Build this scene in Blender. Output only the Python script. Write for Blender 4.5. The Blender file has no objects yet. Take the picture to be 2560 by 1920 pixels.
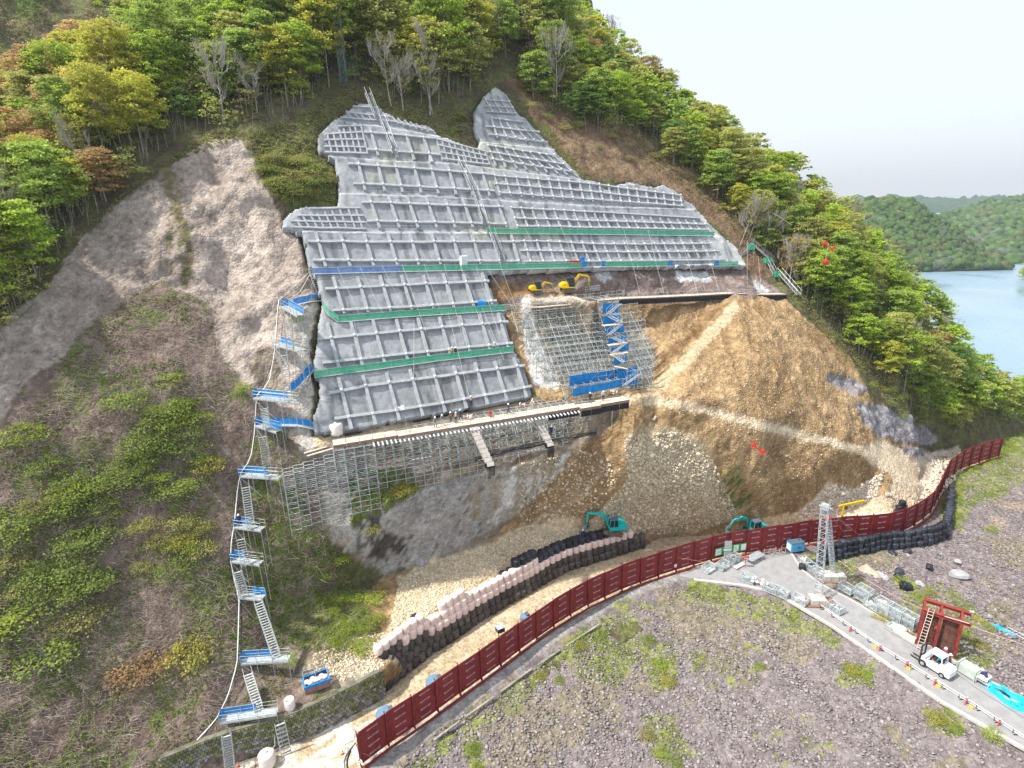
import bpy, math, random, numpy as np
from mathutils import Vector, Matrix, geometry
random.seed(7); rng = np.random.default_rng(11)
SC = bpy.context.scene; COL = SC.collection
# ------------------------------------------------------------------ camera
FPX, PITCH, ROLL, CH = 1479.0, math.radians(18), math.radians(-1.5), 63.0
cam = bpy.data.cameras.new('camera'); co = bpy.data.objects.new('camera', cam); COL.objects.link(co)
cam.sensor_width = 36; cam.lens = 36 * FPX / 2560; cam.clip_start = 0.5; cam.clip_end = 9000
_F = Vector((0, math.cos(PITCH), -math.sin(PITCH))); _R = Vector((1, 0, 0)); _U = Vector((0, math.sin(PITCH), math.cos(PITCH)))
_c, _s = math.cos(ROLL), math.sin(ROLL)
XR = _R * _c + _U * _s; XU = -_R * _s + _U * _c
co.matrix_world = Matrix(((XR.x, XU.x, -_F.x, 0), (XR.y, XU.y, -_F.y, 0), (XR.z, XU.z, -_F.z, CH), (0, 0, 0, 1)))
SC.camera = co
# ------------------------------------------------------------------ light
SUN_AZ, SUN_EL = math.radians(-104), math.radians(58)   # azimuth from +Y, clockwise
w = bpy.data.worlds.new('World'); SC.world = w; w.use_nodes = True
nt = w.node_tree; bg = nt.nodes['Background']; out = nt.nodes['World Output']
sky = nt.nodes.new('ShaderNodeTexSky'); sky.sky_type = 'NISHITA'; sky.sun_disc = False
sky.sun_elevation = SUN_EL; sky.sun_rotation = SUN_AZ; sky.air_density = 1.0; sky.dust_density = 3.0
nt.links.new(sky.outputs[0], bg.inputs[0]); bg.inputs[1].default_value = 0.08
bg2 = nt.nodes.new('ShaderNodeBackground'); bg2.inputs[0].default_value = (0.93, 0.96, 1.0, 1); bg2.inputs[1].default_value = 0.60
ad = nt.nodes.new('ShaderNodeAddShader'); nt.links.new(bg.outputs[0], ad.inputs[0]); nt.links.new(bg2.outputs[0], ad.inputs[1])
nt.links.new(ad.outputs[0], out.inputs[0])
sl = bpy.data.lights.new('sun', 'SUN'); sl.energy = 4.8; sl.angle = math.radians(1.5); sl.color = (1.0, 0.95, 0.87)
so = bpy.data.objects.new('sun', sl); COL.objects.link(so)
sd = Vector((math.sin(SUN_AZ) * math.cos(SUN_EL), math.cos(SUN_AZ) * math.cos(SUN_EL), math.sin(SUN_EL)))
so.rotation_euler = sd.to_track_quat('Z', 'Y').to_euler(); so.location = (0, 0, 200)
SC.view_settings.view_transform = 'Standard'; SC.view_settings.look = 'None'; SC.view_settings.gamma = 1
SC.view_settings.exposure = 0.38; SC.view_settings.use_curve_mapping = False
SC.cycles.max_bounces = 6; SC.cycles.diffuse_bounces = 3; SC.cycles.glossy_bounces = 2; SC.cycles.transparent_max_bounces = 6
SC.cycles.use_denoising = True
# ------------------------------------------------------------------ pixel <-> place helpers (photo pixels 2560x1920)
C0 = np.array([0, 0, CH]); nR = np.array(XR); nU = np.array(XU); nF = np.array(_F)
def rays(x, y):
    x = np.asarray(x, float); y = np.asarray(y, float)
    return nF + ((x - 1280) / FPX)[..., None] * nR + ((960 - y) / FPX)[..., None] * nU
def Z(x, y, z=0.0):
    d = rays(x, y); return C0 + d * ((z - CH) / d[..., 2])[..., None]
def D(x, y, t): return C0 + rays(x, y) * np.asarray(t, float)[..., None]
def proj(P):
    q = np.asarray(P, float) - C0; t = q @ nF
    return 1280 + FPX * (q @ nR) / t, 960 - FPX * (q @ nU) / t, t
# slope plane: the whole hillside is described as a height over this leaning plane
PA = Z(830, 1100, 30); PB = Z(1330, 1000, 30)
HS = (PB - PA) / np.linalg.norm(PB - PA); HN = np.array([-HS[1], HS[0], 0.0])
DIP = math.radians(51); HW = HN * math.cos(DIP) + np.array([0, 0, 1]) * math.sin(DIP)
NN = np.cross(HS, HW); NN = NN * np.sign(NN @ (C0 - PA))
def PL(x, y, o=0.0):
    d = rays(x, y); o = np.asarray(o, float); t = (o - (C0 - PA) @ NN) / (d @ NN); return C0 + d * t[..., None]
def sw(P): q = np.asarray(P, float) - PA; return q @ HS, q @ HW, q @ NN
def W3(s, w_, o): return PA + np.asarray(s)[..., None] * HS + np.asarray(w_)[..., None] * HW + np.asarray(o)[..., None] * NN
# ------------------------------------------------------------------ noise
def _h(ix, iy, k): 
    n = (ix.astype(np.int64) * 374761393 + iy.astype(np.int64) * 668265263 + k * 144665) & 0x7fffffff
    n = ((n ^ (n >> 13)) * 1274126177) & 0x7fffffff
    return ((n ^ (n >> 16)) & 0xffff) / 65535.0
def vn(x, y, k=0):
    x = np.asarray(x, float); y = np.asarray(y, float)
    ix = np.floor(x); iy = np.floor(y); fx = x - ix; fy = y - iy; fx = fx * fx * (3 - 2 * fx); fy = fy * fy * (3 - 2 * fy)
    a = _h(ix, iy, k); b = _h(ix + 1, iy, k); c = _h(ix, iy + 1, k); d = _h(ix + 1, iy + 1, k)
    return (a + (b - a) * fx) * (1 - fy) + (c + (d - c) * fx) * fy
def fbm(x, y, k=0, n=4, g=0.5):
    r = 0; a = 1; t = 0
    for i in range(n):
        r = r + a * vn(x * 2**i + 17 * i, y * 2**i - 9 * i, k + i); t += a; a *= g
    return r / t
def inpoly(x, y, P):
    r = np.zeros(np.shape(x), bool); n = len(P)
    for i in range(n):
        x1, y1 = P[i]; x2, y2 = P[(i + 1) % n]
        if y1 == y2: continue
        c = ((y1 > y) != (y2 > y)) & (x < (x2 - x1) * (y - y1) / (y2 - y1) + x1); r ^= c
    return r
def pdist(x, y, P):
    best = np.full(np.shape(x), 1e9)
    for (x1, y1), (x2, y2) in zip(P[:-1], P[1:]):
        dx, dy = x2 - x1, y2 - y1; L = dx * dx + dy * dy + 1e-9
        t = np.clip(((x - x1) * dx + (y - y1) * dy) / L, 0, 1)
        best = np.minimum(best, np.hypot(x - x1 - t * dx, y - y1 - t * dy))
    return best
def ipl(poly, n=None, step=None):
    """resample a polyline (list of tuples, any dimension) evenly"""
    P = np.array(poly, float); L = np.r_[0, np.cumsum(np.linalg.norm(np.diff(P, axis=0), axis=1))]
    if n is None: n = max(2, int(round(L[-1] / step)) + 1)
    t = np.linspace(0, L[-1], n)
    return np.stack([np.interp(t, L, P[:, i]) for i in range(P.shape[1])], 1)
# ------------------------------------------------------------------ materials
MATS = {}
def mat(name, col, rough=0.8, var=0.12, scale=2.0, bump=0.0, bscale=None, metal=0.0, col2=None, alpha=1.0, spec=0.3, objcol=False):
    if name in MATS: return MATS[name]
    m = bpy.data.materials.new(name); m.use_nodes = True; MATS[name] = m
    t = m.node_tree; b = t.nodes['Principled BSDF']
    b.inputs['Roughness'].default_value = rough; b.inputs['Metallic'].default_value = metal
    b.inputs['Specular IOR Level'].default_value = spec
    tc = t.nodes.new('ShaderNodeTexCoord'); nz = t.nodes.new('ShaderNodeTexNoise')
    nz.inputs['Scale'].default_value = scale; nz.inputs['Detail'].default_value = 5; nz.inputs['Roughness'].default_value = 0.65
    t.links.new(tc.outputs['Object'], nz.inputs['Vector'])
    r = t.nodes.new('ShaderNodeValToRGB'); c = np.array(col, float)
    c2 = np.array(col2, float) if col2 is not None else c * (1 + var)
    c1 = c if col2 is not None else c * (1 - var)
    r.color_ramp.elements[0].position = 0.36; r.color_ramp.elements[1].position = 0.64
    r.color_ramp.elements[0].color = (*np.clip(c1, 0, 1), 1); r.color_ramp.elements[1].color = (*np.clip(c2, 0, 1), 1)
    t.links.new(nz.outputs['Fac'], r.inputs[0]); t.links.new(r.outputs[0], b.inputs['Base Color'])
    if bump:
        nb = t.nodes.new('ShaderNodeTexNoise'); nb.inputs['Scale'].default_value = bscale or scale * 3; nb.inputs['Detail'].default_value = 4
        t.links.new(tc.outputs['Object'], nb.inputs['Vector'])
        bp = t.nodes.new('ShaderNodeBump'); bp.inputs['Strength'].default_value = 1; bp.inputs['Distance'].default_value = bump
        t.links.new(nb.outputs['Fac'], bp.inputs['Height']); t.links.new(bp.outputs[0], b.inputs['Normal'])
    if alpha < 1: b.inputs['Alpha'].default_value = alpha
    return m
def vcmat(name, rough=0.9, fine=(0.55, 1.45), fs=1.2, bump=0.15, bs=1.5, spec=0.15, rnd=0.0, cell=None):
    """material whose base colour is the per-point surface colour of the thing, with grain on top"""
    m = bpy.data.materials.new(name); m.use_nodes = True; MATS[name] = m
    t = m.node_tree; b = t.nodes['Principled BSDF']; b.inputs['Roughness'].default_value = rough; b.inputs['Specular IOR Level'].default_value = spec
    at = t.nodes.new('ShaderNodeAttribute'); at.attribute_name = 'Col'
    geo = t.nodes.new('ShaderNodeNewGeometry'); nz = t.nodes.new('ShaderNodeTexNoise')
    nz.inputs['Scale'].default_value = fs; nz.inputs['Detail'].default_value = 9; nz.inputs['Roughness'].default_value = 0.72
    t.links.new(geo.outputs['Position'], nz.inputs['Vector'])
    mr = t.nodes.new('ShaderNodeMapRange'); mr.inputs['From Min'].default_value = 0.32; mr.inputs['From Max'].default_value = 0.68
    mr.inputs['To Min'].default_value = fine[0]; mr.inputs['To Max'].default_value = fine[1]
    t.links.new(nz.outputs['Fac'], mr.inputs['Value'])
    mx = t.nodes.new('ShaderNodeVectorMath'); mx.operation = 'SCALE'
    t.links.new(at.outputs['Color'], mx.inputs[0]); t.links.new(mr.outputs[0], mx.inputs['Scale']); last = mx.outputs[0]
    if cell:    # broken, gravelly grain: small facets of differing tone, and a few thin dark joints
        vo = t.nodes.new('ShaderNodeTexVoronoi'); vo.inputs['Scale'].default_value = cell[0]; vo.inputs['Randomness'].default_value = 1; t.links.new(geo.outputs['Position'], vo.inputs['Vector'])
        sp_ = t.nodes.new('ShaderNodeSeparateColor'); t.links.new(vo.outputs['Color'], sp_.inputs[0]); mc = t.nodes.new('ShaderNodeMapRange'); mc.inputs['To Min'].default_value = 1 - cell[1]; mc.inputs['To Max'].default_value = 1 + cell[1]; t.links.new(sp_.outputs[0], mc.inputs['Value'])
        x3 = t.nodes.new('ShaderNodeVectorMath'); x3.operation = 'SCALE'; t.links.new(last, x3.inputs[0]); t.links.new(mc.outputs[0], x3.inputs['Scale']); last = x3.outputs[0]
    if rnd:
        oi = t.nodes.new('ShaderNodeObjectInfo'); m2 = t.nodes.new('ShaderNodeMapRange'); m2.inputs['To Min'].default_value = 1 - rnd; m2.inputs['To Max'].default_value = 1 + rnd
        t.links.new(oi.outputs['Random'], m2.inputs['Value']); x2 = t.nodes.new('ShaderNodeVectorMath'); x2.operation = 'SCALE'
        t.links.new(last, x2.inputs[0]); t.links.new(m2.outputs[0], x2.inputs['Scale']); last = x2.outputs[0]
    t.links.new(last, b.inputs['Base Color'])
    if bump:
        nb = t.nodes.new('ShaderNodeTexNoise'); nb.inputs['Scale'].default_value = bs; nb.inputs['Detail'].default_value = 8; nb.inputs['Roughness'].default_value = 0.65
        t.links.new(geo.outputs['Position'], nb.inputs['Vector'])
        bp = t.nodes.new('ShaderNodeBump'); bp.inputs['Distance'].default_value = bump; hh_ = nb.outputs['Fac']
        if cell: ma = t.nodes.new('ShaderNodeMath'); ma.operation = 'MULTIPLY_ADD'; ma.inputs[1].default_value = -.35; t.links.new(vo.outputs['Distance'], ma.inputs[0]); t.links.new(nb.outputs['Fac'], ma.inputs[2]); hh_ = ma.outputs[0]
        t.links.new(hh_, bp.inputs['Height']); t.links.new(bp.outputs[0], b.inputs['Normal'])
    return m
# ------------------------------------------------------------------ mesh helpers
def tag(o, label=None, cat=None, group=None, kind=None):
    if label: o['label'] = label
    if cat: o['category'] = cat
    if group: o['group'] = group
    if kind: o['kind'] = kind
    return o
def empty(name, loc=(0, 0, 0), rz=0, label=None, cat=None, group=None, rot=None):
    o = bpy.data.objects.new(name, None); COL.objects.link(o); o.location = Vector(loc); o.empty_display_size = 0.2
    o.rotation_euler = rot if rot is not None else (0, 0, rz)
    return tag(o, label, cat, group)
def mesh_np(name, V, Fc, mats, parent=None, smooth=False, col=None, mi=None):
    me = bpy.data.meshes.new(name); V = np.asarray(V, float)
    if isinstance(Fc, np.ndarray):
        k = Fc.shape[1]; me.vertices.add(len(V)); me.vertices.foreach_set('co', V.ravel())
        me.loops.add(Fc.size); me.loops.foreach_set('vertex_index', Fc.ravel().astype(np.int32))
        me.polygons.add(len(Fc)); me.polygons.foreach_set('loop_start', np.arange(0, Fc.size, k, dtype=np.int32))
        me.polygons.foreach_set('loop_total', np.full(len(Fc), k, dtype=np.int32)); me.update(calc_edges=True); me.validate()
    else: me.from_pydata([tuple(v) for v in V], [], Fc); me.update()
    for m in (mats if isinstance(mats, (list, tuple)) else [mats]): me.materials.append(m)
    if mi is not None: me.polygons.foreach_set('material_index', np.asarray(mi, dtype=np.int32))
    if smooth: me.polygons.foreach_set('use_smooth', np.ones(len(me.polygons), dtype=bool))
    if col is not None:
        a = me.attributes.new('Col', 'FLOAT_COLOR', 'POINT'); a.data.foreach_set('color', np.c_[np.clip(col, 0, 1), np.ones(len(V))].astype(np.float32).ravel())
    o = bpy.data.objects.new(name, me); COL.objects.link(o)
    if parent is not None: o.parent = parent
    return o
class MB:
    def __init__(s, o=(0, 0, 0)): s.v = []; s.f = []; s.m = []; s.o = np.array(o, float)
    def add(s, V, Fc, mi=0):
        b = len(s.v); s.v.extend(tuple(np.asarray(p, float) - s.o) for p in V); s.f.extend(tuple(i + b for i in f) for f in Fc); s.m.extend([mi] * len(Fc)); return s
    def box(s, c, size, ax=None, mi=0, taper=1.0):
        c = np.array(c, float); A = np.eye(3) if ax is None else np.array(ax, float); h = np.array(size, float) / 2; V = []
        for z in (-1, 1):
            k = taper if z > 0 else 1
            for x, y in ((-1, -1), (1, -1), (1, 1), (-1, 1)): V.append(c + A[0] * h[0] * x * k + A[1] * h[1] * y * k + A[2] * h[2] * z)
        return s.add(V, [(0, 3, 2, 1), (4, 5, 6, 7), (0, 1, 5, 4), (1, 2, 6, 5), (2, 3, 7, 6), (3, 0, 4, 7)], mi)
    def bar(s, a, b, w_, h_, up=(0, 0, 1), mi=0):
        a = np.array(a, float); b = np.array(b, float); d = b - a; L = np.linalg.norm(d); d /= max(L, 1e-9)
        u = np.array(up, float); x = np.cross(d, u)
        if np.linalg.norm(x) < 1e-5: x = np.cross(d, (1, 0.1, 0))
        x /= np.linalg.norm(x); u = np.cross(x, d)
        return s.box((a + b) / 2, (L, w_, h_), (d, x, u), mi)
    def tube(s, a, b, r, n=4, mi=0, r2=None, cap=False):
        a = np.array(a, float); b = np.array(b, float); d = b - a; d /= max(np.linalg.norm(d), 1e-9)
        x = np.cross(d, (0, 0, 1) if abs(d[2]) < 0.9 else (1, 0, 0)); x /= np.linalg.norm(x); y = np.cross(d, x); r2 = r if r2 is None else r2
        V = [a + (x * math.cos(t) + y * math.sin(t)) * r for t in np.arange(n) * 2 * math.pi / n] + [b + (x * math.cos(t) + y * math.sin(t)) * r2 for t in np.arange(n) * 2 * math.pi / n]
        Fc = [(i, (i + 1) % n, n + (i + 1) % n, n + i) for i in range(n)]
        if cap: Fc += [tuple(range(n))[::-1], tuple(range(n, 2 * n))]
        return s.add(V, Fc, mi)
    def path(s, P, r, n=5, mi=0):
        for a, b in zip(P[:-1], P[1:]): s.tube(a, b, r, n, mi)
        return s
    def prism(s, prof, y0, y1, ax=None, c=(0, 0, 0), mi=0):
        """profile in local x,z pushed along local y"""
        A = np.eye(3) if ax is None else np.array(ax, float); c = np.array(c, float); n = len(prof)
        V = [c + A[0] * x + A[1] * y0 + A[2] * z for x, z in prof] + [c + A[0] * x + A[1] * y1 + A[2] * z for x, z in prof]
        Fc = [tuple(range(n)), tuple(range(n, 2 * n))[::-1]] + [(i, n + i, n + (i + 1) % n, (i + 1) % n) for i in range(n)]
        return s.add(V, Fc, mi)
    def lathe(s, prof, c=(0, 0, 0), n=12, mi=0, ax=None):
        A = np.eye(3) if ax is None else np.array(ax, float); c = np.array(c, float); V = []
        for r, z in prof:
            for i in range(n): t = 2 * math.pi * i / n; V.append(c + A[0] * r * math.cos(t) + A[1] * r * math.sin(t) + A[2] * z)
        Fc = [(k * n + i, k * n + (i + 1) % n, (k + 1) * n + (i + 1) % n, (k + 1) * n + i) for k in range(len(prof) - 1) for i in range(n)]
        Fc += [tuple(range(n))[::-1], tuple(range((len(prof) - 1) * n, len(prof) * n))]
        return s.add(V, Fc, mi)
    def build(s, name, mats, parent=None, smooth=False, **kw):
        o = mesh_np(name, np.array(s.v), s.f, mats, parent, smooth, mi=s.m if isinstance(mats, (list, tuple)) else None)
        return tag(o, **kw) if kw else o
def copy_thing(root, loc=None, rz=None, label=None, group=None, rot=None):
    def rec(o, par):
        c = o.copy(); COL.objects.link(c)
        if par is not None: c.parent = par
        for ch in list(o.children): rec(ch, c)
        return c
    r = rec(root, None)
    if loc is not None: r.location = Vector(loc)
    if rz is not None: r.rotation_euler = (0, 0, rz)
    if rot is not None: r.rotation_euler = rot
    if label: r['label'] = label
    if group: r['group'] = group
    return r
def S(r, g, b):   # picture colour 0..255 -> linear
    return tuple(((c / 255) / 12.92 if c / 255 < 0.04045 else ((c / 255 + 0.055) / 1.055) ** 2.4) for c in (r, g, b))
# ================================================================== HILLSIDE
BENCH = {  # outer edges of the ledges, in photo pixels
 1: [(700, 955), (787, 943), (932, 925), (1098, 902), (1284, 880), (1400, 866)],
 2: [(740, 690), (803, 760), (836, 806), (998, 793), (1264, 778), (1400, 770)],
 3: [(700, 688), (783, 685), (1011, 678), (1242, 674), (1496, 667), (1700, 662), (1900, 656)],
 4: [(690, 577), (722, 577), (917, 579), (1206, 580), (1500, 586), (1785, 590), (1900, 592)],
 5: [(800, 480), (881, 483), (1098, 490), (1206, 497), (1500, 515), (1740, 522), (1850, 526)],
 6: [(760, 384), (816, 387), (953, 400), (1134, 407), (1221, 418), (1452, 447), (1540, 460)],
 7: [(790, 290), (855, 300), (903, 309), (968, 316), (1090, 338), (1199, 353), (1387, 371), (1460, 380)],
 8: [(1150, 280), (1188, 282), (1297, 291), (1330, 296)]}
FACE = [(897,258),(931,258),(960,277),(989,296),(1072,315),(1098,338),(1141,353),(1195,374),(1201,353),(1188,334),(1185,277),(1206,240),(1239,215),(1261,230),(1286,273),(1322,305),(1355,338),(1423,410),(1459,450),(1484,450),(1503,459),(1524,476),(1550,459),(1583,454),(1607,461),(1631,466),(1664,461),(1701,485),(1739,518),(1772,551),(1801,584),(1843,617),(1869,665),(1700,664),(1560,667),(1450,672),(1330,675),(1230,680),(1217,681),(1237,746),(1264,779),(1270,822),(1284,875),(1297,892),(1323,948),(1330,997),(1065,1042),(932,1066),(879,1080),(786,1085),(781,1058),(796,998),(799,948),(787,942),(783,895),(793,849),(796,806),(803,756),(790,700),(781,680),(769,645),(751,580),(709,573),(707,544),(725,528),(765,515),(845,512),(846,450),(834,400),(816,385),(794,381),(796,338),(834,298)]
def bl_sw(P): 
    q = PL(np.array([p[0] for p in P]), np.array([p[1] for p in P]), 0.45); s, w_, _ = sw(q); i = np.argsort(s); return s[i], w_[i]
BSW = {k: bl_sw(v) for k, v in BENCH.items()}
BASE = bl_sw([(700, 1095), (786, 1085), (932, 1066), (1065, 1042), (1330, 997), (1450, 980)])
def face_off(s, w_):
    """outward relief of the stepped face over the slope plane, and how far up the face a place is (0..1)"""
    ws = [np.interp(s, *BASE)]
    for k in range(1, 9):
        x = np.interp(s, *BSW[k]); lo, hi = BSW[k][0][0], BSW[k][0][-1]
        if k in (1, 2): x = np.where(s > BSW[k][0][-1] + 0.5, ws[-1] + 0.01, x)
        if k == 8: x = np.where(s < lo, 1e3, x)
        ws.append(np.maximum(x, ws[-1] + 0.01))
    ws.append(ws[-1] + 7); ws = np.stack(ws); n = len(ws)
    kk = np.clip((w_[None] >= ws).sum(0) - 1, 0, n - 2)
    lo = np.take_along_axis(ws, kk[None], 0)[0]; hi = np.take_along_axis(ws, (kk + 1)[None], 0)[0]; hi = np.where(hi - lo > 20, lo + 7, hi)
    d = w_ - lo; L = np.maximum(hi - lo, 1.0); top = np.clip(0.45, 0, 1)
    o = np.where(d < 0.6, 0.45 - 0.9 * np.clip(d, 0, 0.6) / 0.6, -0.45 + 0.9 * np.clip((d - 0.6) / np.maximum(L - 0.6, 0.5), 0, 1))
    return np.where(w_ < ws[0], -0.45, np.where(kk == 0, -0.45 + 0.9 * np.clip(d / L, 0, 1), o))
O_, Z_ = 'o', 'z'
HC = [  # x, y, kind, value
 (0,1930,O_,-5),(-600,2300,O_,-3),(300,1930,O_,-5),(560,1880,Z_,2.0),(600,1800,Z_,4.6),(743,1783,Z_,4.2),(840,1736,Z_,4.2),(960,1673,Z_,4.4),(480,1900,Z_,2.5),
 (592,1935,Z_,-1),(741,1862,Z_,-1),(831,1816,Z_,-1),(903,1778,Z_,-1),(965,1742,Z_,-1),(450,2000,Z_,-1),(200,2200,Z_,-1),(-200,2400,Z_,-3),
 (300,1400,O_,-5),(0,1400,O_,-4),(-500,1400,O_,0),(560,1500,O_,-5),(560,1250,O_,-5),(640,1640,Z_,7),(740,1640,Z_,5.2),(850,1600,Z_,5.0),(930,1560,Z_,5.0),(760,1500,Z_,7.5),(860,1460,Z_,6.5),
 (0,1000,O_,-3),(300,1000,O_,-3),(-500,1000,O_,0),(560,1000,O_,-3),(700,1000,O_,-1.8),(740,1200,O_,-4),(640,1200,O_,-5),(720,1350,O_,-7),
 (0,640,O_,-4),(-500,640,O_,-2),(300,700,O_,-4),(450,600,O_,-3),(560,700,O_,-4),(650,800,O_,-2.6),(700,800,O_,-1.5),(650,650,O_,-2.2),(740,640,O_,-.9),(760,800,O_,-.9),(760,950,O_,-.9),(600,350,O_,-1),(700,450,O_,-.9),
 (450,400,O_,-3),(300,450,O_,-4),(150,500,O_,-6),(30,600,O_,-7),(300,300,O_,-8),(560,200,O_,-7),(700,250,O_,-1.5),(150,200,O_,-45),(-100,400,O_,-40),(-500,300,O_,-40),(450,60,O_,-40),(650,0,O_,-30),
 (900,20,O_,-3),(900,150,O_,-2),(1100,200,O_,-1.5),(1150,330,O_,-.9),(1000,280,O_,-.9),(860,250,O_,-.9),(780,300,O_,-.9),(780,450,O_,-.9),(1200,150,O_,-2),(1300,0,O_,-8),(1400,120,O_,-5),
 (600,-400,O_,-25),(1000,-400,O_,-10),(1300,-400,O_,-20),(-500,-400,O_,-50),
 (1290,230,O_,-.9),(1400,350,O_,-1),(1500,430,O_,-.9),(1650,440,O_,-.9),(1780,540,O_,-.9),(1880,640,O_,-.9),(1600,350,O_,-2),(1800,450,O_,-2),
 (1950,600,O_,0),(2000,700,O_,1),(2100,700,O_,2),(2150,820,O_,1),(2250,920,O_,.5),(2200,900,O_,0),(2330,1000,O_,-4),
 # bare rock band under the upper face, mini excavator shelf
 (1250,700,O_,-1.1),(1320,690,O_,-1.1),(1500,685,O_,-1.1),(1700,680,O_,-1.1),(1860,680,O_,-1),(1500,735,O_,-2.2),(1700,735,O_,-2.2),(1900,720,O_,-1.8),(1280,730,O_,-1.8),
 (1340,742,Z_,44.6),(1420,738,Z_,44.6),(1500,742,Z_,44.6),(1340,752,Z_,44.2),(1420,748,Z_,44.2),(1490,750,Z_,44.2),
 (1310,790,O_,-2),(1400,790,O_,-2.4),(1500,790,O_,-2.6),(1340,900,O_,-2),(1400,960,O_,-1.6),(1480,900,O_,-3),(1290,820,O_,-1.6),(1315,900,O_,-1.4),(1345,990,O_,-.9),
 (1450,985,Z_,30.2),(1560,975,Z_,30.2),(1600,990,Z_,30),
 # soil
 (1570,1012,O_,3),(1700,1005,O_,5),(1900,1065,O_,6),(2100,1115,O_,4),(2200,1150,O_,0.5),(2270,1215,O_,-.5),
 (1830,770,O_,4),(1740,880,O_,4.2),(1640,985,O_,3.8),(1700,850,O_,-1),(1780,772,O_,0.8),(1620,945,O_,-.5),(1590,800,O_,-3),(1480,830,O_,-3),(1650,758,O_,-1),(1450,762,O_,-2.3),(1560,950,O_,-1.5),
 (1950,765,O_,2.5),(1900,900,O_,7),(2050,850,O_,2.5),(2150,1000,O_,2),(2200,1110,O_,-1),(2000,1020,O_,5.5),(1820,1000,O_,6),
 (1700,1100,O_,2),(1600,1130,O_,.5),(1480,1110,O_,-2.5),(1620,1340,Z_,1),(1750,1316,Z_,1),(1900,1314,Z_,.8),(2050,1290,Z_,1),(2150,1262,Z_,1.2),(2230,1275,Z_,.5),(2300,1200,Z_,1),
 (1700,1210,O_,-2.5),(1900,1200,O_,0),(2030,1190,O_,1),(1550,1230,O_,-5),(1420,1240,O_,-7.5),(2130,1190,O_,0),
 # under scaffold and the grey rock
 (900,1180,O_,-3.5),(1050,1150,O_,-3.5),(1250,1100,O_,-3),(1400,1075,O_,-2.5),(1540,1040,O_,-.5),(800,1110,O_,-.9),(950,1075,O_,-.9),(1150,1045,O_,-.9),(1330,1010,O_,-.9),
 (950,1290,O_,-4.6),(1050,1232,O_,-3.4),(1200,1192,O_,-2.8),(1400,1142,O_,-1.2),(1480,1100,O_,-.5),(850,1345,O_,-6.5),(960,1430,Z_,5.6),(1060,1412,Z_,5.4),(1200,1362,Z_,6.2),(1300,1335,Z_,6.2),(1450,1328,Z_,4.7),(1540,1318,Z_,4.2),
 (960,1590,Z_,4.9),(1100,1490,Z_,4.9),(1300,1385,Z_,4.7),(1500,1330,Z_,4.3),(1200,1420,Z_,5.0),(1580,1326,Z_,3.8),
 (2300,1110,Z_,3),(2400,1090,Z_,3),(2480,1075,Z_,2),(2350,1150,Z_,-.5),(2500,1110,Z_,-1.5),(2600,1050,Z_,-3),(2330,1230,Z_,-1.0),(2300,1290,Z_,-1.5),(2100,1330,Z_,-1.5),(1900,1345,Z_,-1.5),(1700,1370,Z_,-1.5),
]
BAGFOOT = [(975,1722),(1034,1672),(1093,1627),(1152,1590),(1197,1558),(1242,1531),(1288,1504),(1333,1480),(1378,1450),(1423,1427),(1469,1412),(1514,1399),(1559,1386),(1609,1371)]
bf = Z(np.array([p[0] for p in BAGFOOT]), np.array([p[1] for p in BAGFOOT]), 0.0)
bdir = np.gradient(bf, axis=0); bdir /= np.linalg.norm(bdir, axis=1)[:, None]; bback = np.stack([-bdir[:, 1], bdir[:, 0], bdir[:, 0] * 0], 1)
HP = []
for x, y, k, v in HC:
    P = PL(float(x), float(y), v) if k == 'o' else Z(float(x), float(y), v)
    HP.append(sw(P))
for i in range(len(bf)):
    fr = i / (len(bf) - 1); top = 4.7 - 0.9 * fr
    HP.append(sw(bf[i] + bback[i] * 0.7 + np.array([0, 0, -1.0]))); HP.append(sw(bf[i] + bback[i] * 2.3 + np.array([0, 0, top - 0.4]))); 
HP.append(sw(bf[-1] + bdir[-1] * 3 + np.array([0, 0, -1.0]))); HP.append(sw(bf[-1] + bdir[-1] * 6 + bback[-1] * 2 + np.array([0, 0, -1.0])))
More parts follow.
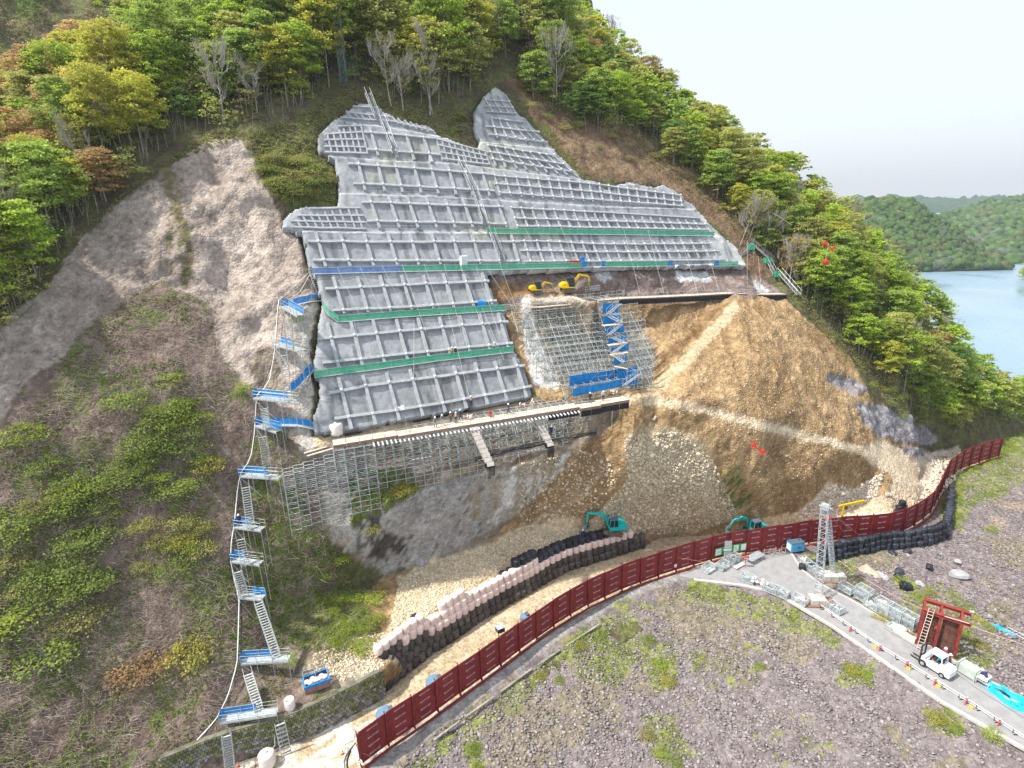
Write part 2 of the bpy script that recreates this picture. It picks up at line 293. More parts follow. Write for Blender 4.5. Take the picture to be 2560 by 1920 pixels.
# skyline on the right: beyond it the hill falls away
RIDGE = [(1290,-330,-22),(1395,60,-18),(1550,190,-15),(1735,335,-12),(1945,475,-9),(2125,620,-5),(2262,780,-4),(2395,925,-6),(2530,1045,-9),(2680,1140,-9)]
rp = np.array([sw(PL(float(x), float(y), float(o))) for x, y, o in RIDGE])
HP += [tuple(r) for r in rp]; HP = np.array(HP)
def tri_interp(P2, val, gx, gy):
    """linear interpolation of val at scattered P2 onto the grid gx, gy (2-D arrays)"""
    vs, es, fs, ov, oe, of = geometry.delaunay_2d_cdt([Vector(p) for p in P2], [], [], 0, 1e-4)
    out = np.full(gx.shape, np.nan); vv = []
    for i, o in enumerate(ov): vv.append(val[o[0]] if len(o) else 0)
    sx, sy = gx[0, :], gy[:, 0]
    for f in fs:
        (x0, y0), (x1, y1), (x2, y2) = [vs[i] for i in f]; a, b, c = [vv[i] for i in f]
        i0, i1 = np.searchsorted(sx, min(x0, x1, x2)), np.searchsorted(sx, max(x0, x1, x2), 'right'); j0, j1 = np.searchsorted(sy, min(y0, y1, y2)), np.searchsorted(sy, max(y0, y1, y2), 'right')
        if i1 <= i0 or j1 <= j0: continue
        X = gx[j0:j1, i0:i1]; Y = gy[j0:j1, i0:i1]; den = (y1 - y2) * (x0 - x2) + (x2 - x1) * (y0 - y2)
        if abs(den) < 1e-9: continue
        l0 = ((y1 - y2) * (X - x2) + (x2 - x1) * (Y - y2)) / den; l1 = ((y2 - y0) * (X - x2) + (x0 - x2) * (Y - y2)) / den; l2 = 1 - l0 - l1
        m = (l0 >= -1e-6) & (l1 >= -1e-6) & (l2 >= -1e-6); sub = out[j0:j1, i0:i1]; sub[m] = (l0 * a + l1 * b + l2 * c)[m]
    return out
STEP = 0.5
gs = np.arange(-75, 215, STEP); gw = np.arange(-52, 205, STEP); GX, GY = np.meshgrid(gs, gw)
OUT = tri_interp(HP[:, :2], HP[:, 2], GX, GY)
# fill outside the hull with nearest values
m = np.isnan(OUT); k = HP[:, :2]
bad = np.argwhere(m); 
for c0 in range(0, len(bad), 20000):
    b = bad[c0:c0 + 20000]; xs = gs[b[:, 1]]; ys = gw[b[:, 0]]
    d = (xs[:, None] - k[:, 0]) ** 2 + (ys[:, None] - k[:, 1]) ** 2; wgt = 1 / (d + 9) ** 2; OUT[b[:, 0], b[:, 1]] = (wgt * HP[:, 2]).sum(1) / wgt.sum(1)
def blur(A, n):
    for _ in range(n):
        P = np.pad(A, 1, mode='edge'); A = (P[:-2, 1:-1] + P[2:, 1:-1] + P[1:-1, :-2] + P[1:-1, 2:] + 4 * A) / 8
    return A
OUT = 0.35 * OUT + 0.65 * blur(OUT, 8)
# far side of the skyline
far = inpoly(GX, GY, [tuple(p[:2]) for p in rp] + [(260, rp[-1, 1]), (260, 260), (rp[0, 0], 260)])
dr = pdist(GX, GY, [tuple(p[:2]) for p in rp]); OUT = np.where(far, OUT * 0 + np.interp(GX, rp[:, 0], rp[:, 2]) - 1.1 * dr - 0.2, OUT)
P3 = W3(GX, GY, OUT); PX, PY, PT = proj(P3)
jx = (fbm(GX * .25, GY * .25, 5) - .5) * 46 + (fbm(GX, GY, 9) - .5) * 14; jy = (fbm(GX * .25, GY * .25, 25) - .5) * 46 + (fbm(GX, GY, 29) - .5) * 14
QX, QY = PX + jx, PY + jy; LX, LY = PX + jx * .25, PY + jy * .25
inface = inpoly(PX, PY, FACE)
# ---- surface colours by place
N1 = fbm(GX * .12, GY * .12, 40); N2 = fbm(GX * .5, GY * .5, 50); N3 = fbm(GX * 1.6, GY * 1.6, 60)
COLR = np.zeros(GX.shape + (3,)); AMP = np.full(GX.shape, .5)
def paint(mask, c, c2=None, n=None, amp=None):
    c = np.array(c, float); v = c[None] if c2 is None else c + (np.array(c2, float) - c) * np.clip((n[mask] - .5) * 2.6 + .5, 0, 1)[:, None]
    COLR[mask] = v
    if amp is not None: AMP[mask] = amp
ALL = np.ones(GX.shape, bool)
FLOOR1, FLOOR2 = (.095, .075, .05), (.125, .135, .05)
SHOT1, SHOT2 = (.255, .208, .175), (.48, .412, .355)
SOIL1, SOIL2 = (.215, .135, .062), (.385, .268, .145)
paint(ALL, FLOOR1, FLOOR2, N2)
BR = [(-50,1060),(60,960),(150,900),(200,830),(300,760),(400,700),(520,760),(540,850),(560,900),(620,985),(745,1080),(800,1300),(860,1480),(960,1640),(700,1850),(560,1960),(-900,2900),(-900,1060)]
mk = inpoly(QX, QY, BR); paint(mk, (.14, .10, .082), (.24, .19, .155), N2 * .5 + N3 * .5)
mk2 = mk & (fbm(GX * .2, GY * .2, 77) * .6 + N3 * .4 > .57); paint(mk2, (.085, .105, .035), (.13, .16, .04), N3)
GR = [(640,1190),(740,1200),(800,1350),(880,1480),(960,1600),(900,1640),(800,1630),(700,1700),(640,1560),(610,1350)]
mk = inpoly(QX, QY, GR) & (N2 * .5 + N3 * .5 > .51); paint(mk, (.10, .135, .03), (.17, .22, .04), N3)
mk = inpoly(QX, QY, [(660,1180),(720,1180),(760,1300),(780,1500),(930,1600),(760,1660),(700,1600),(690,1400)]) & (N3 < .5); paint(mk, (.24, .19, .14), (.34, .29, .22), N2)
SH = [(0,1060),(-60,900),(0,800),(120,720),(200,600),(300,500),(420,420),(530,350),(620,350),(640,430),(700,540),(745,590),(770,690),(790,720),(790,780),(775,860),(780,1050),(850,1120),(900,1380),(860,1380),(800,1240),(745,1110),(700,1060),(630,995),(560,900),(540,850),(520,760),(400,700),(300,760),(200,830),(150,900),(60,960)]
mk = inpoly(LX, LY, SH); paint(mk, SHOT1, SHOT2, N1 * .4 + N2 * .35 + fbm(GX * .8 + N1 * 6, GY * .25, 88) * .25, .95)
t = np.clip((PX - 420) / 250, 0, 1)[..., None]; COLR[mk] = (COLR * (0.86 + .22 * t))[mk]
isin_ = mk.copy(); mk3 = inpoly(QX, QY, [(400,420),(460,430),(480,540),(470,640),(430,700),(400,620),(430,520)]); mk3 &= N3 > .52; paint(mk3, (.12, .12, .06), (.24, .19, .13), N2, .7)
mk3 = mk & (pdist(QX, QY, [(420,430),(440,500),(480,640),(470,700)]) < 13); paint(mk3, (.09, .10, .04), (.22, .17, .11), N3, .7)
mk3 = mk & (pdist(QX, QY, [(650,900),(690,960)]) < 30); paint(mk3, (.17, .13, .10), (.3, .26, .2), N3, .7)
mk3 = mk & (PX > 745) & (PY > 760); paint(mk3, (.42, .39, .34), (.54, .50, .44), N2, .4)
mk = inpoly(QX, QY, [(640,350),(800,385),(835,460),(840,505),(770,512),(715,530),(700,500),(660,450),(640,420)]); paint(mk, (.055, .07, .02), (.12, .14, .035), N3, .8)
mk = inpoly(QX, QY, [(1270,190),(1400,200),(1560,300),(1700,390),(1800,480),(1900,600),(1950,700),(1880,700),(1830,600),(1700,470),(1500,440),(1440,430),(1330,290)]); paint(mk, (.135, .088, .055), (.22, .155, .095), N2, .5)
mk = inpoly(QX, QY, [(1290,250),(1380,330),(1470,440),(1440,440),(1340,310)]); paint(mk, (.09, .11, .03), (.12, .10, .04), N2, .5)
# everything dug out: soil
SO = [(1215,690),(1300,680),(1860,668),(1960,740),(2010,800),(2080,850),(2130,900),(2180,1000),(2250,1100),(2330,1130),(2400,1120),(2410,1180),(2345,1260),(2300,1310),(2200,1345),(1600,1400),(1400,1500),(1000,1720),(900,1690),(960,1580),(900,1500),(960,1440),(1200,1370),(1330,1260),(1430,1130),(1560,1040),(1330,1040),(800,1120),(780,1080),(1080,1035),(1345,985),(1290,880),(1262,780)]
mk = inpoly(LX, LY, SO); TH_ = np.arctan2(PY - 660, PX - 1800) + (N1 - .5) * .5; RR_ = np.hypot(PY - 700, PX - 1825); streak = fbm(TH_ * 19, RR_ * .012, 90, 5, .62)
paint(mk, SOIL1, SOIL2, streak * .45 + N2 * .25 + N1 * .3, .39)
mk2 = mk & (N3 * .6 + streak * .4 > .60); COLR[mk2] = COLR[mk2] * 1.35
mk = inpoly(LX, LY, [(1215,683),(1870,668),(1960,740),(1850,745),(1530,750),(1320,740),(1300,760),(1270,780),(1240,740)]); paint(mk, (.14, .10, .085), (.29, .235, .21), N3 * .6 + N2 * .4, .7)
mk = inpoly(QX, QY, [(1480,735),(1320,745),(1225,760),(1230,700),(1300,720)]); paint(mk, (.20, .115, .055), (.30, .19, .10), N2, .5)
mk = inpoly(LX, LY, [(1480,668),(1522,672),(1528,695),(1510,705),(1496,690)]) | inpoly(LX, LY, [(1885,700),(1900,705),(1920,735),(1890,735)]) | inpoly(LX, LY, [(1690,675),(1770,675),(1780,703),(1685,702)]); paint(mk, (.42, .43, .43), (.52, .53, .53), N2, .3)
mk = inpoly(LX, LY, [(1295,738),(1480,738),(1490,750),(1440,768),(1340,775),(1302,765)]); paint(mk, (.50, .44, .35), (.36, .28, .19), N2, .5)
mk = inpoly(LX, LY, [(1300,745),(1325,748),(1340,830),(1375,900),(1400,960),(1393,975),(1335,965),(1320,900),(1305,840)]); paint(mk, (.44, .42, .38), (.66, .64, .60), N2, .7)
mk = inpoly(LX, LY, [(1325,770),(1560,760),(1650,900),(1600,970),(1420,985),(1380,900)]); paint(mk, (.16, .125, .085), (.30, .26, .2), N3, .7)
# grey rock with the water stained part under the lower scaffold
mk = inpoly(LX, LY, [(785,1120),(1560,1010),(1500,1090),(1430,1130),(1330,1260),(1200,1370),(960,1440),(880,1400),(860,1370),(780,1330),(745,1130)]); paint(mk, (.20, .155, .11), (.30, .255, .20), N2, .6)
RK = [(880,1300),(950,1280),(1050,1225),(1190,1185),(1400,1140),(1435,1130),(1400,1180),(1340,1240),(1290,1290),(1180,1350),(1080,1400),(960,1430),(900,1390),(840,1350)]
mk = inpoly(LX, LY, RK); vst = fbm(GX * .35, GY * .05, 95); paint(mk, (.21, .20, .19), (.43, .42, .40), N2 * .5 + N1 * .5, .6)
mk2 = mk & (QX + (N2 - .5) * 160 > 1190); v = vst * .6 + N2 * .4; paint(mk2, (.24, .19, .11), (.44, .42, .37), v, .35)
mk2 = mk & (N2 > .56) & (PX > 1180) & (vst > .5); paint(mk2, (.56, .56, .54), (.62, .62, .60), N3)
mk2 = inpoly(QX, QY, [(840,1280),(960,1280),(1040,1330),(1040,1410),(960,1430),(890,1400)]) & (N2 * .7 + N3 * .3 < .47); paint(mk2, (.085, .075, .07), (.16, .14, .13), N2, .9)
crk = np.abs(fbm(GX * .3, GY * .22, 188, 4) - .5) < .007; mkr = inpoly(LX, LY, RK) & crk; COLR[mkr] *= .45; crk2 = isin_ & crk; COLR[crk2] *= .7
mk = inpoly(LX, LY, [(800,1120),(880,1130),(880,1280),(870,1365),(830,1355),(810,1240)]); paint(mk, (.30, .27, .23), (.44, .40, .34), N2, .4)
mk = inpoly(QX, QY, [(870,1180),(1020,1170),(1060,1220),(950,1290),(880,1300)]) & (N3 > .47); paint(mk, (.08, .10, .03), (.12, .15, .03), N2)
# fill and rubble behind the bags
FI = [(955,1600),(1000,1500),(990,1440),(1080,1400),(1200,1365),(1300,1320),(1420,1290),(1560,1320),(1600,1360),(1609,1371),(1500,1390),(1290,1480),(1150,1570),(1034,1660),(960,1650)]
mk = inpoly(LX, LY, FI); paint(mk, (.48, .38, .235), (.64, .53, .36), N3 * .6 + N2 * .4, .3)
mk = inpoly(QX, QY, [(960,1590),(880,1600),(780,1640),(740,1700),(760,1740),(960,1680)]); paint(mk, (.22, .18, .13), (.42, .36, .27), N3, .3)
mk = inpoly(QX, QY, [(1560,1080),(1700,1060),(1780,1150),(1850,1300),(1700,1330),(1600,1340),(1480,1300),(1560,1200)]); paint(mk, (.34, .255, .145), (.52, .43, .29), N3 * .6 + N2 * .4, .35)
mk = inpoly(QX, QY, [(1790,1180),(1850,1170),(1880,1260),(1800,1280)]) & (N3 > .52); paint(mk, (.10, .14, .04))
mk = inpoly(QX, QY, [(1980,1300),(2080,1210),(2130,1230),(2200,1200),(2180,1250),(2080,1290)]); paint(mk, (.42, .34, .22), (.60, .52, .39), N3, .4)
mk = inpoly(LX, LY, [(2260,1130),(2340,1130),(2400,1115),(2410,1180),(2340,1260),(2290,1290),(2270,1250),(2290,1200)]); paint(mk, (.40, .34, .27), (.62, .56, .47), N3, .5)
# tracks
for P, wd in (([(1560,1000),(1640,1002),(1740,1020),(1900,1063),(2100,1112),(2200,1140),(2255,1180)], 11), ([(1835,770),(1740,875),(1640,970),(1600,1000)], 15), ([(2200,1135),(2250,1160),(2265,1200),(2250,1250),(2190,1290),(1900,1330)], 34), ([(800,1100),(1100,1055),(1340,1010)], 18)):
    mk = pdist(LX, LY, P) < wd; paint(mk, (.42, .33, .205) if wd in (15, 18) else (.54, .435, .29), (.54, .44, .29) if wd in (15, 18) else (.70, .60, .43), N2 * .5 + N3 * .5, .06)
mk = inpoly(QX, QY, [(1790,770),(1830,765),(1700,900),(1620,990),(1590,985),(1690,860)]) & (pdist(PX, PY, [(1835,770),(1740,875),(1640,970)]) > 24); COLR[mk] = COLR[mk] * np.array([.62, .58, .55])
# rock outcrop right
for P in ([(2130,1010),(2200,1012),(2280,1040),(2350,1100),(2330,1110),(2250,1108),(2190,1090),(2150,1050)], [(2055,930),(2130,940),(2170,975),(2140,990),(2080,960)], [(2245,1115),(2310,1120),(2320,1140),(2270,1145)]):
    mk = inpoly(LX, LY, P); paint(mk, (.14, .13, .14), (.36, .35, .36), fbm(GX * 1.2 + GY * .3, GY * .12, 99) * .6 + N3 * .4, 1.0)
# relief
gul = (streak - .5) * 1.5
soilm = (AMP > .53) & (AMP < .56); isshot = inpoly(PX, PY, SH)
rg_ = 1 - np.abs(fbm(GX * .16 + 5, GY * .10, 171, 4) - .5) * 4; rel = (rg_ - .5) * .9 * AMP + (fbm(GX * .22, GY * .22, 130, 5) - .5) * 2.6 * AMP + (fbm(GX * .9, GY * .9, 140, 3) - .5) * 1.3 * AMP + gul * 1.7 * AMP * (~isshot) * (AMP < .4)
edge = np.clip(pdist(PX, PY, FACE + [FACE[0]]) / 30, 0, 1)
rel = rel * np.where(inface, 0, .25 + .75 * edge) - np.where(inface, 0, .55 * (1 - edge))
OUT = OUT + rel; OUT = np.where(inface, OUT - 1.6, OUT)
P3 = W3(GX, GY, OUT)
ny, nx = GX.shape; idx = np.arange(ny * nx).reshape(ny, nx)
Q = np.stack([idx[:-1, :-1], idx[:-1, 1:], idx[1:, 1:], idx[1:, :-1]], -1).reshape(-1, 4)
zc = P3[..., 2].ravel(); keep = (zc[Q].max(1) > -60); Q = Q[keep]
used = np.unique(Q); rm = np.full(ny * nx, -1); rm[used] = np.arange(len(used))
VC_GROUND = vcmat('weathered ground', fine=(.62, 1.34), fs=1.1, bump=.38, bs=.9, cell=(2.6, .17))
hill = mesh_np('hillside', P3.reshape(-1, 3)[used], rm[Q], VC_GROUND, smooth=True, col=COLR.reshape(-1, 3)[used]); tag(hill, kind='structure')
def hill_out(s, w_):
    fx = np.clip((np.asarray(s, float) - gs[0]) / STEP, 0, nx - 1.001); fy = np.clip((np.asarray(w_, float) - gw[0]) / STEP, 0, ny - 1.001)
    i = fx.astype(int); j = fy.astype(int); a = fx - i; b = fy - j
    return (OUT[j, i] * (1 - a) + OUT[j, i + 1] * a) * (1 - b) + (OUT[j + 1, i] * (1 - a) + OUT[j + 1, i + 1] * a) * b
def hill_z(x, y):
    x = np.asarray(x, float); y = np.asarray(y, float); z = np.full(x.shape, 20.0); nz = NN[2]
    base = (x - PA[0]) * NN[0] + (y - PA[1]) * NN[1]; o = np.zeros(x.shape) - 2
    for _ in range(25):
        z = PA[2] + (o - base) / nz; P = np.stack([x, y, z], -1); s, w_, _o = sw(P); o = .5 * o + .5 * hill_out(s, w_)
    return z
def on_hill(px, py, lift=0.0):
    """where the view of photo point px,py meets the hillside"""
    px = np.asarray(px, float); py = np.asarray(py, float); o = np.full(px.shape, -2.0)
    for _ in range(20): P = PL(px, py, o); s, w_, _o = sw(P); o = .5 * o + .5 * hill_out(s, w_)
    P = PL(px, py, o); P[..., 2] += lift; return P
# ================================================================== GROUND, LAKE
GC = [(880,2100,0),(903,1916,0),(1094,1779,0),(1341,1598,0),(1601,1459,0),(1903,1379,0),(2136,1348,0),(2289,1311,0),(2335,1240,0),(2375,1190,0),(2494,1143,0),(600,1925,0),(300,2200,0),(965,1742,0),(1609,1371,0),(1900,1330,0),(1300,1500,0),
 (1050,1900,-1.2),(1300,1730,-1.2),(1600,1540,-1),(1720,1500,-.6),(1150,2100,-2.5),(1700,2300,-3.5),(2700,2200,-3),(2000,1700,-1.8),(2200,1760,-1.2),(1600,1800,-3),(2100,1580,-.3),(1720,1440,0),(1960,1490,0),(2350,1745,0),(2560,1860,0),(2800,2000,0),(1985,1385,0),(2130,1500,0),(2400,1660,0),(2560,1750,0),(2800,1880,0),
 (2300,1500,-.8),(2560,1500,-1.2),(2560,1300,-1),(2450,1230,-.8),(2560,1150,-.5),(2900,1500,-2),(2900,1200,-4),(2560,1080,-1),(2700,1080,-8),(2620,1030,-6),(2900,1060,-22),(2150,1430,-.5),(2390,1350,-.6)]
gp = np.array([Z(float(x), float(y), float(z)) for x, y, z in GC])
gp = np.vstack([gp, [(-60, 20, -1), (-20, 15, -3), (120, 20, -3), (-60, 60, -4), (240, 60, -40), (300, 160, -60), (240, 200, -60), (40, 150, -6), (-60, 110, -6), (120, 170, -8), (180, 190, -30)]])
gx = np.arange(-58, 290, .5); gy = np.arange(22, 200, .5); XX, YY = np.meshgrid(gx, gy)
ZZ = tri_interp(gp[:, :2], gp[:, 2], XX, YY); okg = ~np.isnan(ZZ); ZZ = np.where(okg, ZZ, -60); ZZ = np.where(okg, .5 * ZZ + .5 * blur(ZZ, 3), ZZ)
GPX, GPY, GT = proj(np.stack([XX, YY, ZZ], -1)); GPX = np.where(GT > 5, GPX, -9999)
PAVE = [(1700,1440),(1735,1447),(1850,1460),(1920,1475),(1960,1492),(2080,1563),(2200,1644),(2350,1749),(2560,1868),(2900,2060),(2900,1900),(2560,1752),(2400,1664),(2250,1574),(2130,1504),(2050,1462),(2005,1425),(1978,1385),(1900,1390),(1780,1408)]
DIRT = [(560,1990),(592,1922),(741,1862),(831,1814),(903,1776),(962,1738),(975,1722),(1034,1672),(1152,1590),(1288,1504),(1423,1427),(1609,1371),(1640,1345),(1900,1318),(2050,1295),(2150,1265),(2240,1200),(2400,1100),(2500,1090),(2500,1140),(2370,1190),(2335,1250),(2290,1311),(2212,1342),(2060,1355),(1903,1380),(1733,1414),(1601,1460),(1469,1517),(1341,1599),(1203,1701),(1094,1780),(1036,1821),(971,1865),(903,1917),(820,1990)]
STRIP = [(880,2000),(903,1917),(1094,1780),(1298,1630),(1511,1497),(1686,1433),(1760,1420),(1770,1445),(1700,1450),(1560,1500),(1450,1565),(1330,1650),(1200,1745),(1090,1830),(1000,1900),(960,1990)]
jx = (fbm(XX * .3, YY * .3, 205) - .5) * 50 + (fbm(XX, YY, 209) - .5) * 14; jy = (fbm(XX * .3, YY * .3, 225) - .5) * 50 + (fbm(XX, YY, 229) - .5) * 14
N1 = fbm(XX * .1, YY * .1, 240); N2 = fbm(XX * .5, YY * .5, 250); N3 = fbm(XX * 1.7, YY * 1.7, 260)
COLR = np.zeros(XX.shape + (3,)); AMP = np.full(XX.shape, .5); AG = np.ones(XX.shape, bool)
paint(AG, (.155, .13, .13), (.25, .218, .215), N2 * .5 + N3 * .5, 1)
mk = N1 + (N2 - .5) * .35 > .60; paint(mk, (.16, .145, .09), (.25, .21, .15), N3, 1)
mk = inpoly(GPX + jx, GPY + jy, [(2430,1180),(2560,1130),(2700,1150),(2700,1380),(2500,1330)]) & (N2 > .5); paint(mk, (.24, .20, .14), (.32, .25, .19), N3)
GRASS = [([(1560,1490),(1470,1560),(1340,1680),(1180,1790),(1060,1880),(980,1990),(1040,1990),(1150,1850),(1300,1760),(1420,1640),(1560,1540),(1700,1490)], .42), ([(1480,1560),(1580,1530),(1600,1640),(1540,1720),(1450,1700),(1400,1640)], .44), ([(1600,1590),(1680,1610),(1700,1690),(1650,1740),(1590,1670)], .40), ([(2100,1660),(2190,1660),(2180,1720),(2110,1720)], .3), ([(2300,1770),(2400,1790),(2400,1850),(2320,1830)], .42),
 ([(1150,1830),(1200,1850),(1210,1930),(1170,1930)], .40), ([(1590,1790),(1680,1790),(1740,1900),(1660,1880)], .42), ([(1720,1640),(1900,1600),(1900,1700),(1760,1720)], .55), ([(1740,1450),(1860,1480),(1960,1510),(2100,1600),(2080,1620),(1950,1560),(1800,1510),(1700,1490)], .4), ([(2320,1150),(2560,1080),(2640,1180),(2440,1260),(2400,1330),(2360,1300)], .42), ([(2230,1450),(2380,1470),(2480,1560),(2400,1600),(2280,1540)], .45), ([(2390,1560),(2500,1640),(2460,1680),(2380,1640)], .4), ([(2120,1380),(1990,1380),(2050,1420),(2120,1470),(2180,1490),(2140,1420)], .45), ([(1850,1800),(2050,1780),(2100,1900),(1900,1930)], .62)]
for P, th in GRASS:
    mk = inpoly(GPX + jx, GPY + jy, P) & (N2 * .4 + N3 * .6 > th); paint(mk, (.15, .16, .06), (.22, .25, .065), N3)
mk = inpoly(GPX + jx * .2, GPY + jy * .2, STRIP); paint(mk, (.24, .23, .21), (.33, .32, .30), N2, .1)
mk = inpoly(GPX + jx * .15, GPY + jy * .15, DIRT); tr = fbm(XX * .3 - YY * .5, XX * .04 + YY * .03, 270); paint(mk, (.40, .31, .19), (.56, .46, .32), N2 * .5 + tr * .5, .1)
mk2 = mk & (GPX > 1900) & (N3 > .5); COLR[mk2] *= 1.12
mk2 = mk & (GPX < 960) & (N2 + tr > 1.05); paint(mk2, (.56, .50, .40), (.66, .61, .52), N3)
Z0 = ZZ.copy(); flat = mk | inpoly(GPX, GPY, STRIP) | inpoly(GPX, GPY, PAVE)
ZZ = ZZ + np.where(flat, .05 * (N2 - .5), (fbm(XX * .25, YY * .25, 280) - .5) * 1.2 + (N3 - .5) * .5)
ZZ = np.where(inpoly(GPX, GPY, [(p[0], p[1]) for p in PAVE]), -.12, ZZ)
ny2, nx2 = XX.shape; idx = np.arange(ny2 * nx2).reshape(ny2, nx2)
Q = np.stack([idx[:-1, :-1], idx[:-1, 1:], idx[1:, 1:], idx[1:, :-1]], -1).reshape(-1, 4); ok = okg.ravel(); Q = Q[ok[Q].all(1)]
used = np.unique(Q); rm = np.full(ny2 * nx2, -1); rm[used] = np.arange(len(used)); PG = np.stack([XX, YY, ZZ], -1).reshape(-1, 3)
gnd = mesh_np('ground', PG[used], rm[Q], VC_GROUND, smooth=True, col=COLR.reshape(-1, 3)[used]); tag(gnd, kind='structure')
def gz(x, y):
    i = np.clip(((np.asarray(x) - gx[0]) / .5), 0, nx2 - 1).astype(int); j = np.clip(((np.asarray(y) - gy[0]) / .5), 0, ny2 - 1).astype(int); return ZZ[j, i]
# paved road slab with kerbs
def sheet(name, poly, z, th, m):
    P = [Z(float(x), float(y), z) for x, y in poly]; b = MB(); n = len(P)
    bot = [p - np.array([0, 0, th]) for p in P]; b.add(P + bot, [tuple(range(n)), tuple(range(n, 2 * n))[::-1]] + [(i, n + i, n + (i + 1) % n, (i + 1) % n) for i in range(n)])
    return b.build(name, m)
ASPH = mat('old asphalt', (.25, .25, .255), .9, .1, .8, .01, 12, col2=(.32, .315, .31)); KERB = mat('pale concrete kerb', (.50, .48, .44), .9, .15, 1.2, .02)
tag(sheet('road', PAVE, 0.05, .5, ASPH), kind='structure')
def ribbon(name, line, z, w_, h_, m, parent=None, **kw):
    P = [Z(float(x), float(y), z) for x, y in line]; b = MB()
    for i in range(len(P) - 1): b.bar(P[i], P[i + 1], w_, h_)
    o = b.build(name, m, parent); return tag(o, **kw)
ribbon('kerb', [(1735,1450),(1850,1463),(1920,1478),(1960,1495),(2080,1566),(2200,1648),(2350,1753),(2560,1872),(2800,2000)], .06, .5, .32, KERB, kind='structure')
ribbon('kerb', [(1978,1383),(2003,1424),(2050,1460),(2130,1502),(2250,1572),(2400,1662),(2560,1750),(2800,1870)], .06, .3, .3, KERB, kind='structure')
GUT = mat('mossy gutter', (.16, .16, .10), .95, .3, 1.0, col2=(.36, .35, .30))
for a_, b__ in (((1085,1850),(1150,1803)),((1165,1792),(1235,1742)),((1250,1731),(1330,1672)),((1345,1663),(1400,1625)),((1415,1615),(1500,1560))): ribbon('kerb', [a_, b__], -.42, .26, .2, GUT, kind='structure')
# asphalt seams and the pale worn line
SEAM = mat('dark tar seam', (.12, .12, .125), .9)
tag(ribbon('tar_seam', [(2210,1570),(2370,1668),(2440,1720),(2560,1795)], .054, .10, .012, SEAM), kind='structure')
tag(ribbon('tar_seam', [(2320,1678),(2336,1662)], .056, .08, .012, SEAM), kind='structure')
WATER = bpy.data.materials.new('lake water'); WATER.use_nodes = True; t = WATER.node_tree; b = t.nodes['Principled BSDF']
b.inputs['Base Color'].default_value = (.20, .30, .37, 1); b.inputs['Roughness'].default_value = .12; b.inputs['Specular IOR Level'].default_value = .5
tc = t.nodes.new('ShaderNodeTexCoord'); mp = t.nodes.new('ShaderNodeMapping'); mp.inputs['Scale'].default_value = (.25, .6, 1); nz = t.nodes.new('ShaderNodeTexNoise'); nz.inputs['Scale'].default_value = .12; nz.inputs['Detail'].default_value = 6
bp = t.nodes.new('ShaderNodeBump'); bp.inputs['Distance'].default_value = .2; t.links.new(tc.outputs['Object'], mp.inputs[0]); t.links.new(mp.outputs[0], nz.inputs['Vector']); t.links.new(nz.outputs['Fac'], bp.inputs['Height']); t.links.new(bp.outputs[0], b.inputs['Normal'])
n2 = t.nodes.new('ShaderNodeTexNoise'); n2.inputs['Scale'].default_value = .012; m2 = t.nodes.new('ShaderNodeMapRange'); m2.inputs['From Min'].default_value = .4; m2.inputs['From Max'].default_value = .6; m2.inputs['To Min'].default_value = .1; m2.inputs['To Max'].default_value = .38
t.links.new(tc.outputs['Object'], n2.inputs['Vector']); t.links.new(n2.outputs['Fac'], m2.inputs['Value']); t.links.new(m2.outputs[0], b.inputs['Roughness'])
LZ = -47.0
lake = mesh_np('lake', [(-1500, 60, LZ), (2600, 60, LZ), (2600, 2200, LZ), (-1500, 2200, LZ)], [(0, 1, 2, 3)], WATER); tag(lake, kind='structure')
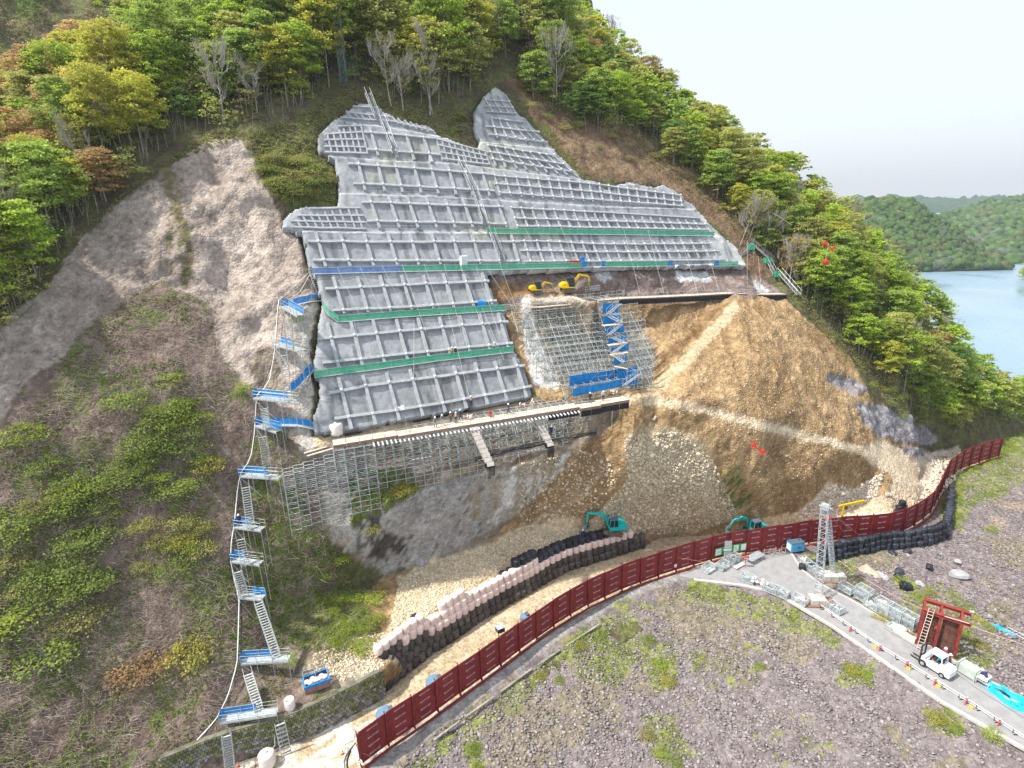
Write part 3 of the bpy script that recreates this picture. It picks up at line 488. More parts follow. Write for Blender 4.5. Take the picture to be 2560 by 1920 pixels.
# far hills with tree-bumped surface
VC_FOREST = vcmat('far forest cover', fine=(.55, 1.5), fs=.09, bump=0, rnd=0)
def far_hill(name, top, base, t0, t1, seed, hue, ext=True):
    """a hill whose skyline runs through `top` and whose shore runs through `base`"""
    tx = np.array([p[0] for p in top], float); n = 170; xs = np.linspace(tx[0], tx[-1], n)
    ty = np.interp(xs, tx, [p[1] for p in top]); by = np.interp(xs, [p[0] for p in base], [p[1] for p in base])
    m_ = 70; V = []; Cc = []
    for j in range(m_ + 14):
        f = min(j / (m_ - 1), 1); yy = by + (ty - by) * f; T = t0 + (t1 - t0) * f ** 1.2; P = D(xs, yy, np.full(n, T))
        if j == 0: pass
        if j >= m_: k = j - m_ + 1; P = D(xs, ty, np.full(n, t1)); P = P + (P - C0) * .035 * k; P[:, 2] -= (k * t1 * .018) 
        if j < 3: P[:, 2] = np.minimum(P[:, 2], LZ + 2 * j)
        V.append(P)
    V = np.array(V); V[0, :, 2] = LZ - 4
    sc = 1 / (t0 * .011); a = np.arange(n)[None] * (np.linalg.norm(V[10, 1] - V[10, 0])) + np.zeros((len(V), 1)); b_ = np.cumsum(np.r_[0, np.linalg.norm(np.diff(V[:, n // 2], axis=0), axis=1)])[:, None] + np.zeros((1, n))
    bm = fbm(a * sc, b_ * sc, seed, 4, .6); V[2:, :, 2] += ((bm - .5) * t0 * .02)[2:]
    big = fbm(a * sc * .12, b_ * sc * .12, seed + 9, 3); V[2:, :, 2] += ((big - .5) * t0 * .03)[2:] * np.minimum(np.arange(len(V))[2:, None] / 20, 1) * np.maximum(0, np.minimum(1, (m_ - np.arange(len(V))[2:, None]) / 20))
    h1 = vn(a * sc * 1.4, b_ * sc * 1.4, seed + 3)[..., None]; h2 = fbm(a * sc * .3, b_ * sc * .3, seed + 5)[..., None]
    A = np.array([.045, .085, .022]); B = np.array([.10, .14, .03]); R = np.array([.17, .10, .055]); G = np.array([.13, .12, .09])
    c = A + (B - A) * h1; c = np.where(h2 > .64, c * .7 + R * .3, c); c = np.where(h2 < .36, c * .55 + G * .45, c); c = c * np.array(hue)  # hue puts the bluish haze of distance into the forest colour
    q, r = V.shape[:2]; idx = np.arange(q * r).reshape(q, r); Fq = np.stack([idx[:-1, :-1], idx[:-1, 1:], idx[1:, 1:], idx[1:, :-1]], -1).reshape(-1, 4)
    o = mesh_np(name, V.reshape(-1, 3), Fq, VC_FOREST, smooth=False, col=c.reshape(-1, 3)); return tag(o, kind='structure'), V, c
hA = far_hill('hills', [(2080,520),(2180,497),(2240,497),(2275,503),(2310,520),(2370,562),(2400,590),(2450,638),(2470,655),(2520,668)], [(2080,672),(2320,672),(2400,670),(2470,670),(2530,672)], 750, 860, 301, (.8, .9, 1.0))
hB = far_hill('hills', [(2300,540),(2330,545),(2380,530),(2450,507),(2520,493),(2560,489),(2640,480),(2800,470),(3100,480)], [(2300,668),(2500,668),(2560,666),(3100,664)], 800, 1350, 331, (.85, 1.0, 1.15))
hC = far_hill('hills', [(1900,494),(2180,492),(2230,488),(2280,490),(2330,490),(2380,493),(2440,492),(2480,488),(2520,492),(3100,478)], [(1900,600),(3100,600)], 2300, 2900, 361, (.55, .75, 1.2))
# ================================================================== CONCRETE FACE with beams
CONC = vcmat('sprayed concrete', fine=(.80, 1.2), fs=1.1, bump=.10, bs=2.2)
BEAMC = mat('cast concrete beam', (.30, .315, .325), .85, .12, 1.4, .04, 3, col2=(.42, .44, .455))
fs_ = .3; q = np.array([sw(PL(float(x), float(y), 0.)) for x, y in FACE])
fs1 = np.arange(q[:, 0].min() - 1, q[:, 0].max() + 1, fs_); fw1 = np.arange(q[:, 1].min() - 1, q[:, 1].max() + 1, fs_); A_, B_ = np.meshgrid(fs1, fw1)
fo = face_off(A_, B_) + (fbm(A_ * .5, B_ * .5, 400) - .5) * .25 + (fbm(A_ * 2, B_ * 2, 410, 3) - .5) * .14
X_, Y_, _ = proj(W3(A_, B_, fo)); X_ = X_ + (fbm(A_ * .7, B_ * .7, 402) - .5) * 9; Y_ = Y_ + (fbm(A_ * .7, B_ * .7, 403) - .5) * 9
edge = pdist(X_, Y_, FACE + [FACE[0]]); ins = inpoly(X_, Y_, FACE)
fo = fo - 0.5 * np.clip(1 - edge / 14, 0, 1) ** 2 * .2
PF = W3(A_, B_, fo); n1 = fbm(A_ * .15, B_ * .15, 420); n2 = fbm(A_ * .6, B_ * .6, 430); n3 = fbm(A_ * 1.1, B_ * .16, 440)
v = np.clip((n1 * .4 + n2 * .3 + fbm(A_ * 2.2, B_ * 1.1, 433) * .3 - .5) * 2.0 + .5, 0, 1)[..., None]
cf = np.array([.265, .28, .295]) + (np.array([.43, .45, .465]) - np.array([.265, .28, .295])) * v
cf = cf * (1 - .42 * np.clip((n3 - .555) * 7, 0, 1))[..., None]          # water streaks below the beams
cf = np.where((n1 > .60)[..., None] & (B_ > 30)[..., None], cf * np.array([1.0, .98, .86]), cf)
cf = cf * .88
for k_ in (3, 4, 5, 6, 7): cf = np.where((np.abs(B_ - np.interp(A_, *BSW[k_]) - .1) < .42)[..., None] & (n2 > .3)[..., None], cf * 1.28, cf)  # ledge edges painted lighter, standing in for sunlight along them
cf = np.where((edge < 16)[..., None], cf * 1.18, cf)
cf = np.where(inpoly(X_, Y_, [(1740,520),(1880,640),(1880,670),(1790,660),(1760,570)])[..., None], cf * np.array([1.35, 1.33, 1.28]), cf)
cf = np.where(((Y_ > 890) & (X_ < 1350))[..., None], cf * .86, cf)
r_, c_ = A_.shape; idx = np.arange(r_ * c_).reshape(r_, c_)
ci = ins[:-1, :-1] & ins[1:, 1:] & ins[:-1, 1:] & ins[1:, :-1]
Q = np.stack([idx[:-1, :-1], idx[:-1, 1:], idx[1:, 1:], idx[1:, :-1]], -1)[ci]
cnt = {}
for f in Q:
    for i in range(4):
        a, b = int(f[i]), int(f[(i + 1) % 4]); cnt[(a, b)] = cnt.get((a, b), 0) + 1
bnd = [(a, b) for (a, b) in cnt if (b, a) not in cnt]; PFf = PF.reshape(-1, 3); cff = cf.reshape(-1, 3)
used = np.unique(Q); rm = np.full(r_ * c_, -1); rm[used] = np.arange(len(used)); V = PFf[used]; bs_ = sorted({i for e in bnd for i in e}); r2 = {i: len(used) + k for k, i in enumerate(bs_)}
V = np.vstack([V, PFf[bs_] - NN * 1.5]); cc = np.vstack([cff[used], cff[bs_] * .9]); F2 = np.array([(rm[b], rm[a], r2[a], r2[b]) for a, b in bnd]); FQ = np.vstack([rm[Q], F2])
slope = empty('concrete_slope', PA, label='great stepped slope of grey sprayed concrete with a raised grid of beams', cat='concrete slope')
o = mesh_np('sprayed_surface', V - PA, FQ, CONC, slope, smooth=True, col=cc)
def on_face(x, y, extra=0.0):
    x = np.asarray(x, float); y = np.asarray(y, float); oo = np.zeros(x.shape)
    for _ in range(8): P = PL(x, y, oo); s, w_, _o = sw(P); oo = .5 * oo + .5 * face_off(s, w_)
    return PL(x, y, oo) + NN * extra
def strip(P, wdt, hgt, m, parent, name='beam'):
    P = np.array(P); T = np.gradient(P, axis=0); T /= np.linalg.norm(T, axis=1)[:, None]; Sd = np.cross(T, NN); Sd /= np.linalg.norm(Sd, axis=1)[:, None]
    V = np.concatenate([np.stack([P - Sd * wdt / 2 - NN * .35, P + Sd * wdt / 2 - NN * .35, P + Sd * wdt / 2 + NN * hgt, P - Sd * wdt / 2 + NN * hgt], 1)]).reshape(-1, 3); n = len(P); Fc = [(3, 2, 1, 0), tuple(4 * (n - 1) + k for k in range(4))]
    for i in range(n - 1):
        for k in range(4): a = 4 * i + k; b = 4 * i + (k + 1) % 4; Fc.append((a, b, b + 4, a + 4))
    return mesh_np(name, V - PA, Fc, m, parent)
anch = MB(PA)
def frame(tops, bots, n, hs, wv=.48, wh=.43, hh=.44, label=None, caps=True):
    """one lattice of beams: n ribs swept between two edges, and cross beams hs"""
    fr = empty('beam_grid', (0, 0, 0)); fr.parent = slope
    if label: fr['label'] = label
    tp = on_face(np.array([p[0] for p in tops]), np.array([p[1] for p in tops])); bt = on_face(np.array([p[0] for p in bots]), np.array([p[1] for p in bots]))
    t_ = ipl(tp, n); b_ = ipl(bt, n); ribs = []
    for i in range(n):
        jit = random.uniform(-.12, .12); L = np.linalg.norm(t_[i] - b_[i]); k = max(3, int(L / 1.2)); P = np.linspace(b_[i], t_[i], k) + HS * jit
        if wv > .4 and L > 4: P[-1] -= (P[-1] - P[0]) / L * random.uniform(0, .3)
        X, Y, _ = proj(P); P = on_face(X, Y); strip(P, wv * random.uniform(.92, 1.08), hh, BEAMC, fr); ribs.append(P)
    for h in hs:
        pts = ipl(h, step=22); pts[:, 1] += (fbm(pts[:, 0] * .02, pts[:, 1] * .01, 7) - .5) * 3.0
        P = on_face(pts[:, 0], pts[:, 1]); strip(P, wh, hh + .04, BEAMC, fr)
        if caps:
            for rb in ribs:
                X, Y, _ = proj(rb); yy = np.interp(np.interp(np.mean(X), pts[:, 0], np.arange(len(pts))), np.arange(len(pts)), pts[:, 1])
                j = np.argmin(np.abs(Y - yy)); xx = np.interp(yy, Y[::-1], X[::-1]) if Y[0] > Y[-1] else X[j]
                if pts[0, 0] - 6 < xx < pts[-1, 0] + 6 and min(Y) - 3 < yy < max(Y) + 3:
                    c = on_face(np.array(xx), np.array(yy), hh + .04); anch.lathe([(.24, 0), (.22, .12), (.1, .2)], c, 6, ax=(HS, HW, NN))
    return fr
frame([(846,945),(1284,895)], [(879,1074),(1317,995)], 9, [[(823,985),(915,966),(1095,943),(1310,915)], [(836,1048),(1000,1025),(1130,1004),(1327,967)]], label='lowest beam grid, just above the long wooden deck')
frame([(816,809),(1244,783)], [(846,922),(1270,870)], 9, [[(794,849),(1000,830),(1269,806)], [(806,909),(1000,888),(1280,859)]], label='beam grid between the two lowest green nets')
frame([(833,693),(1204,683)], [(862,786),(1230,764)], 8, [[(813,725),(960,717),(1221,705)], [(831,778),(1050,768),(1240,754)]], label='beam grid under the long blue and green net')
frame([(790,582),(1277,590)], [(816,669),(1297,660)], 10, [[(769,606),(1030,608),(1297,606)], [(783,653),(1297,655)]], label='coarse beam grid above the blue net')
frame([(1309,603),(1768,600)], [(1326,658),(1793,646)], 19, [[(1297,604),(1530,612),(1770,610)], [(1300,628),(1550,632),(1796,629)], [(1310,655),(1550,654),(1812,650)]], .36, .34, .34, label='finer beam grid right of the coarse one above the green net')
frame([(921,488),(1239,503)], [(950,572),(1265,570)], 8, [[(904,508),(1090,514),(1257,519)], [(917,555),(1264,562)]], label='coarse beam grid on the fifth step, left of the steel ladder')
frame([(735,545),(886,519)], [(752,570),(904,572)], 9, [[(727,555),(913,557)], [(744,541),(908,540)], [(775,523),(900,521)], [(729,570),(915,573)]], .3, .3, .3, label='small close-meshed beam grid at the left end', caps=False)
frame([(1275,521),(1753,553)], [(1293,572),(1768,576)], 21, [[(1278,521),(1500,532),(1749,546)], [(1285,547),(1768,562)], [(1293,567),(1766,575)]], .36, .34, .34, label='finer beam grid along the upper green net')
frame([(893,402),(1201,423)], [(912,478),(1223,492)], 8, [[(870,412),(1060,425),(1235,439)], [(883,461),(1060,470),(1235,479)]], label='coarse beam grid in the middle of the slope')
frame([(1232,430),(1452,452),(1700,487)], [(1250,490),(1452,504),(1704,519)], 20, [[(1234,441),(1452,458),(1696,489)], [(1236,461),(1452,478),(1703,505)], [(1246,483),(1452,498),(1708,516)]], .36, .34, .34, label='finer beam grid on the wavy-topped right part')
frame([(924,320),(1058,345)], [(946,391),(1080,408)], 4, [[(910,333),(1000,340),(1087,349)], [(917,376),(1098,389)]], label='coarse beam grid beside the upper steel ladder')
frame([(818,335),(900,312)], [(830,383),(918,387)], 7, [[(813,338),(903,332)], [(810,352),(906,350)], [(810,368),(912,370)], [(812,382),(915,385)], [(845,318),(900,316)]], .3, .3, .3, label='close-meshed beam grid on the rounded left shoulder', caps=False)
frame([(1089,347),(1210,378)], [(1105,403),(1224,414)], 9, [[(1089,349),(1215,381)], [(1093,364),(1217,392)], [(1098,382),(1220,403)], [(1103,398),(1224,413)]], .3, .3, .3, label='close-meshed beam grid at the foot of the notch', caps=False)
frame([(1217,365),(1385,392)], [(1238,416),(1442,442)], 9, [[(1217,365),(1378,389)], [(1219,382),(1409,412)], [(1226,400),(1436,432)]], .36, .34, .34, label='beam grid low on the pointed right lobe')
frame([(1228,299),(1322,322)], [(1243,347),(1364,361)], 6, [[(1232,298),(1308,307)], [(1213,318),(1348,332)], [(1221,338),(1368,358)]], .36, .34, .34, label='beam grid halfway up the pointed lobe')
frame([(1210,246),(1262,239)], [(1230,280),(1288,284)], 4, [[(1216,252),(1270,256)], [(1210,267),(1280,271)], [(1214,282),(1290,286)]], .36, .34, .34, label='topmost beam grid on the pointed lobe')
frame([(866,279),(975,292),(1070,320)], [(880,299),(975,308),(1088,335)], 14, [[(870,283),(975,294)], [(852,296),(985,305),(1085,330)], [(882,268),(945,270)]], .3, .3, .3, label='close-meshed beam grid along the top left rim', caps=False)
CAPM = mat('galvanised cap', (.62, .66, .68), .45, metal=.3); anch.build('anchor_caps', CAPM, slope, kind='stuff')
# ================================================================== common metals, nets, wood
GALV = mat('galvanised steel', (.40, .44, .45), .5, .2, 3, metal=.35, col2=(.60, .64, .64)); GALVD = mat('dull scaffold tube', (.30, .36, .36), .55, .2, 2, metal=.3, col2=(.50, .56, .55))
GREEN = mat('green safety net', (.02, .38, .19), .7, .25, 1.5, .05, 4, col2=(.05, .50, .28), alpha=.85); BLUE = mat('blue safety net', (.005, .17, .50), .6, .25, 1.2, .06, 3, col2=(.01, .27, .66), alpha=.93)
LBLUE = mat('faded blue net', (.08, .20, .52), .7, .2, 1.2, .05, 4, col2=(.14, .30, .62), alpha=.85); PLY = mat('pale plywood deck', (.55, .44, .33), .8, .15, .7, 0, col2=(.74, .62, .50)); FASC = mat('brown fascia board', (.24, .16, .12), .8, .2, 1.5)
BLACKS = mat('black sheet', (.012, .013, .017), .5, .4, 2, .05, 3); WHITE = mat('white paint', (.74, .75, .74), .5, .06, 2); REDP = mat('red primer steel', (.19, .022, .018), .65, .2, 1.5, col2=(.30, .055, .04)); ROPE = mat('pale rope', (.55, .53, .47), .9)
DGREY = mat('dark grey rubber', (.03, .03, .033), .7); YEL = mat('yellow paint', (.80, .52, .01), .4, .08); GLASS = mat('tinted glass', (.02, .028, .03), .08, .1, spec=.6)
def wpts(P): return [np.array(p) for p in P]
def net_run(line, o, h, m, label, cat='safety net', name='safety_net', step=1.9, face=True, zs=0.0, group=None):
    px = ipl(line, step=14); P = PL(px[:, 0], px[:, 1], o if np.isscalar(o) else np.interp(px[:, 0], [line[0][0], line[-1][0]], o)); P = ipl(P, step=step)
    r = empty(name, P[0], label=label, cat=cat, group=group); V = []; Fc = []; k = 4
    for i in range(len(P) - 1):
        for j in range(k + 1):
            p = P[i] + (P[i + 1] - P[i]) * j / k; sag = .06 * math.sin(j / k * math.pi) + random.uniform(-.03, .03); V += [p + [0, 0, .05], p - NN * .04 + [0, 0, h * .55], p + [0, 0, h - sag]]
            if j: a = len(V) - 6; Fc += [(a, a + 3, a + 4, a + 1), (a + 1, a + 4, a + 5, a + 2)]
    mesh_np('net', np.array(V) - P[0], Fc, m, r)
    b = MB(P[0])
    for i, p in enumerate(P): b.tube(p - [0, 0, .1], p + [0, 0, h + .15], .03, 4)
    for i in range(len(P) - 1):
        for z_ in (h + .02, h * .5): b.tube(P[i] + [0, 0, z_], P[i + 1] + [0, 0, z_], .022, 4)
        b.bar(P[i] + HN * .3 - [0, 0, .06], P[i + 1] + HN * .3 - [0, 0, .06], .55, .05)
    b.build('railing', GALVD, r); return r
net_run([(787,944),(932,925),(1098,902),(1284,880)], .75, 1.05, GREEN, 'lowest green net railing along the slope, workers standing behind it')
net_run([(808,764),(836,806),(998,793),(1264,776)], .75, 1.0, GREEN, 'green net railing that steps down at its left end beside the blue walkway')
net_run([(781,685),(1003,679)], .75, .95, LBLUE, 'faded blue net railing at the left of the long green one')
net_run([(1003,679),(1242,674),(1453,669)], .75, .95, GREEN, 'long green net railing passing the white cabinet')
net_run([(1515,667),(1668,665)], .75, .95, GREEN, 'green net railing between the two small blue net ends')
net_run([(1790,665),(1845,664)], .75, .95, GREEN, 'short green net railing at the right end under the pale concrete')
net_run([(1218,584),(1500,586),(1785,590)], .75, .95, GREEN, 'uppermost green net railing across the right half of the slope')
for x0, x1, y, lb in ((1455, 1468, 668, 'small blue net end left of the gap in the green net'), (1503, 1514, 667, 'small blue net end right of the gap in the green net'), (1668, 1682, 665, 'small blue net end beside the grey ledge gap'), (1784, 1797, 665, 'small blue net end at the last green stretch')): net_run([(x0, y), (x1, y)], .8, 1.15, BLUE, lb, step=.9)
def rail_line(line, o, label, h=1.0):
    px = ipl(line, step=14); P = ipl(PL(px[:, 0], px[:, 1], o), step=1.9); b = MB(P[0])
    for p in P: b.tube(p, p + [0, 0, h], .022, 4)
    for i in range(len(P) - 1):
        for z_ in (h, h * .5): b.tube(P[i] + [0, 0, z_], P[i + 1] + [0, 0, z_], .018, 4)
    o_ = b.build('handrail', GALVD); o_.location = P[0]; return tag(o_, label, 'handrail')
rail_line([(722,575),(917,578),(1206,580)], .6, 'thin pipe handrail on the fourth ledge left of the upper green net')
rail_line([(885,482),(1098,489),(1206,496)], .6, 'thin pipe handrail on the fifth ledge of the slope')
rail_line([(1500,514),(1735,521)], .6, 'thin pipe handrail on the right end of the fifth ledge')
# ================================================================== steel ladders laid on the slope
def stair(p0, p1, wd, label=None, parent=None, rails=True, name='steel_ladder', cat='ladder', group=None, tread=.3, m=GALV, th=.14):
    p0 = np.array(p0, float); p1 = np.array(p1, float); d = p1 - p0; L = np.linalg.norm(d); d /= L; sd_ = np.cross(d, NN); sd_ /= np.linalg.norm(sd_)
    if abs(sd_[2]) > .5: sd_ = HS.copy()
    sd_[2] = 0; sd_ /= np.linalg.norm(sd_)
    r = parent or empty(name, p0, label=label, cat=cat, group=group); org = np.array(r.location) if parent is not None else p0
    for s_ in (-1, 1):
        b = MB(org); b.bar(p0 + sd_ * wd / 2 * s_, p1 + sd_ * wd / 2 * s_, .06, th); b.build('stringer', m, r)
    b = MB(org); n = max(3, int(L / tread))
    for i in range(n): c = p0 + d * L * (i + .5) / n; b.bar(c - sd_ * wd / 2, c + sd_ * wd / 2, .2, .04)
    b.build('treads', m, r)
    if rails:
        b = MB(org)
        for s_ in (-1, 1):
            b.tube(p0 + sd_ * wd / 2 * s_ + [0, 0, .95], p1 + sd_ * wd / 2 * s_ + [0, 0, .95], .03)
            for i in range(0, n, 5): c = p0 + d * L * (i + .5) / n + sd_ * wd / 2 * s_; b.tube(c, c + [0, 0, .95], .025)
        b.build('handrails', m, r)
    return r
for a, b_, lb in (((917,240),(942,303),'steel ladder over the top left rim of the concrete'), ((954,306),(986,391),'second steel ladder down, on the coarse grid near the top'), ((1148,410),(1181,482),'steel ladder in the middle of the slope, upper of the pair'), ((1184,484),(1210,566),'steel ladder reaching the left end of the upper green net'), ((1226,586),(1253,656),'steel ladder between the two long green nets')):
    P = on_face(np.array([a[0], b_[0]]), np.array([a[1], b_[1]]), .75); stair(P[1], P[0], 1.0, lb, th=.2)
for a, b_, lb, wd in (((1850,660),(1880,622),'thin steel ladder on the pale concrete at the right end', .8), ((1878,622),(1932,668),'steel stairway leaving the slope top at the right trees', 1.0), ((1920,668),(1935,700),'short steep steel stairway under the green net box', 1.0), ((1946,694),(1996,752),'long steel stairway down through the brush on the right', 1.3)):
    P = on_hill(np.array([a[0], b_[0]]), np.array([a[1], b_[1]]), 1.3); stair(P[1] if P[1][2] < P[0][2] else P[0], P[0] if P[1][2] < P[0][2] else P[1], wd, lb)
for x, y, lb in ((1917,664,'small green net box at the upper turn of the right stairway'), (1940,699,'small green net box at the lower turn of the right stairway'), (1876,631,'tiny green net box at the slope corner by the trees')):
    p = on_hill(np.array(x), np.array(y), .6); r = empty('net_box', p, label=lb, cat='safety net'); b = MB()
    for k in range(4): a = math.pi / 2 * k; b.bar((.6 * math.cos(a) - .6 * math.sin(a), .6 * math.sin(a) + .6 * math.cos(a), .6), (.6 * math.cos(a) + .6 * math.sin(a), .6 * math.sin(a) - .6 * math.cos(a), .6), .03, 1.1)
    b.build('net', GREEN, r); b = MB()
    for sx in (-.6, .6):
        for sy in (-.6, .6): b.tube((sx, sy, -1.5), (sx, sy, 1.3), .03)
    b.build('posts', GALVD, r)
# ================================================================== stairway on the left
LAND = [ # deck left px, deck right px, net from,to fraction, label
 ((555,1832),(692,1785),0,.62,'lowest steel landing with blue net above the stone wall'), ((607,1683),(721,1652),0,.66,'second landing of the left stairway, long blue net'), ((599,1517),(654,1499),.45,1,'narrow landing where the stairway turns, blue net on its right'),
 ((582,1427),(648,1412),0,.33,'small landing with a short blue net, fourth from the bottom'), ((590,1342),(652,1326),0,.42,'small landing on which a worker stands'), ((602,1214),(697,1196),0,.64,'landing with blue net beside the yellow bush level'),
 ((643,1088),(690,1080),0,1,'landing at the left end of the blue walkway to the wooden deck'), ((637,1019),(736,1005),0,.75,'landing with sagging blue net below the rock bulge'), ((685,884),(751,878),.1,.5,'small landing against the rock with a blue net corner'), ((707,790),(742,789),0,1,'topmost landing of the left stairway')]
FLI = [((578,1938),(566,1838)),((648,1778),(619,1684)),((692,1645),(645,1506)),((612,1492),(593,1428)),((614,1416),(601,1346)),((628,1324),(614,1216)),((672,1194),(655,1090)),((668,1070),(660,1020)),((721,1003),(709,886)),((726,878),(718,793))]
def land_pt(x, y): return on_hill(np.array(float(x)), np.array(float(y)), 1.5)
LP_ = []
for (a, b_, f0, f1, lb) in LAND:
    A = land_pt(*a); B = Z(float(b_[0]), float(b_[1]), A[2]); 
    if np.linalg.norm(B - A) > 14: B = land_pt(*b_)
    u = (B - A) / np.linalg.norm(B - A); inw = np.array([-u[1], u[0], 0]); inw /= np.linalg.norm(inw); r = empty('stair_landing', A, label=lb, cat='stair landing')
    b = MB(A)
    for k in range(3): b.bar(A + inw * (.15 + .32 * k), B + inw * (.15 + .32 * k), .29, .07)
    b.bar(A - [0, 0, .16], B - [0, 0, .16], .08, .25); b.bar(A + inw - [0, 0, .16], B + inw - [0, 0, .16], .08, .25); b.build('platform', GALV, r)
    L = np.linalg.norm(B - A); n = max(2, int(L / 1.8) + 1); b = MB(A)
    for i in range(n):
        for s_ in (0, 1): p = A + (B - A) * i / (n - 1) + inw * s_; g = hill_z(p[0], p[1]); b.tube((p[0], p[1], max(g, p[2] - 6) - .2), p + [0, 0, 1.15], .035, 4)
    for s_ in (0, 1):
        for z_ in (1.05, .55): b.tube(A + inw * s_ + [0, 0, z_], B + inw * s_ + [0, 0, z_], .028, 4)
    b.tube(A - [0, 0, .2], A + (B - A) * .5 - [0, 0, 3], .03); b.build('scaffold_tubes', GALVD, r)
    a0 = A + (B - A) * f0; a1 = A + (B - A) * f1; k = 8; V = []; Fc = []
    side = inw if lb.startswith('narrow') else inw * 1.02
    for i in range(k + 1): p = a0 + (a1 - a0) * i / k + side; V += [p + [0, 0, .0], p + [0, 0, 1.1 - .08 * math.sin(i * 2.1) ** 2]]
    Fc = [(2 * i, 2 * i + 2, 2 * i + 3, 2 * i + 1) for i in range(k)]
    if f0 == 0: V += [A, A + [0, 0, 1.05], A + side + [0, 0, 0], A + side + [0, 0, 1.05]]; Fc.append((2 * k + 2, 2 * k + 3, 2 * k + 5, 2 * k + 4))
    mesh_np('net', np.array(V) - A, Fc, BLUE, r); LP_.append((A, B))
FL_LB = ['flight at the picture foot, against the stone wall', 'flight between the two lowest landings', 'long flight leaning left up to the turn', 'short flight left of the brushwood heap', 'flight below the standing worker', 'flight under the wide blue landing', 'flight up to the walkway to the wooden deck', 'shortest flight, under the sagging blue net', 'long flight beside the pale rock', 'uppermost flight of the left stairway']
for i, (a, b_) in enumerate(FLI):
    zb = -0.0 if i == 0 else LP_[i - 1][0][2] + .05; zt = LP_[i][0][2] + .02
    p0 = Z(float(a[0]), float(a[1]), zb); p1 = Z(float(b_[0]), float(b_[1]), zt); stair(p0, p1, .95, 'steel stair ' + FL_LB[i], name='stair_flight', cat='stair flight', tread=.32)
# walkways with blue net
def walkway(line, o, label, m=BLUE, wd=.8, both=True, lift=1.2):
    P = ipl([on_hill(np.array(float(x)), np.array(float(y)), lift) for x, y in line], step=1.0); r = empty('walkway', P[0], label=label, cat='walkway'); b = MB(P[0]); c = MB(P[0])
    for i in range(len(P) - 1): b.bar(P[i], P[i + 1], wd, .09)
    b.build('platform', GALV, r); V = []; Fc = []
    for s_ in ((0, 1) if both else (1,)):
        k0 = len(V)
        for p in P: V += [p + HN * (wd * (s_ - .5)), p + HN * (wd * (s_ - .5)) + [0, 0, 1.0 + random.uniform(-.08, .05)]]; c.tube(V[-2] - [0, 0, .8], V[-2] + [0, 0, 1.2], .025)
        Fc += [(k0 + 2 * i, k0 + 2 * i + 2, k0 + 2 * i + 3, k0 + 2 * i + 1) for i in range(len(P) - 1)]
    mesh_np('net', np.array(V) - P[0], Fc, m, r); c.build('posts', GALVD, r); return r
walkway([(680,1082),(750,1083),(790,1090),(814,1096)], 0, 'blue-netted gangway sloping from the stairs to the wooden deck', both=False)
walkway([(728,1000),(748,985),(768,962),(783,944)], 0, 'curved blue-netted steps rising to the lowest green net')
walkway([(738,783),(777,773),(806,770)], 0, 'blue-netted gangway from the top landing to the concrete', both=False)
P = on_hill(np.array([804., 780.]), np.array([764., 690.]), 1.2); stair(P[0], P[1], .9, 'steel ladder up the left edge of the concrete to the faded blue net')
# hoses down the left stairway and ropes on the slope
def cable(line, lift, r, m, label, cat='hose', name='hose', surf='hill', n=None, sag=0):
    px = ipl(line, step=25 if n is None else None, n=n)
    P = on_hill(px[:, 0], px[:, 1], lift) if surf == 'hill' else (on_face(px[:, 0], px[:, 1], lift) if surf == 'face' else PL(px[:, 0], px[:, 1], lift))
    b = MB(P[0]); b.path(list(P), r, 5); o_ = b.build(name, m); o_.location = P[0]; return tag(o_, label, cat)
cable([(700,770),(697,800),(690,900),(675,980),(645,1010),(640,1100),(630,1170),(604,1205),(597,1250),(590,1330),(583,1370),(580,1420),(590,1470),(602,1515),(600,1600),(597,1680),(575,1760),(545,1820),(500,1870),(440,1920)], 1.3, .065, WHITE, 'bundle of white hoses running down the whole left stairway')
cable([(700,772),(690,905),(650,1015),(612,1200),(592,1340),(608,1520),(606,1690),(566,1790),(520,1850),(470,1920)], 1.1, .05, DGREY, 'thin dark hose beside the white bundle on the left stairway')
for i, (l, lb) in enumerate((([(705,772),(745,735),(775,705)], 'pale rope fanning up to the ladder, upper one'), ([(712,778),(750,760),(778,710)], 'pale rope fanning up to the ladder, lower one'))): cable(l, 1.5, .05, ROPE, lb, 'rope', 'rope')
RL = [(843,668,905,800), (900,668,960,790), (955,664,1010,770), (1005,660,1065,830), (1060,660,1105,790), (1110,660,1160,860), (1150,662,1200,800), (1190,665,1250,840), (1215,668,1290,780), (1120,780,1175,1000), (1035,800,1034,955), (885,800,905,900), (1205,770,1260,900)]
for i, (x0, y0, x1, y1) in enumerate(RL):
    P0 = PL(float(x0), float(y0), 1.8); P1 = PL(float(x1), float(y1), .9); b = MB(P0); b.tube(P0, P1, .022, 3); o_ = b.build('rope', ROPE); o_.location = P0; tag(o_, 'thin safety rope slanting down over the lower concrete grids', 'rope', 'safety ropes on the lower concrete')
for i, (x0, y0, x1, y1) in enumerate([(1310,560,1350,660),(1400,560,1440,665),(1560,575,1600,735),(1620,575,1660,735),(1700,590,1745,735),(1760,600,1800,735),(1868,600,1868,738),(1895,640,1905,735),(1250,660,1290,770)]):
    P0 = PL(float(x0), float(y0), 1.5); P1 = PL(float(x1), float(y1), .7); b = MB(P0); b.tube(P0, P1, .02, 3); o_ = b.build('rope', ROPE); o_.location = P0; tag(o_, 'thin rope hanging over the rock band at the right', 'rope', 'ropes over the right rock band')
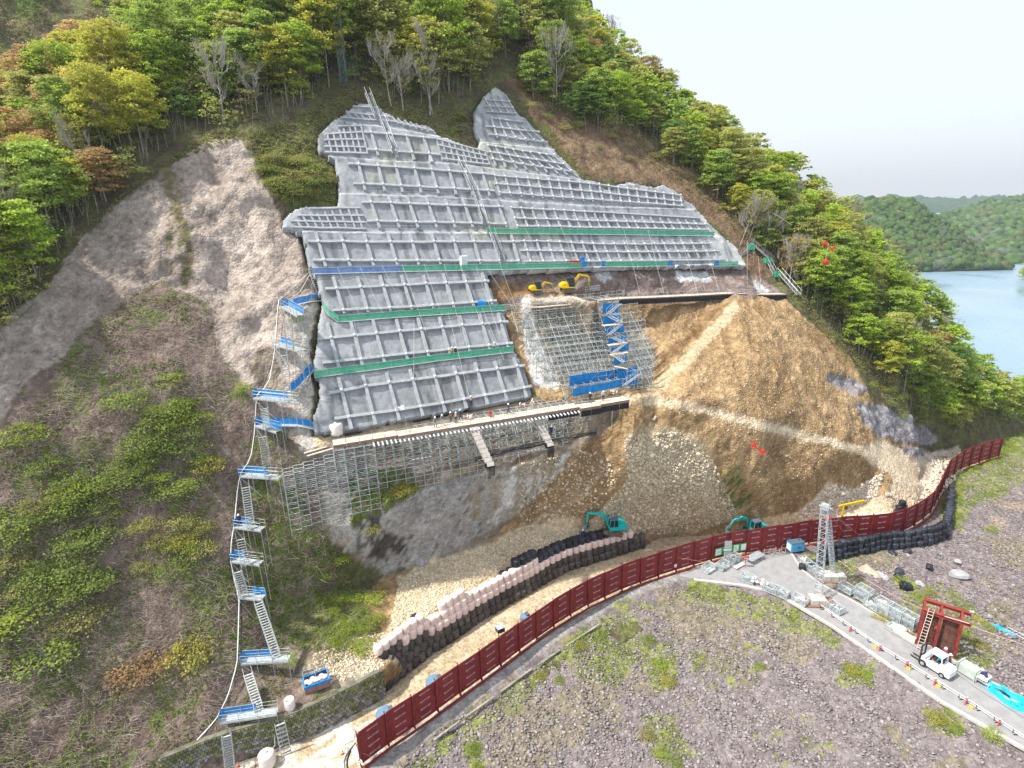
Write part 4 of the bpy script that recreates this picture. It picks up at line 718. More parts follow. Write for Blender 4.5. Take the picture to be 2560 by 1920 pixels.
# white cabinet, tank, reels on ledges
p = PL(1160., 671., .2); b = MB(); b.box((0, 0, 1.05), (1.1, .8, 2.1)); b.box((0, 0, 2.13), (1.2, .9, .08)); r = empty('cabinet', p, math.atan2(HS[1], HS[0]), 'white upright cabinet standing on the ledge behind the long green net', 'cabinet'); b.build('body', WHITE, r); b = MB(); b.box((.0, -.42, 1.05), (.9, .03, 1.8)); b.build('door', mat('off-white door', (.62, .64, .64), .5), r)
p = PL(1205., 768., .3); b = MB(); b.box((0, 0, .45), (1.6, .8, .9), taper=.9); b.tube((-.7, 0, .9), (.7, 0, .9), .25, 8, cap=True); o_ = b.build('tool_box', BLUE); o_.location = p; tag(o_, 'blue wrapped tool box on the ledge behind the second green net', 'box')
p = PL(1437., 665., .3); b = MB(); b.box((0, 0, .5), (2.1, .5, .9)); b.box((0, 0, 1.0), (2.2, .6, .1)); o_ = b.build('tarp_stack', mat('red cloth', (.45, .05, .04), .8)); o_.location = p; tag(o_, 'low red covered stack on the ledge above the mini excavators', 'stack')
p = PL(1455., 661., .3); b = MB(); b.box((0, 0, .6), (1.3, .6, 1.2), taper=.8); b.box((.2, 0, 1.3), (.6, .5, .3)); o_ = b.build('tarp_stack', BLUE); o_.location = p; tag(o_, 'blue covered stack beside the red one on the ledge', 'stack')
# ================================================================== LOWER DECK + SCAFFOLD
UD = HS; AZD = math.atan2(HS[1], HS[0])
def zd(x, y, z=30.0): return Z(float(x), float(y), z)
DK0, DK1 = zd(833, 1117), zd(1571, 998); DL = np.linalg.norm(DK1 - DK0); DU = (DK1 - DK0) / DL; DI = np.array([-DU[1], DU[0], 0])
deck = empty('wooden_deck', DK0, label='long pale wooden deck on which the workers walk, at the foot of the concrete', cat='deck')
n = int(DL / 1.8); 
for i in range(n):
    a = DK0 + DU * (i * DL / n + .03); b_ = DK0 + DU * ((i + 1) * DL / n - .03); off = -.75 if i > n * .79 and i < n * .88 else (-.35 if i >= n * .88 else 0); off += .4 if i < 5 else 0
    for k in range(4):
        bb = MB(DK0); o1 = off + .05 + k * .48; bb.bar(a + DI * (o1 + .22) + [0, 0, random.uniform(-.015, .015)], b_ + DI * (o1 + .22) + [0, 0, random.uniform(-.015, .015)], .45, .07); bb.build('plank', PLY, deck)
    bb = MB(DK0); bb.bar(a + DI * off - [0, 0, .22], b_ + DI * off - [0, 0, .22], .05, .42); bb.build('fascia_board', FASC, deck)
    if i > n * .68:
        bb = MB(DK0); bb.bar(a + DI * (off + .05) - [0, 0, .95], b_ + DI * (off + .05) - [0, 0, .95], .04, 1.0); bb.build('black_sheet', BLACKS, deck)
jm = None
for i in range(int(DL * .70 / .62)):
    p = DK0 + DU * (5.5 + i * .62) - [0, 0, .55]
    if jm is None:
        bb = MB(); bb.bar(-DI * .75 - np.array([0, 0, .12]), DI * 1.2 + np.array([0, 0, .1]), .2, .16); jo = bb.build('joist', mat('pale joist', (.58, .62, .64), .5), deck); jm = jo
    else: jo = jm.copy(); COL.objects.link(jo); jo.parent = deck
    jo.location = p - DK0
bb = MB(DK0)
for i in range(n + 1):
    p = DK0 + DU * i * DL / n; off = -.75 if i > n * .79 and i < n * .88 else (-.35 if i >= n * .88 else 0); p = p + DI * off; bb.tube(p - [0, 0, .3], p + [0, 0, 1.1], .03)
    if i < n:
        q_ = DK0 + DU * (i + 1) * DL / n + DI * off
        for z_ in (1.05, .55): bb.tube(p + [0, 0, z_], q_ + [0, 0, z_], .025)
bb.build('handrail', GALVD, deck)
def scaffold(org, U, I, L, bay, rows, rd, ztop, label, zfloor=None, lift=1.7, zmax_drop=30, imin=0, r=.055, extra=None):
    root = empty('scaffold', org, label=label, cat='scaffold'); up = MB(org); led = MB(org); br = MB(org); n = int(L / bay); G = {}
    for i in range(imin, n + 1):
        for j in rows:
            p = org + U * bay * i + I * rd * j; zt = ztop(i, j, n); 
            if zt is None: continue
            zb = float(hill_z(p[0], p[1])) - .1; zb = max(zb, float(gz(p[0], p[1])) - .1)
            if zb > zt - .4: continue
            if zfloor is not None and zb < zfloor(i, n) - 2.0: continue
            G[(i, j)] = (p, zb, zt); up.tube((p[0], p[1], zb), (p[0], p[1], zt), r)
    for (i, j), (p, zb, zt) in G.items():
        for (di, dj) in ((1, 0), (0, 1)):
            if (i + di, j + dj) in G:
                q_, zb2, zt2 = G[(i + di, j + dj)]; z = min(zt, zt2) - .15; lo = max(zb, zb2)
                k = 0
                while z > lo - .3:
                    led.tube((p[0], p[1], z), (q_[0], q_[1], z), r * .8, 4); 
                    if di and k % 1 == 0: led.tube((p[0], p[1], z - lift * .5), (q_[0], q_[1], z - lift * .5), r * .6, 3) if z - lift * .5 > lo else None
                    if z - lift > lo - .5 and (i + k + j) % (2 if di else 1) == 0:
                        a, c = ((p[0], p[1], z), (q_[0], q_[1], z - lift)) if (k + i) % 2 == 0 else ((q_[0], q_[1], z), (p[0], p[1], z - lift)); br.tube(a, c, r * .7, 3)
                    z -= lift; k += 1
    up.build('standards', GALVD, root, kind='stuff'); led.build('ledgers', GALV, root, kind='stuff'); br.build('braces', GALVD, root, kind='stuff'); return root, G
low, G1 = scaffold(DK0 - np.array([0, 0, .4]), DU, DI, DL, 1.4, range(-1, 8), 1.2, lambda i, j, n: (29.5 if j >= 0 else (26.5 if i < n * .62 else None)) if i >= 0 else 28.3 + .25 * i, 'tall grey tube scaffold carrying the long wooden deck', imin=-5, zfloor=lambda i, n: 17.5 + 8.0 * max(0, i) / n)
for i in range(11):   # loose boards lying on the scaffold
    fx = random.uniform(.03, .62); dz = random.choice([-2, -3.8, -5.6]); p = DK0 + DU * DL * fx + DI * random.uniform(-.9, .4) + np.array([0, 0, dz]); bb = MB(p); bb.bar(p, p + DU * random.uniform(2.5, 4.5), .35, .05); o_ = bb.build('board', mat('weathered board', (.30, .28, .27), .9, col2=(.42, .40, .38)), low); o_.location = Vector(p - np.array(low.location))
for (a, b_, lb) in (((760,1133),(826,1114),'upper pale board at the left end of the scaffold'), ((768,1140),(832,1121),'lower pale board at the left end of the scaffold')):
    A = Z(float(a[0]), float(a[1]), 28.9); B = Z(float(b_[0]), float(b_[1]), 28.9); bb = MB(A); bb.bar(A, B, .35, .08); o_ = bb.build('board', PLY); o_.location = A; tag(o_, lb, 'board')
for (a, b_, c, lb) in (((1181,1070),(1226,1168),(1225,1196),'rubble chute with black curtain, left of the two under the deck'), ((1334,1036),(1375,1118),(1371,1152),'rubble chute with black curtain, right of the two by the lone worker')):
    A = PL(float(a[0]), float(a[1]), 3.2); B = PL(float(b_[0]), float(b_[1]), 3.0); Cc = PL(float(c[0]), float(c[1]), 3.0); r = empty('chute', A, label=lb, cat='chute'); d = (B - A) / np.linalg.norm(B - A)
    bb = MB(A); bb.bar(A, B, 1.0, .08); bb.bar(A + DU * .5 + NN * .25, B + DU * .5 + NN * .25, .06, .5, up=NN); bb.bar(A - DU * .5 + NN * .25, B - DU * .5 + NN * .25, .06, .5, up=NN)
    for k in range(9): q_ = A + (B - A) * (k + .5) / 9; bb.bar(q_ - DU * .55 + NN * .5, q_ + DU * .55 + NN * .5, (np.linalg.norm(B - A) / 9) * .93, .06, up=NN)
    bb.build('trough', mat('weathered plank box', (.34, .31, .28), .9, col2=(.50, .46, .42)), r); bb = MB(A)
    for k in range(6): q_ = B + DU * (-.5 + .2 * k) + NN * .3; bb.bar(q_ + [0, 0, .3], q_ - [0, 0, 1.5 + random.uniform(0, .5)], .04, .21, up=NN)
    bb.box(B + NN * .1 - d * .3, (1.15, .7, .8), (DU, d, NN)); bb.build('curtain', BLACKS, r)
b = MB(); P = [DK0 + DU * DL * f - [0, 0, 8 - 3.5 * f - 1.2 * math.sin(f * math.pi)] - DI * 1.6 for f in np.linspace(.42, .86, 12)]
for k in range(5): b.path([p + np.array([0, 0, .16 * k + random.uniform(-.1, .1)]) for p in P], .06, 4)
tag(b.build('hose_bundle', DGREY), 'bundle of black hoses strung across the lower scaffold', 'hose')
# ================================================================== UPPER SCAFFOLD with blue nets
U0 = PL(1408., 1003., 1.6); U1 = PL(1612., 965., 1.6); UL = np.linalg.norm(U1 - U0); 
usc, G2 = scaffold(np.array([U0[0], U0[1], U0[2]]) - DU * 5.5, DU, DI, UL + 6 + 4, 1.6, range(0, 11), 1.45, lambda i, j, n: (min(32.2 + j * 1.35 + (1.2 if i > 10.5 else 0), 44.0) if i >= 3.4 - j * .36 and i <= 14.5 + (j * .5 if j < 6 else 3 - (j - 6) * 1.3) else None), 'terraced tube scaffold with the blue stair nets, under the mini excavators', imin=-4, r=.04)
def quad(pts, o, m, name, label, cat='safety net', k=6, group=None):
    """cloth hung between four photo points: top left, top right, bottom right, bottom left"""
    T = ipl(PL(np.array([pts[0][0], pts[1][0]], float), np.array([pts[0][1], pts[1][1]], float), np.array(o if not np.isscalar(o) else [o, o], float)), k + 1); B = []
    for i, t_ in enumerate(T):
        f = i / k; yb = pts[3][1] + (pts[2][1] - pts[3][1]) * f; xb = pts[3][0] + (pts[2][0] - pts[3][0]) * f; d = rays(xb, yb); hl = np.linalg.norm((t_ - C0)[:2]) / np.linalg.norm(d[:2]); B.append(np.array([t_[0], t_[1], C0[2] + d[2] * hl]))
    V = []; 
    for t_, b_ in zip(T, B):
        for g in range(4): V.append(t_ + (b_ - t_) * g / 3 + NN * random.uniform(-.06, .06))
    Fc = [(4 * i + g, 4 * i + g + 1, 4 * i + g + 5, 4 * i + g + 4) for i in range(k) for g in range(3)]
    o_ = mesh_np(name, np.array(V) - T[0], Fc, m); o_.location = T[0]; md = o_.modifiers.new('t', 'SOLIDIFY'); md.thickness = .03; return tag(o_, label, cat, group)
BN = [([(1507,758),(1546,757),(1546,782),(1503,783)],'topmost blue net of the zigzag stair'), ([(1508,792),(1551,786),(1553,808),(1507,814)],'second blue net from the top of the zigzag stair'), ([(1515,816),(1560,810),(1557,832),(1514,838)],'third blue net down the zigzag stair'), ([(1521,846),(1565,838),(1566,856),(1521,862)],'fourth blue net, above its pale landing'), ([(1527,865),(1572,858),(1568,878),(1526,886)],'fifth blue net down the zigzag stair'), ([(1535,895),(1566,888),(1562,905),(1535,915)],'lowest blue net of the zigzag stair proper')]
for pts, lb in BN: quad(pts, 4.2, BLUE, 'blue_net', lb)
quad([(1424,940),(1542,922),(1548,948),(1424,968)], 3.4, BLUE, 'blue_net', 'wide upper blue net along the foot of the upper scaffold')
quad([(1432,972),(1548,950),(1556,968),(1434,992)], 4.4, BLUE, 'blue_net', 'wide lower blue net hanging just above the deck workers')
quad([(1543,922),(1595,918),(1590,962),(1556,968)], 4.2, BLUE, 'blue_net', 'tall blue net at the right corner beside the slanting stair')
ZG = [((1519,786),(1549,760)),((1553,806),(1524,790)),((1521,838),(1552,812)),((1558,856),(1530,842)),((1530,884),(1564,858)),((1560,906),(1536,888)),((1560,964),(1600,934))]
for i, (a, b_) in enumerate(ZG):
    A = PL(float(a[0]), float(a[1]), 5.0); B = PL(float(b_[0]), float(b_[1]), 4.8); stair(A, B, .8, ['first zigzag steel stair under the upper deck', 'second zigzag steel stair, going back left', 'third zigzag steel stair with open treads', 'fourth zigzag steel stair going left', 'fifth zigzag steel stair with open treads', 'sixth zigzag steel stair above the big blue net', 'slanting stair at the right corner of the big blue net'][i], name='stair_flight', cat='stair flight', tread=.4)
for (a, b_, lb) in (((1507,814),(1550,810),'pale landing board under the second blue net'), ((1521,863),(1565,857),'pale landing board under the fourth blue net'), ((1527,888),(1568,880),'pale landing board under the fifth blue net'), ((1537,916),(1568,922),'pale landing board under the lowest zigzag net')):
    A = PL(float(a[0]), float(a[1]), 4.6); B = PL(float(b_[0]), float(b_[1]), 4.6); bb = MB(A); bb.bar(A, B, .9, .1); o_ = bb.build('landing_board', PLY); o_.location = A; tag(o_, lb, 'landing board')
A = PL(1303., 766., .8); 
for (l, lb) in (([(1303,766),(1335,770),(1400,764),(1470,760),(1560,748)], 'narrow pale walkway along the top of the upper scaffold'),):
    P = ipl(PL(np.array([p[0] for p in l], float), np.array([p[1] for p in l], float), .9), step=1.8); r = empty('scaffold_walkway', P[0], label=lb, cat='walkway'); b = MB(P[0]); c = MB(P[0])
    for i in range(len(P) - 1): b.bar(P[i] + HN * .4, P[i + 1] + HN * .4, .7, .08)
    for i, p in enumerate(P):
        c.tube(p - [0, 0, 1], p + [0, 0, 2.0], .025)
        if i < len(P) - 1:
            for z_ in (.6, 1.2, 1.8): c.tube(p + [0, 0, z_], P[i + 1] + [0, 0, z_], .02)
    b.build('planks', PLY, r); c.build('tube_rail', GALVD, r)
# ================================================================== UPPER DECK on the right
UDK = [(1500,752),(1560,747),(1640,744),(1700,741),(1760,738),(1830,734),(1900,737),(1968,736)]
P = ipl(PL(np.array([p[0] for p in UDK], float), np.array([p[1] for p in UDK], float), np.linspace(1.0, 2.6, len(UDK))), step=2.0); r = empty('upper_deck', P[0], label='narrow wooden deck with black skirt high above the brown soil', cat='deck'); c = MB(P[0])
for i in range(len(P) - 1):
    bb = MB(P[0]); a, b_ = P[i] + (P[i + 1] - P[i]) * .01, P[i + 1] - (P[i + 1] - P[i]) * .01; bb.bar(a + HN * .9, b_ + HN * .9, 1.8, .1); bb.build('plank', PLY, r)
    if i > 1: bb = MB(P[0]); bb.bar(a - [0, 0, .65] - NN * .02, b_ - [0, 0, .65] - NN * .02, .05, 1.0); bb.build('black_sheet', BLACKS, r)
    bb = MB(P[0]); bb.bar(a - [0, 0, .08], b_ - [0, 0, .08], .06, .2); bb.build('fascia_board', FASC, r)
for i, p in enumerate(P):
    for f in (0, .5):
        q_ = p + (P[min(i + 1, len(P) - 1)] - p) * f - NN * .1; c.tube(q_ - [0, 0, 1.6], q_ + [0, 0, 1.1], .03)
    if i < len(P) - 1:
        for z_ in (-1.2, .5, 1.0): c.tube(p - NN * .1 + [0, 0, z_], P[i + 1] - NN * .1 + [0, 0, z_], .025)
c.build('tube_rail', GALVD, r)
# ================================================================== RED FENCE
FOOT = [(903,1916),(971,1864),(1036,1820),(1094,1779),(1150,1738),(1203,1700),(1251,1665),(1298,1629),(1341,1598),(1383.5,1568),(1425.5,1541),(1469,1516),(1511,1496),(1554,1476),(1600,1459),(1645,1443),(1689,1429),(1733,1415),(1777,1402),(1821,1391),(1863,1384),(1903,1379),(1943,1373),(1982,1367),(2021,1360),(2058,1355),(2095,1351),(2134,1348),(2173,1345)]
fp = [Z(float(x), float(y), 0) for x, y in FOOT]
tail = [fp[-1]] + [Z(float(x), float(y), 0) for x, y in [(2212,1342),(2240,1336),(2267,1325),(2289,1312),(2310,1297),(2325,1283),(2340,1256),(2352,1228),(2365,1200),(2407,1171),(2452,1156),(2495,1142)]]
tl = ipl(tail, step=3.75); fp = fp + list(tl[1:]); FH = 4.95
RED = mat('dark red steel sheet', (.155, .014, .017), .5, .14, .9, .015, 2, col2=(.25, .028, .028)); REDD = mat('red steel post', (.15, .016, .018), .5, .2, 1.0, col2=(.26, .035, .03)); LETM = mat('white lettering', (.50, .46, .50), .6)
fence = empty('steel_fence', fp[0], label='long curving fence of dark red steel panels beside the dirt road', cat='fence')
fc = bpy.data.curves.new('lettering', 'FONT'); fc.body = 'MULTI-TOP'; fc.size = .28; fc.align_x = 'CENTER'; fc.align_y = 'CENTER'; fc.extrude = .004; fc.offset = .006; fc.space_character = 1.05
tmp = bpy.data.objects.new('tmp', fc); COL.objects.link(tmp); bpy.context.view_layer.update(); LM = bpy.data.meshes.new_from_object(tmp.evaluated_get(bpy.context.evaluated_depsgraph_get())); bpy.data.objects.remove(tmp); LM.materials.clear(); LM.materials.append(LETM); LM.name = 'lettering'
pm = None
for i in range(len(fp) - 1):
    a, b_ = fp[i], fp[i + 1]; d = b_ - a; L = np.linalg.norm(d); d /= L; nrm = np.array([d[1], -d[0], 0]); tilt = random.uniform(-.012, .012)
    A, B = a + d * .17, b_ - d * .02; bb = MB(fp[0]); zb, zt = .28 + random.uniform(-.08, .08), FH + random.uniform(-.09, .07); n4 = 8
    for k in range(4):      # four stacked sheets with a lap line
        z0 = zb + (zt - zb) * k / 4; z1 = zb + (zt - zb) * (k + 1) / 4; off = nrm * (.0 + .012 * (k % 2)); bb.bar((A + B) / 2 - d * (L - .2) / 2 + off + [0, 0, (z0 + z1) / 2], (A + B) / 2 + d * (L - .2) / 2 + off + [0, 0, (z0 + z1) / 2], .035, z1 - z0 - .006)
    bb.bar(A + [0, 0, zt], B + [0, 0, zt], .09, .06)
    for f in (.25, .5, .75): c_ = A + (B - A) * f - nrm * .05; bb.bar(c_ + [0, 0, zb], c_ + [0, 0, zt], .05, .05)
    po = bb.build('panel', RED, fence)
    for k in range(4):
        lo = bpy.data.objects.new('lettering', LM); COL.objects.link(lo); lo.parent = po; c_ = (A + B) / 2 + nrm * .045 + np.array([0, 0, zb + (zt - zb) * (k + .5) / 4]) - fp[0]
        lo.matrix_local = Matrix(((d[0], 0, nrm[0], c_[0]), (d[1], 0, nrm[1], c_[1]), (0, 1, 0, c_[2]), (0, 0, 0, 1)))
for i, a in enumerate(fp):
    d = (fp[min(i + 1, len(fp) - 1)] - fp[max(i - 1, 0)]); d /= np.linalg.norm(d); nrm = np.array([d[1], -d[0], 0]); bb = MB(fp[0]); c_ = a + nrm * .1
    for s_ in (-.1, .1): bb.bar(c_ + nrm * s_, c_ + nrm * s_ + [0, 0, FH + .12], .2, .02, up=nrm)
    bb.bar(c_, c_ + [0, 0, FH + .12], .02, .2, up=nrm)
    for z_ in (1.3, 3.6): bb.bar(c_ - d * .35 + nrm * .06 + [0, 0, z_], c_ + d * .35 + nrm * .06 + [0, 0, z_], .06, .07)
    bb.tube(c_ - nrm * .25 + [0, 0, FH + .1], c_ - nrm * .25 + [0, 0, FH + .22], .09, 6, cap=True); bb.build('post', REDD, fence)
bb = MB(fp[0])
for i in range(len(fp) - 1):
    d = fp[i + 1] - fp[i]; d /= np.linalg.norm(d); nrm = np.array([d[1], -d[0], 0]); bb.bar(fp[i] + nrm * .5 + [0, 0, .08], fp[i + 1] + nrm * .5 + [0, 0, .08], .28, .16)
bb.build('ground_rail', REDP if False else REDD, fence)
# signboards on the fence
GB = mat('green board', (.02, .33, .06), .6); WB = mat('white sheet', (.72, .75, .76), .6, .03, 1); INK = mat('print', (.18, .2, .3), .7)
def on_fence(i, f, z, out=.08):
    a, b_ = fp[i], fp[i + 1]; d = (b_ - a); L = np.linalg.norm(d); d /= L; return a + d * L * f + np.array([d[1], -d[0], 0]) * out + np.array([0, 0, z]), d, np.array([d[1], -d[0], 0])
for (i, f, wd, cols, lb) in ((18, .18+.35, 3.0, [(-.8, 1.15)], 'green notice board on the red fence, left one with one white sheet'), (19, .18+.3, 3.0, [(-.5, .95), (.95, .95)], 'green notice board on the red fence, right one with two white sheets')):
    p, d, nr = on_fence(i, f, 1.75, .36); r = empty('notice_board', p, label=lb, cat='notice board'); bb = MB(); bb.box((0, 0, 0), (wd, .06, 1.5), (d, nr, (0, 0, 1))); bb.build('board', GB, r)
    for k, (x, w_) in enumerate(cols):
        bb = MB(); bb.box(d * x + nr * .045, (w_, .02, 1.2), (d, nr, (0, 0, 1))); bb.build('sheet', WB, r)
        if k == 0: 
            bb = MB(); 
            for j in range(4): bb.box(d * (x - .15 + .1 * (j % 2)) + nr * .06 + np.array([0, 0, .25 - .14 * j]), (.5, .006, .03), (d, nr, (0, 0, 1)))
            bb.build('print', INK, r)
p, d, nr = on_fence(15, .9, 1.5, .32); bb = MB(p); bb.box(p, (.5, .03, .6), (d, nr, (0, 0, 1))); o_ = bb.build('small_sign', WB); o_.location = p; tag(o_, 'small white sign plate on a red fence post', 'sign')
p, d, nr = on_fence(0, -.02, 1.0, .36); bb = MB(p); bb.box(p, (.04, .5, .7), (d, nr, (0, 0, 1))); o_ = bb.build('small_sign', WB); o_.location = p; tag(o_, 'white sign plate on the end post of the red fence', 'sign')
# blue steel signs looking over the fence
BG_ = mat('blue grey paint', (.14, .24, .34), .45, .1)
for (x, y, kind, lb) in ((964,1794,0,'round blue-grey tank behind the fence, nearest the bottom left'), (1088,1713,0,'round blue-grey tank behind the fence, second along'), (1254,1590,1,'dark square box on legs behind the red fence'), (1315,1550,0,'small blue-grey round tank behind the fence, farthest along')):
    p = Z(float(x), float(y), 2.3); p[2] = 0; p = p + np.array([-DU[1], DU[0], 0]) * .6; r = empty('tank' if kind == 0 else 'box_stand', p, AZD, lb, 'tank' if kind == 0 else 'box'); bb = MB()
    rr = 1.1 if x < 1200 else .7
    if kind == 0: bb.lathe([(rr * .9, .2), (rr, .4), (rr, 2.4), (rr * .92, 2.62), (rr * .3, 2.7)], n=20); bb.build('drum', BG_, r, smooth=False); bb = MB(); bb.box((rr * .7, 0, 2.75), (.5, .7, .3)); bb.build('lid', mat('slate lid', (.08, .12, .16), .5), r)
    else:
        bb.box((0, 0, 3.1), (1.1, 1.0, .7)); bb.build('box', mat('black box', (.03, .04, .05), .5), r); bb = MB()
        for sx in (-.5, .5):
            for sy in (-.45, .45): bb.tube((sx, sy, 0), (sx, sy, 3.5), .04)
        bb.box((0, 0, 3.48), (1.2, 1.1, .05)); bb.build('legs', GALV, r)
# ================================================================== BIG BAGS
def bag_mesh(k, hgt=1.34, rad=.67):
    rs = np.random.default_rng(k); n = 14; prof = [(.78, 0), (.95, .05), (1.0, .22), (.98, .5), (1.0, .78), (.95, .92), (.80, .985), (.35, 1.0), (.14, 1.03), (.18, 1.10)]; V = []; sq = rs.uniform(.2, .5)
    for r_, z_ in prof:
        for i in range(n): t = 2 * math.pi * i / n; w = 1 + sq * .12 * math.cos(4 * t) + rs.uniform(-.05, .05) + (.03 * math.sin(9 * t + k) if z_ > .3 else 0); V.append((rad * r_ * w * math.cos(t), rad * r_ * w * math.sin(t), hgt * (z_ + (.02 * math.sin(3 * t + k) if .1 < z_ < .9 else 0))))
    m_ = len(prof); Fc = [(j * n + i, j * n + (i + 1) % n, (j + 1) * n + (i + 1) % n, (j + 1) * n + i) for j in range(m_ - 1) for i in range(n)] + [tuple(range(n))[::-1], tuple(range((m_ - 1) * n, m_ * n))]; return V, Fc
def bagmat(name, c1, c2, rough, objr=.25):
    m = mat(name, c1, rough, .2, 2.2, .05, 5, col2=c2); t = m.node_tree; b = t.nodes['Principled BSDF']; src = b.inputs['Base Color'].links[0].from_socket
    oi = t.nodes.new('ShaderNodeObjectInfo'); mr = t.nodes.new('ShaderNodeMapRange'); mr.inputs['To Min'].default_value = 1 - objr; mr.inputs['To Max'].default_value = 1 + objr; sc = t.nodes.new('ShaderNodeVectorMath'); sc.operation = 'SCALE'
    t.links.new(oi.outputs['Random'], mr.inputs['Value']); t.links.new(src, sc.inputs[0]); t.links.new(mr.outputs[0], sc.inputs['Scale']); t.links.new(sc.outputs[0], b.inputs['Base Color']); return m
BPINK = bagmat('pale pink bag cloth', (.72, .56, .49), (.84, .70, .63), .8, .08); BBLK = bagmat('new black bag cloth', (.012, .014, .02), (.045, .05, .065), .4, .6); BOLD = bagmat('dusty black bag', (.035, .037, .042), (.15, .125, .10), .7, .4); BWHT = bagmat('white bag cloth', (.66, .60, .57), (.76, .72, .68), .8, .05)
BM = {}
for kind, m in (('pink', BPINK), ('black', BBLK), ('old', BOLD), ('white', BWHT)):
    for v_ in range(5):
        V, Fc = bag_mesh(v_ * 7 + len(kind)); me = bpy.data.meshes.new('bag'); me.from_pydata(V, [], Fc); me.materials.append(m); me.polygons.foreach_set('use_smooth', [True] * len(me.polygons)); BM[(kind, v_)] = me
def bag(p, kind, label, group, name, sc=1.0, tilt=(0, 0)):
    o = bpy.data.objects.new(name, BM[(kind, random.randrange(5))]); COL.objects.link(o); o.location = p; o.rotation_euler = (tilt[0] + random.uniform(-.06, .06), tilt[1] + random.uniform(-.06, .06), random.uniform(0, 6.28)); k = sc * random.uniform(.95, 1.05); o.scale = (k, k, k * random.uniform(.94, 1.03)); return tag(o, label, 'bag', group)
bl = ipl(bf, step=1.24); nb = len(bl)
GBL = {'pink': ('pale pink bulk bag in the curved bag wall beside the dirt road', 'pale pink bulk bags in the curved wall', 'pink_bag'), 'black': ('clean black bulk bag in the top row of the curved bag wall', 'clean black bulk bags topping the curved wall', 'black_bag'), 'old': ('dusty black bulk bag low in the curved bag wall', 'dusty black bulk bags at the foot of the curved wall', 'dusty_black_bag')}
for i, p in enumerate(bl):
    f = i / (nb - 1); d = bl[min(i + 1, nb - 1)] - bl[max(i - 1, 0)]; d /= np.linalg.norm(d); bk = np.array([-d[1], d[0], 0])
    X = float(proj(p)[0])
    if X < 1020: rows = ['old'] * 4 + ['pink']
    elif X < 1085: rows = ['old'] * 3 + ['pink', 'pink']
    elif X < 1180: rows = ['old'] * 2 + ['pink'] * (3 if X > 1120 else 2)
    elif X < 1300: rows = ['old', 'old', 'pink', 'pink']
    elif X < 1400: rows = ['old', 'old', 'pink', 'pink', 'black'] if X < 1360 else ['old', 'old', 'pink', 'black']
    elif X < 1560: rows = ['old', 'old', 'pink', 'black']
    elif X < 1590: rows = ['old', 'old', 'pink']
    else: rows = ['old', 'old']
    for j, kd in enumerate(rows):
        sh = (.5 if j % 2 and X < 1100 else 0) * 1.24; q_ = p + bk * (.5 + .30 * j) + d * (sh + random.uniform(-.06, .06)); q_[2] = 1.24 * j - .03; l, g, nm = GBL[kd]
        zn = 'at the stone wall end' if X < 1060 else 'in the left half' if X < 1220 else 'in the middle' if X < 1380 else 'near the teal excavator' if X < 1510 else 'at the right end'; tr = 'lowest row' if j == 0 else ('top row' if j == len(rows) - 1 else ['', 'second row up', 'third row up', 'fourth row up'][j])
        adj = {'pink': 'pale pink', 'black': 'clean black', 'old': 'dusty black'}[kd]; bag(Vector(q_), kd, '%s bulk bag, %s of the bag wall %s' % (adj, tr, zn), '%s bags, %s %s' % (adj, tr, zn), nm)
    if 1270 < X < 1540: 
        q_ = p + bk * 2.2; q_[2] = 1.2 * (len(rows) - 1) - .1; bag(Vector(q_), 'black', 'clean black bulk bag in the second rank behind the top of the bag wall', 'black bags in the rank behind the wall top', 'black_bag')
q_ = Z(1040., 1560., 4.2); bag(Vector(q_), 'black', 'lone black bulk bag set back on the rubble behind the pink ones', None, 'black_bag', 1.15)
# dark wall of bags on the right
RW = [(2006,1426),(2045,1412),(2079,1400),(2140,1388),(2213,1373),(2273,1368),(2330,1358),(2362,1346),(2371,1310),(2376,1270),(2380,1236)]
rw = ipl([Z(float(x), float(y), -.3) for x, y in RW], step=1.2); k = 0
for i, p in enumerate(rw):
    f = i / (len(rw) - 1); nrow = 1 if f < .08 else 3 if f < .62 else 2; d = rw[min(i + 1, len(rw) - 1)] - rw[max(i - 1, 0)]; d /= np.linalg.norm(d); bk = np.array([-d[1], d[0], 0])
    for j in range(nrow):
        q_ = p + bk * (.3 * j + random.uniform(-.15, .15)) + d * random.uniform(-.1, .1); q_[2] = -.35 + .95 * j; zn = ['behind the pylon', 'in the straight part', 'at the bend', 'in the upper leg'][min(3, int(f * 4.2))]; lv = ['bottom', 'middle', 'top'][j] if nrow == 3 else ['bottom', 'top'][j] if nrow == 2 else 'single'; bag(Vector(q_), 'black', 'black net bag, %s layer of the dark outer wall %s' % (lv, zn), 'net bags, %s layer %s' % (lv, zn), 'net_bag', .92, (random.uniform(-.1, .1), random.uniform(-.1, .1)))
for (x, y, lb) in ((2240,1290,'black bag in the small pile just inside the red fence'),) :
    for k, (dx, dz) in enumerate(((0, 0), (1.1, 0), (2.2, 0), (.5, .95), (1.6, .95), (1.1, 1.8))): q_ = Z(float(x), float(y), 0) + DU * dx; q_[2] = dz; bag(Vector(q_), 'black', lb, 'small pile of black bags inside the fence', 'net_bag')
for (x, y, s_, lb) in ((2238,1392,1.0,'black bag dumped on the debris nearest the dark wall'), (2262,1385,.9,'black bag leaning beside the one nearest the dark wall'), (2243,1440,1.1,'upper black bag of the pair lying in the middle of the debris'), (2252,1452,1.0,'lower black bag of the pair lying in the middle of the debris'), (2276,1470,1.2,'flat black bag lying alone nearest the crates'), (2322,1424,.8,'small black bag lying far right on the debris')):
    q_ = Z(float(x), float(y), -.6); o_ = bag(Vector(q_), 'black', lb, None, 'net_bag', s_, (1.1, .5))
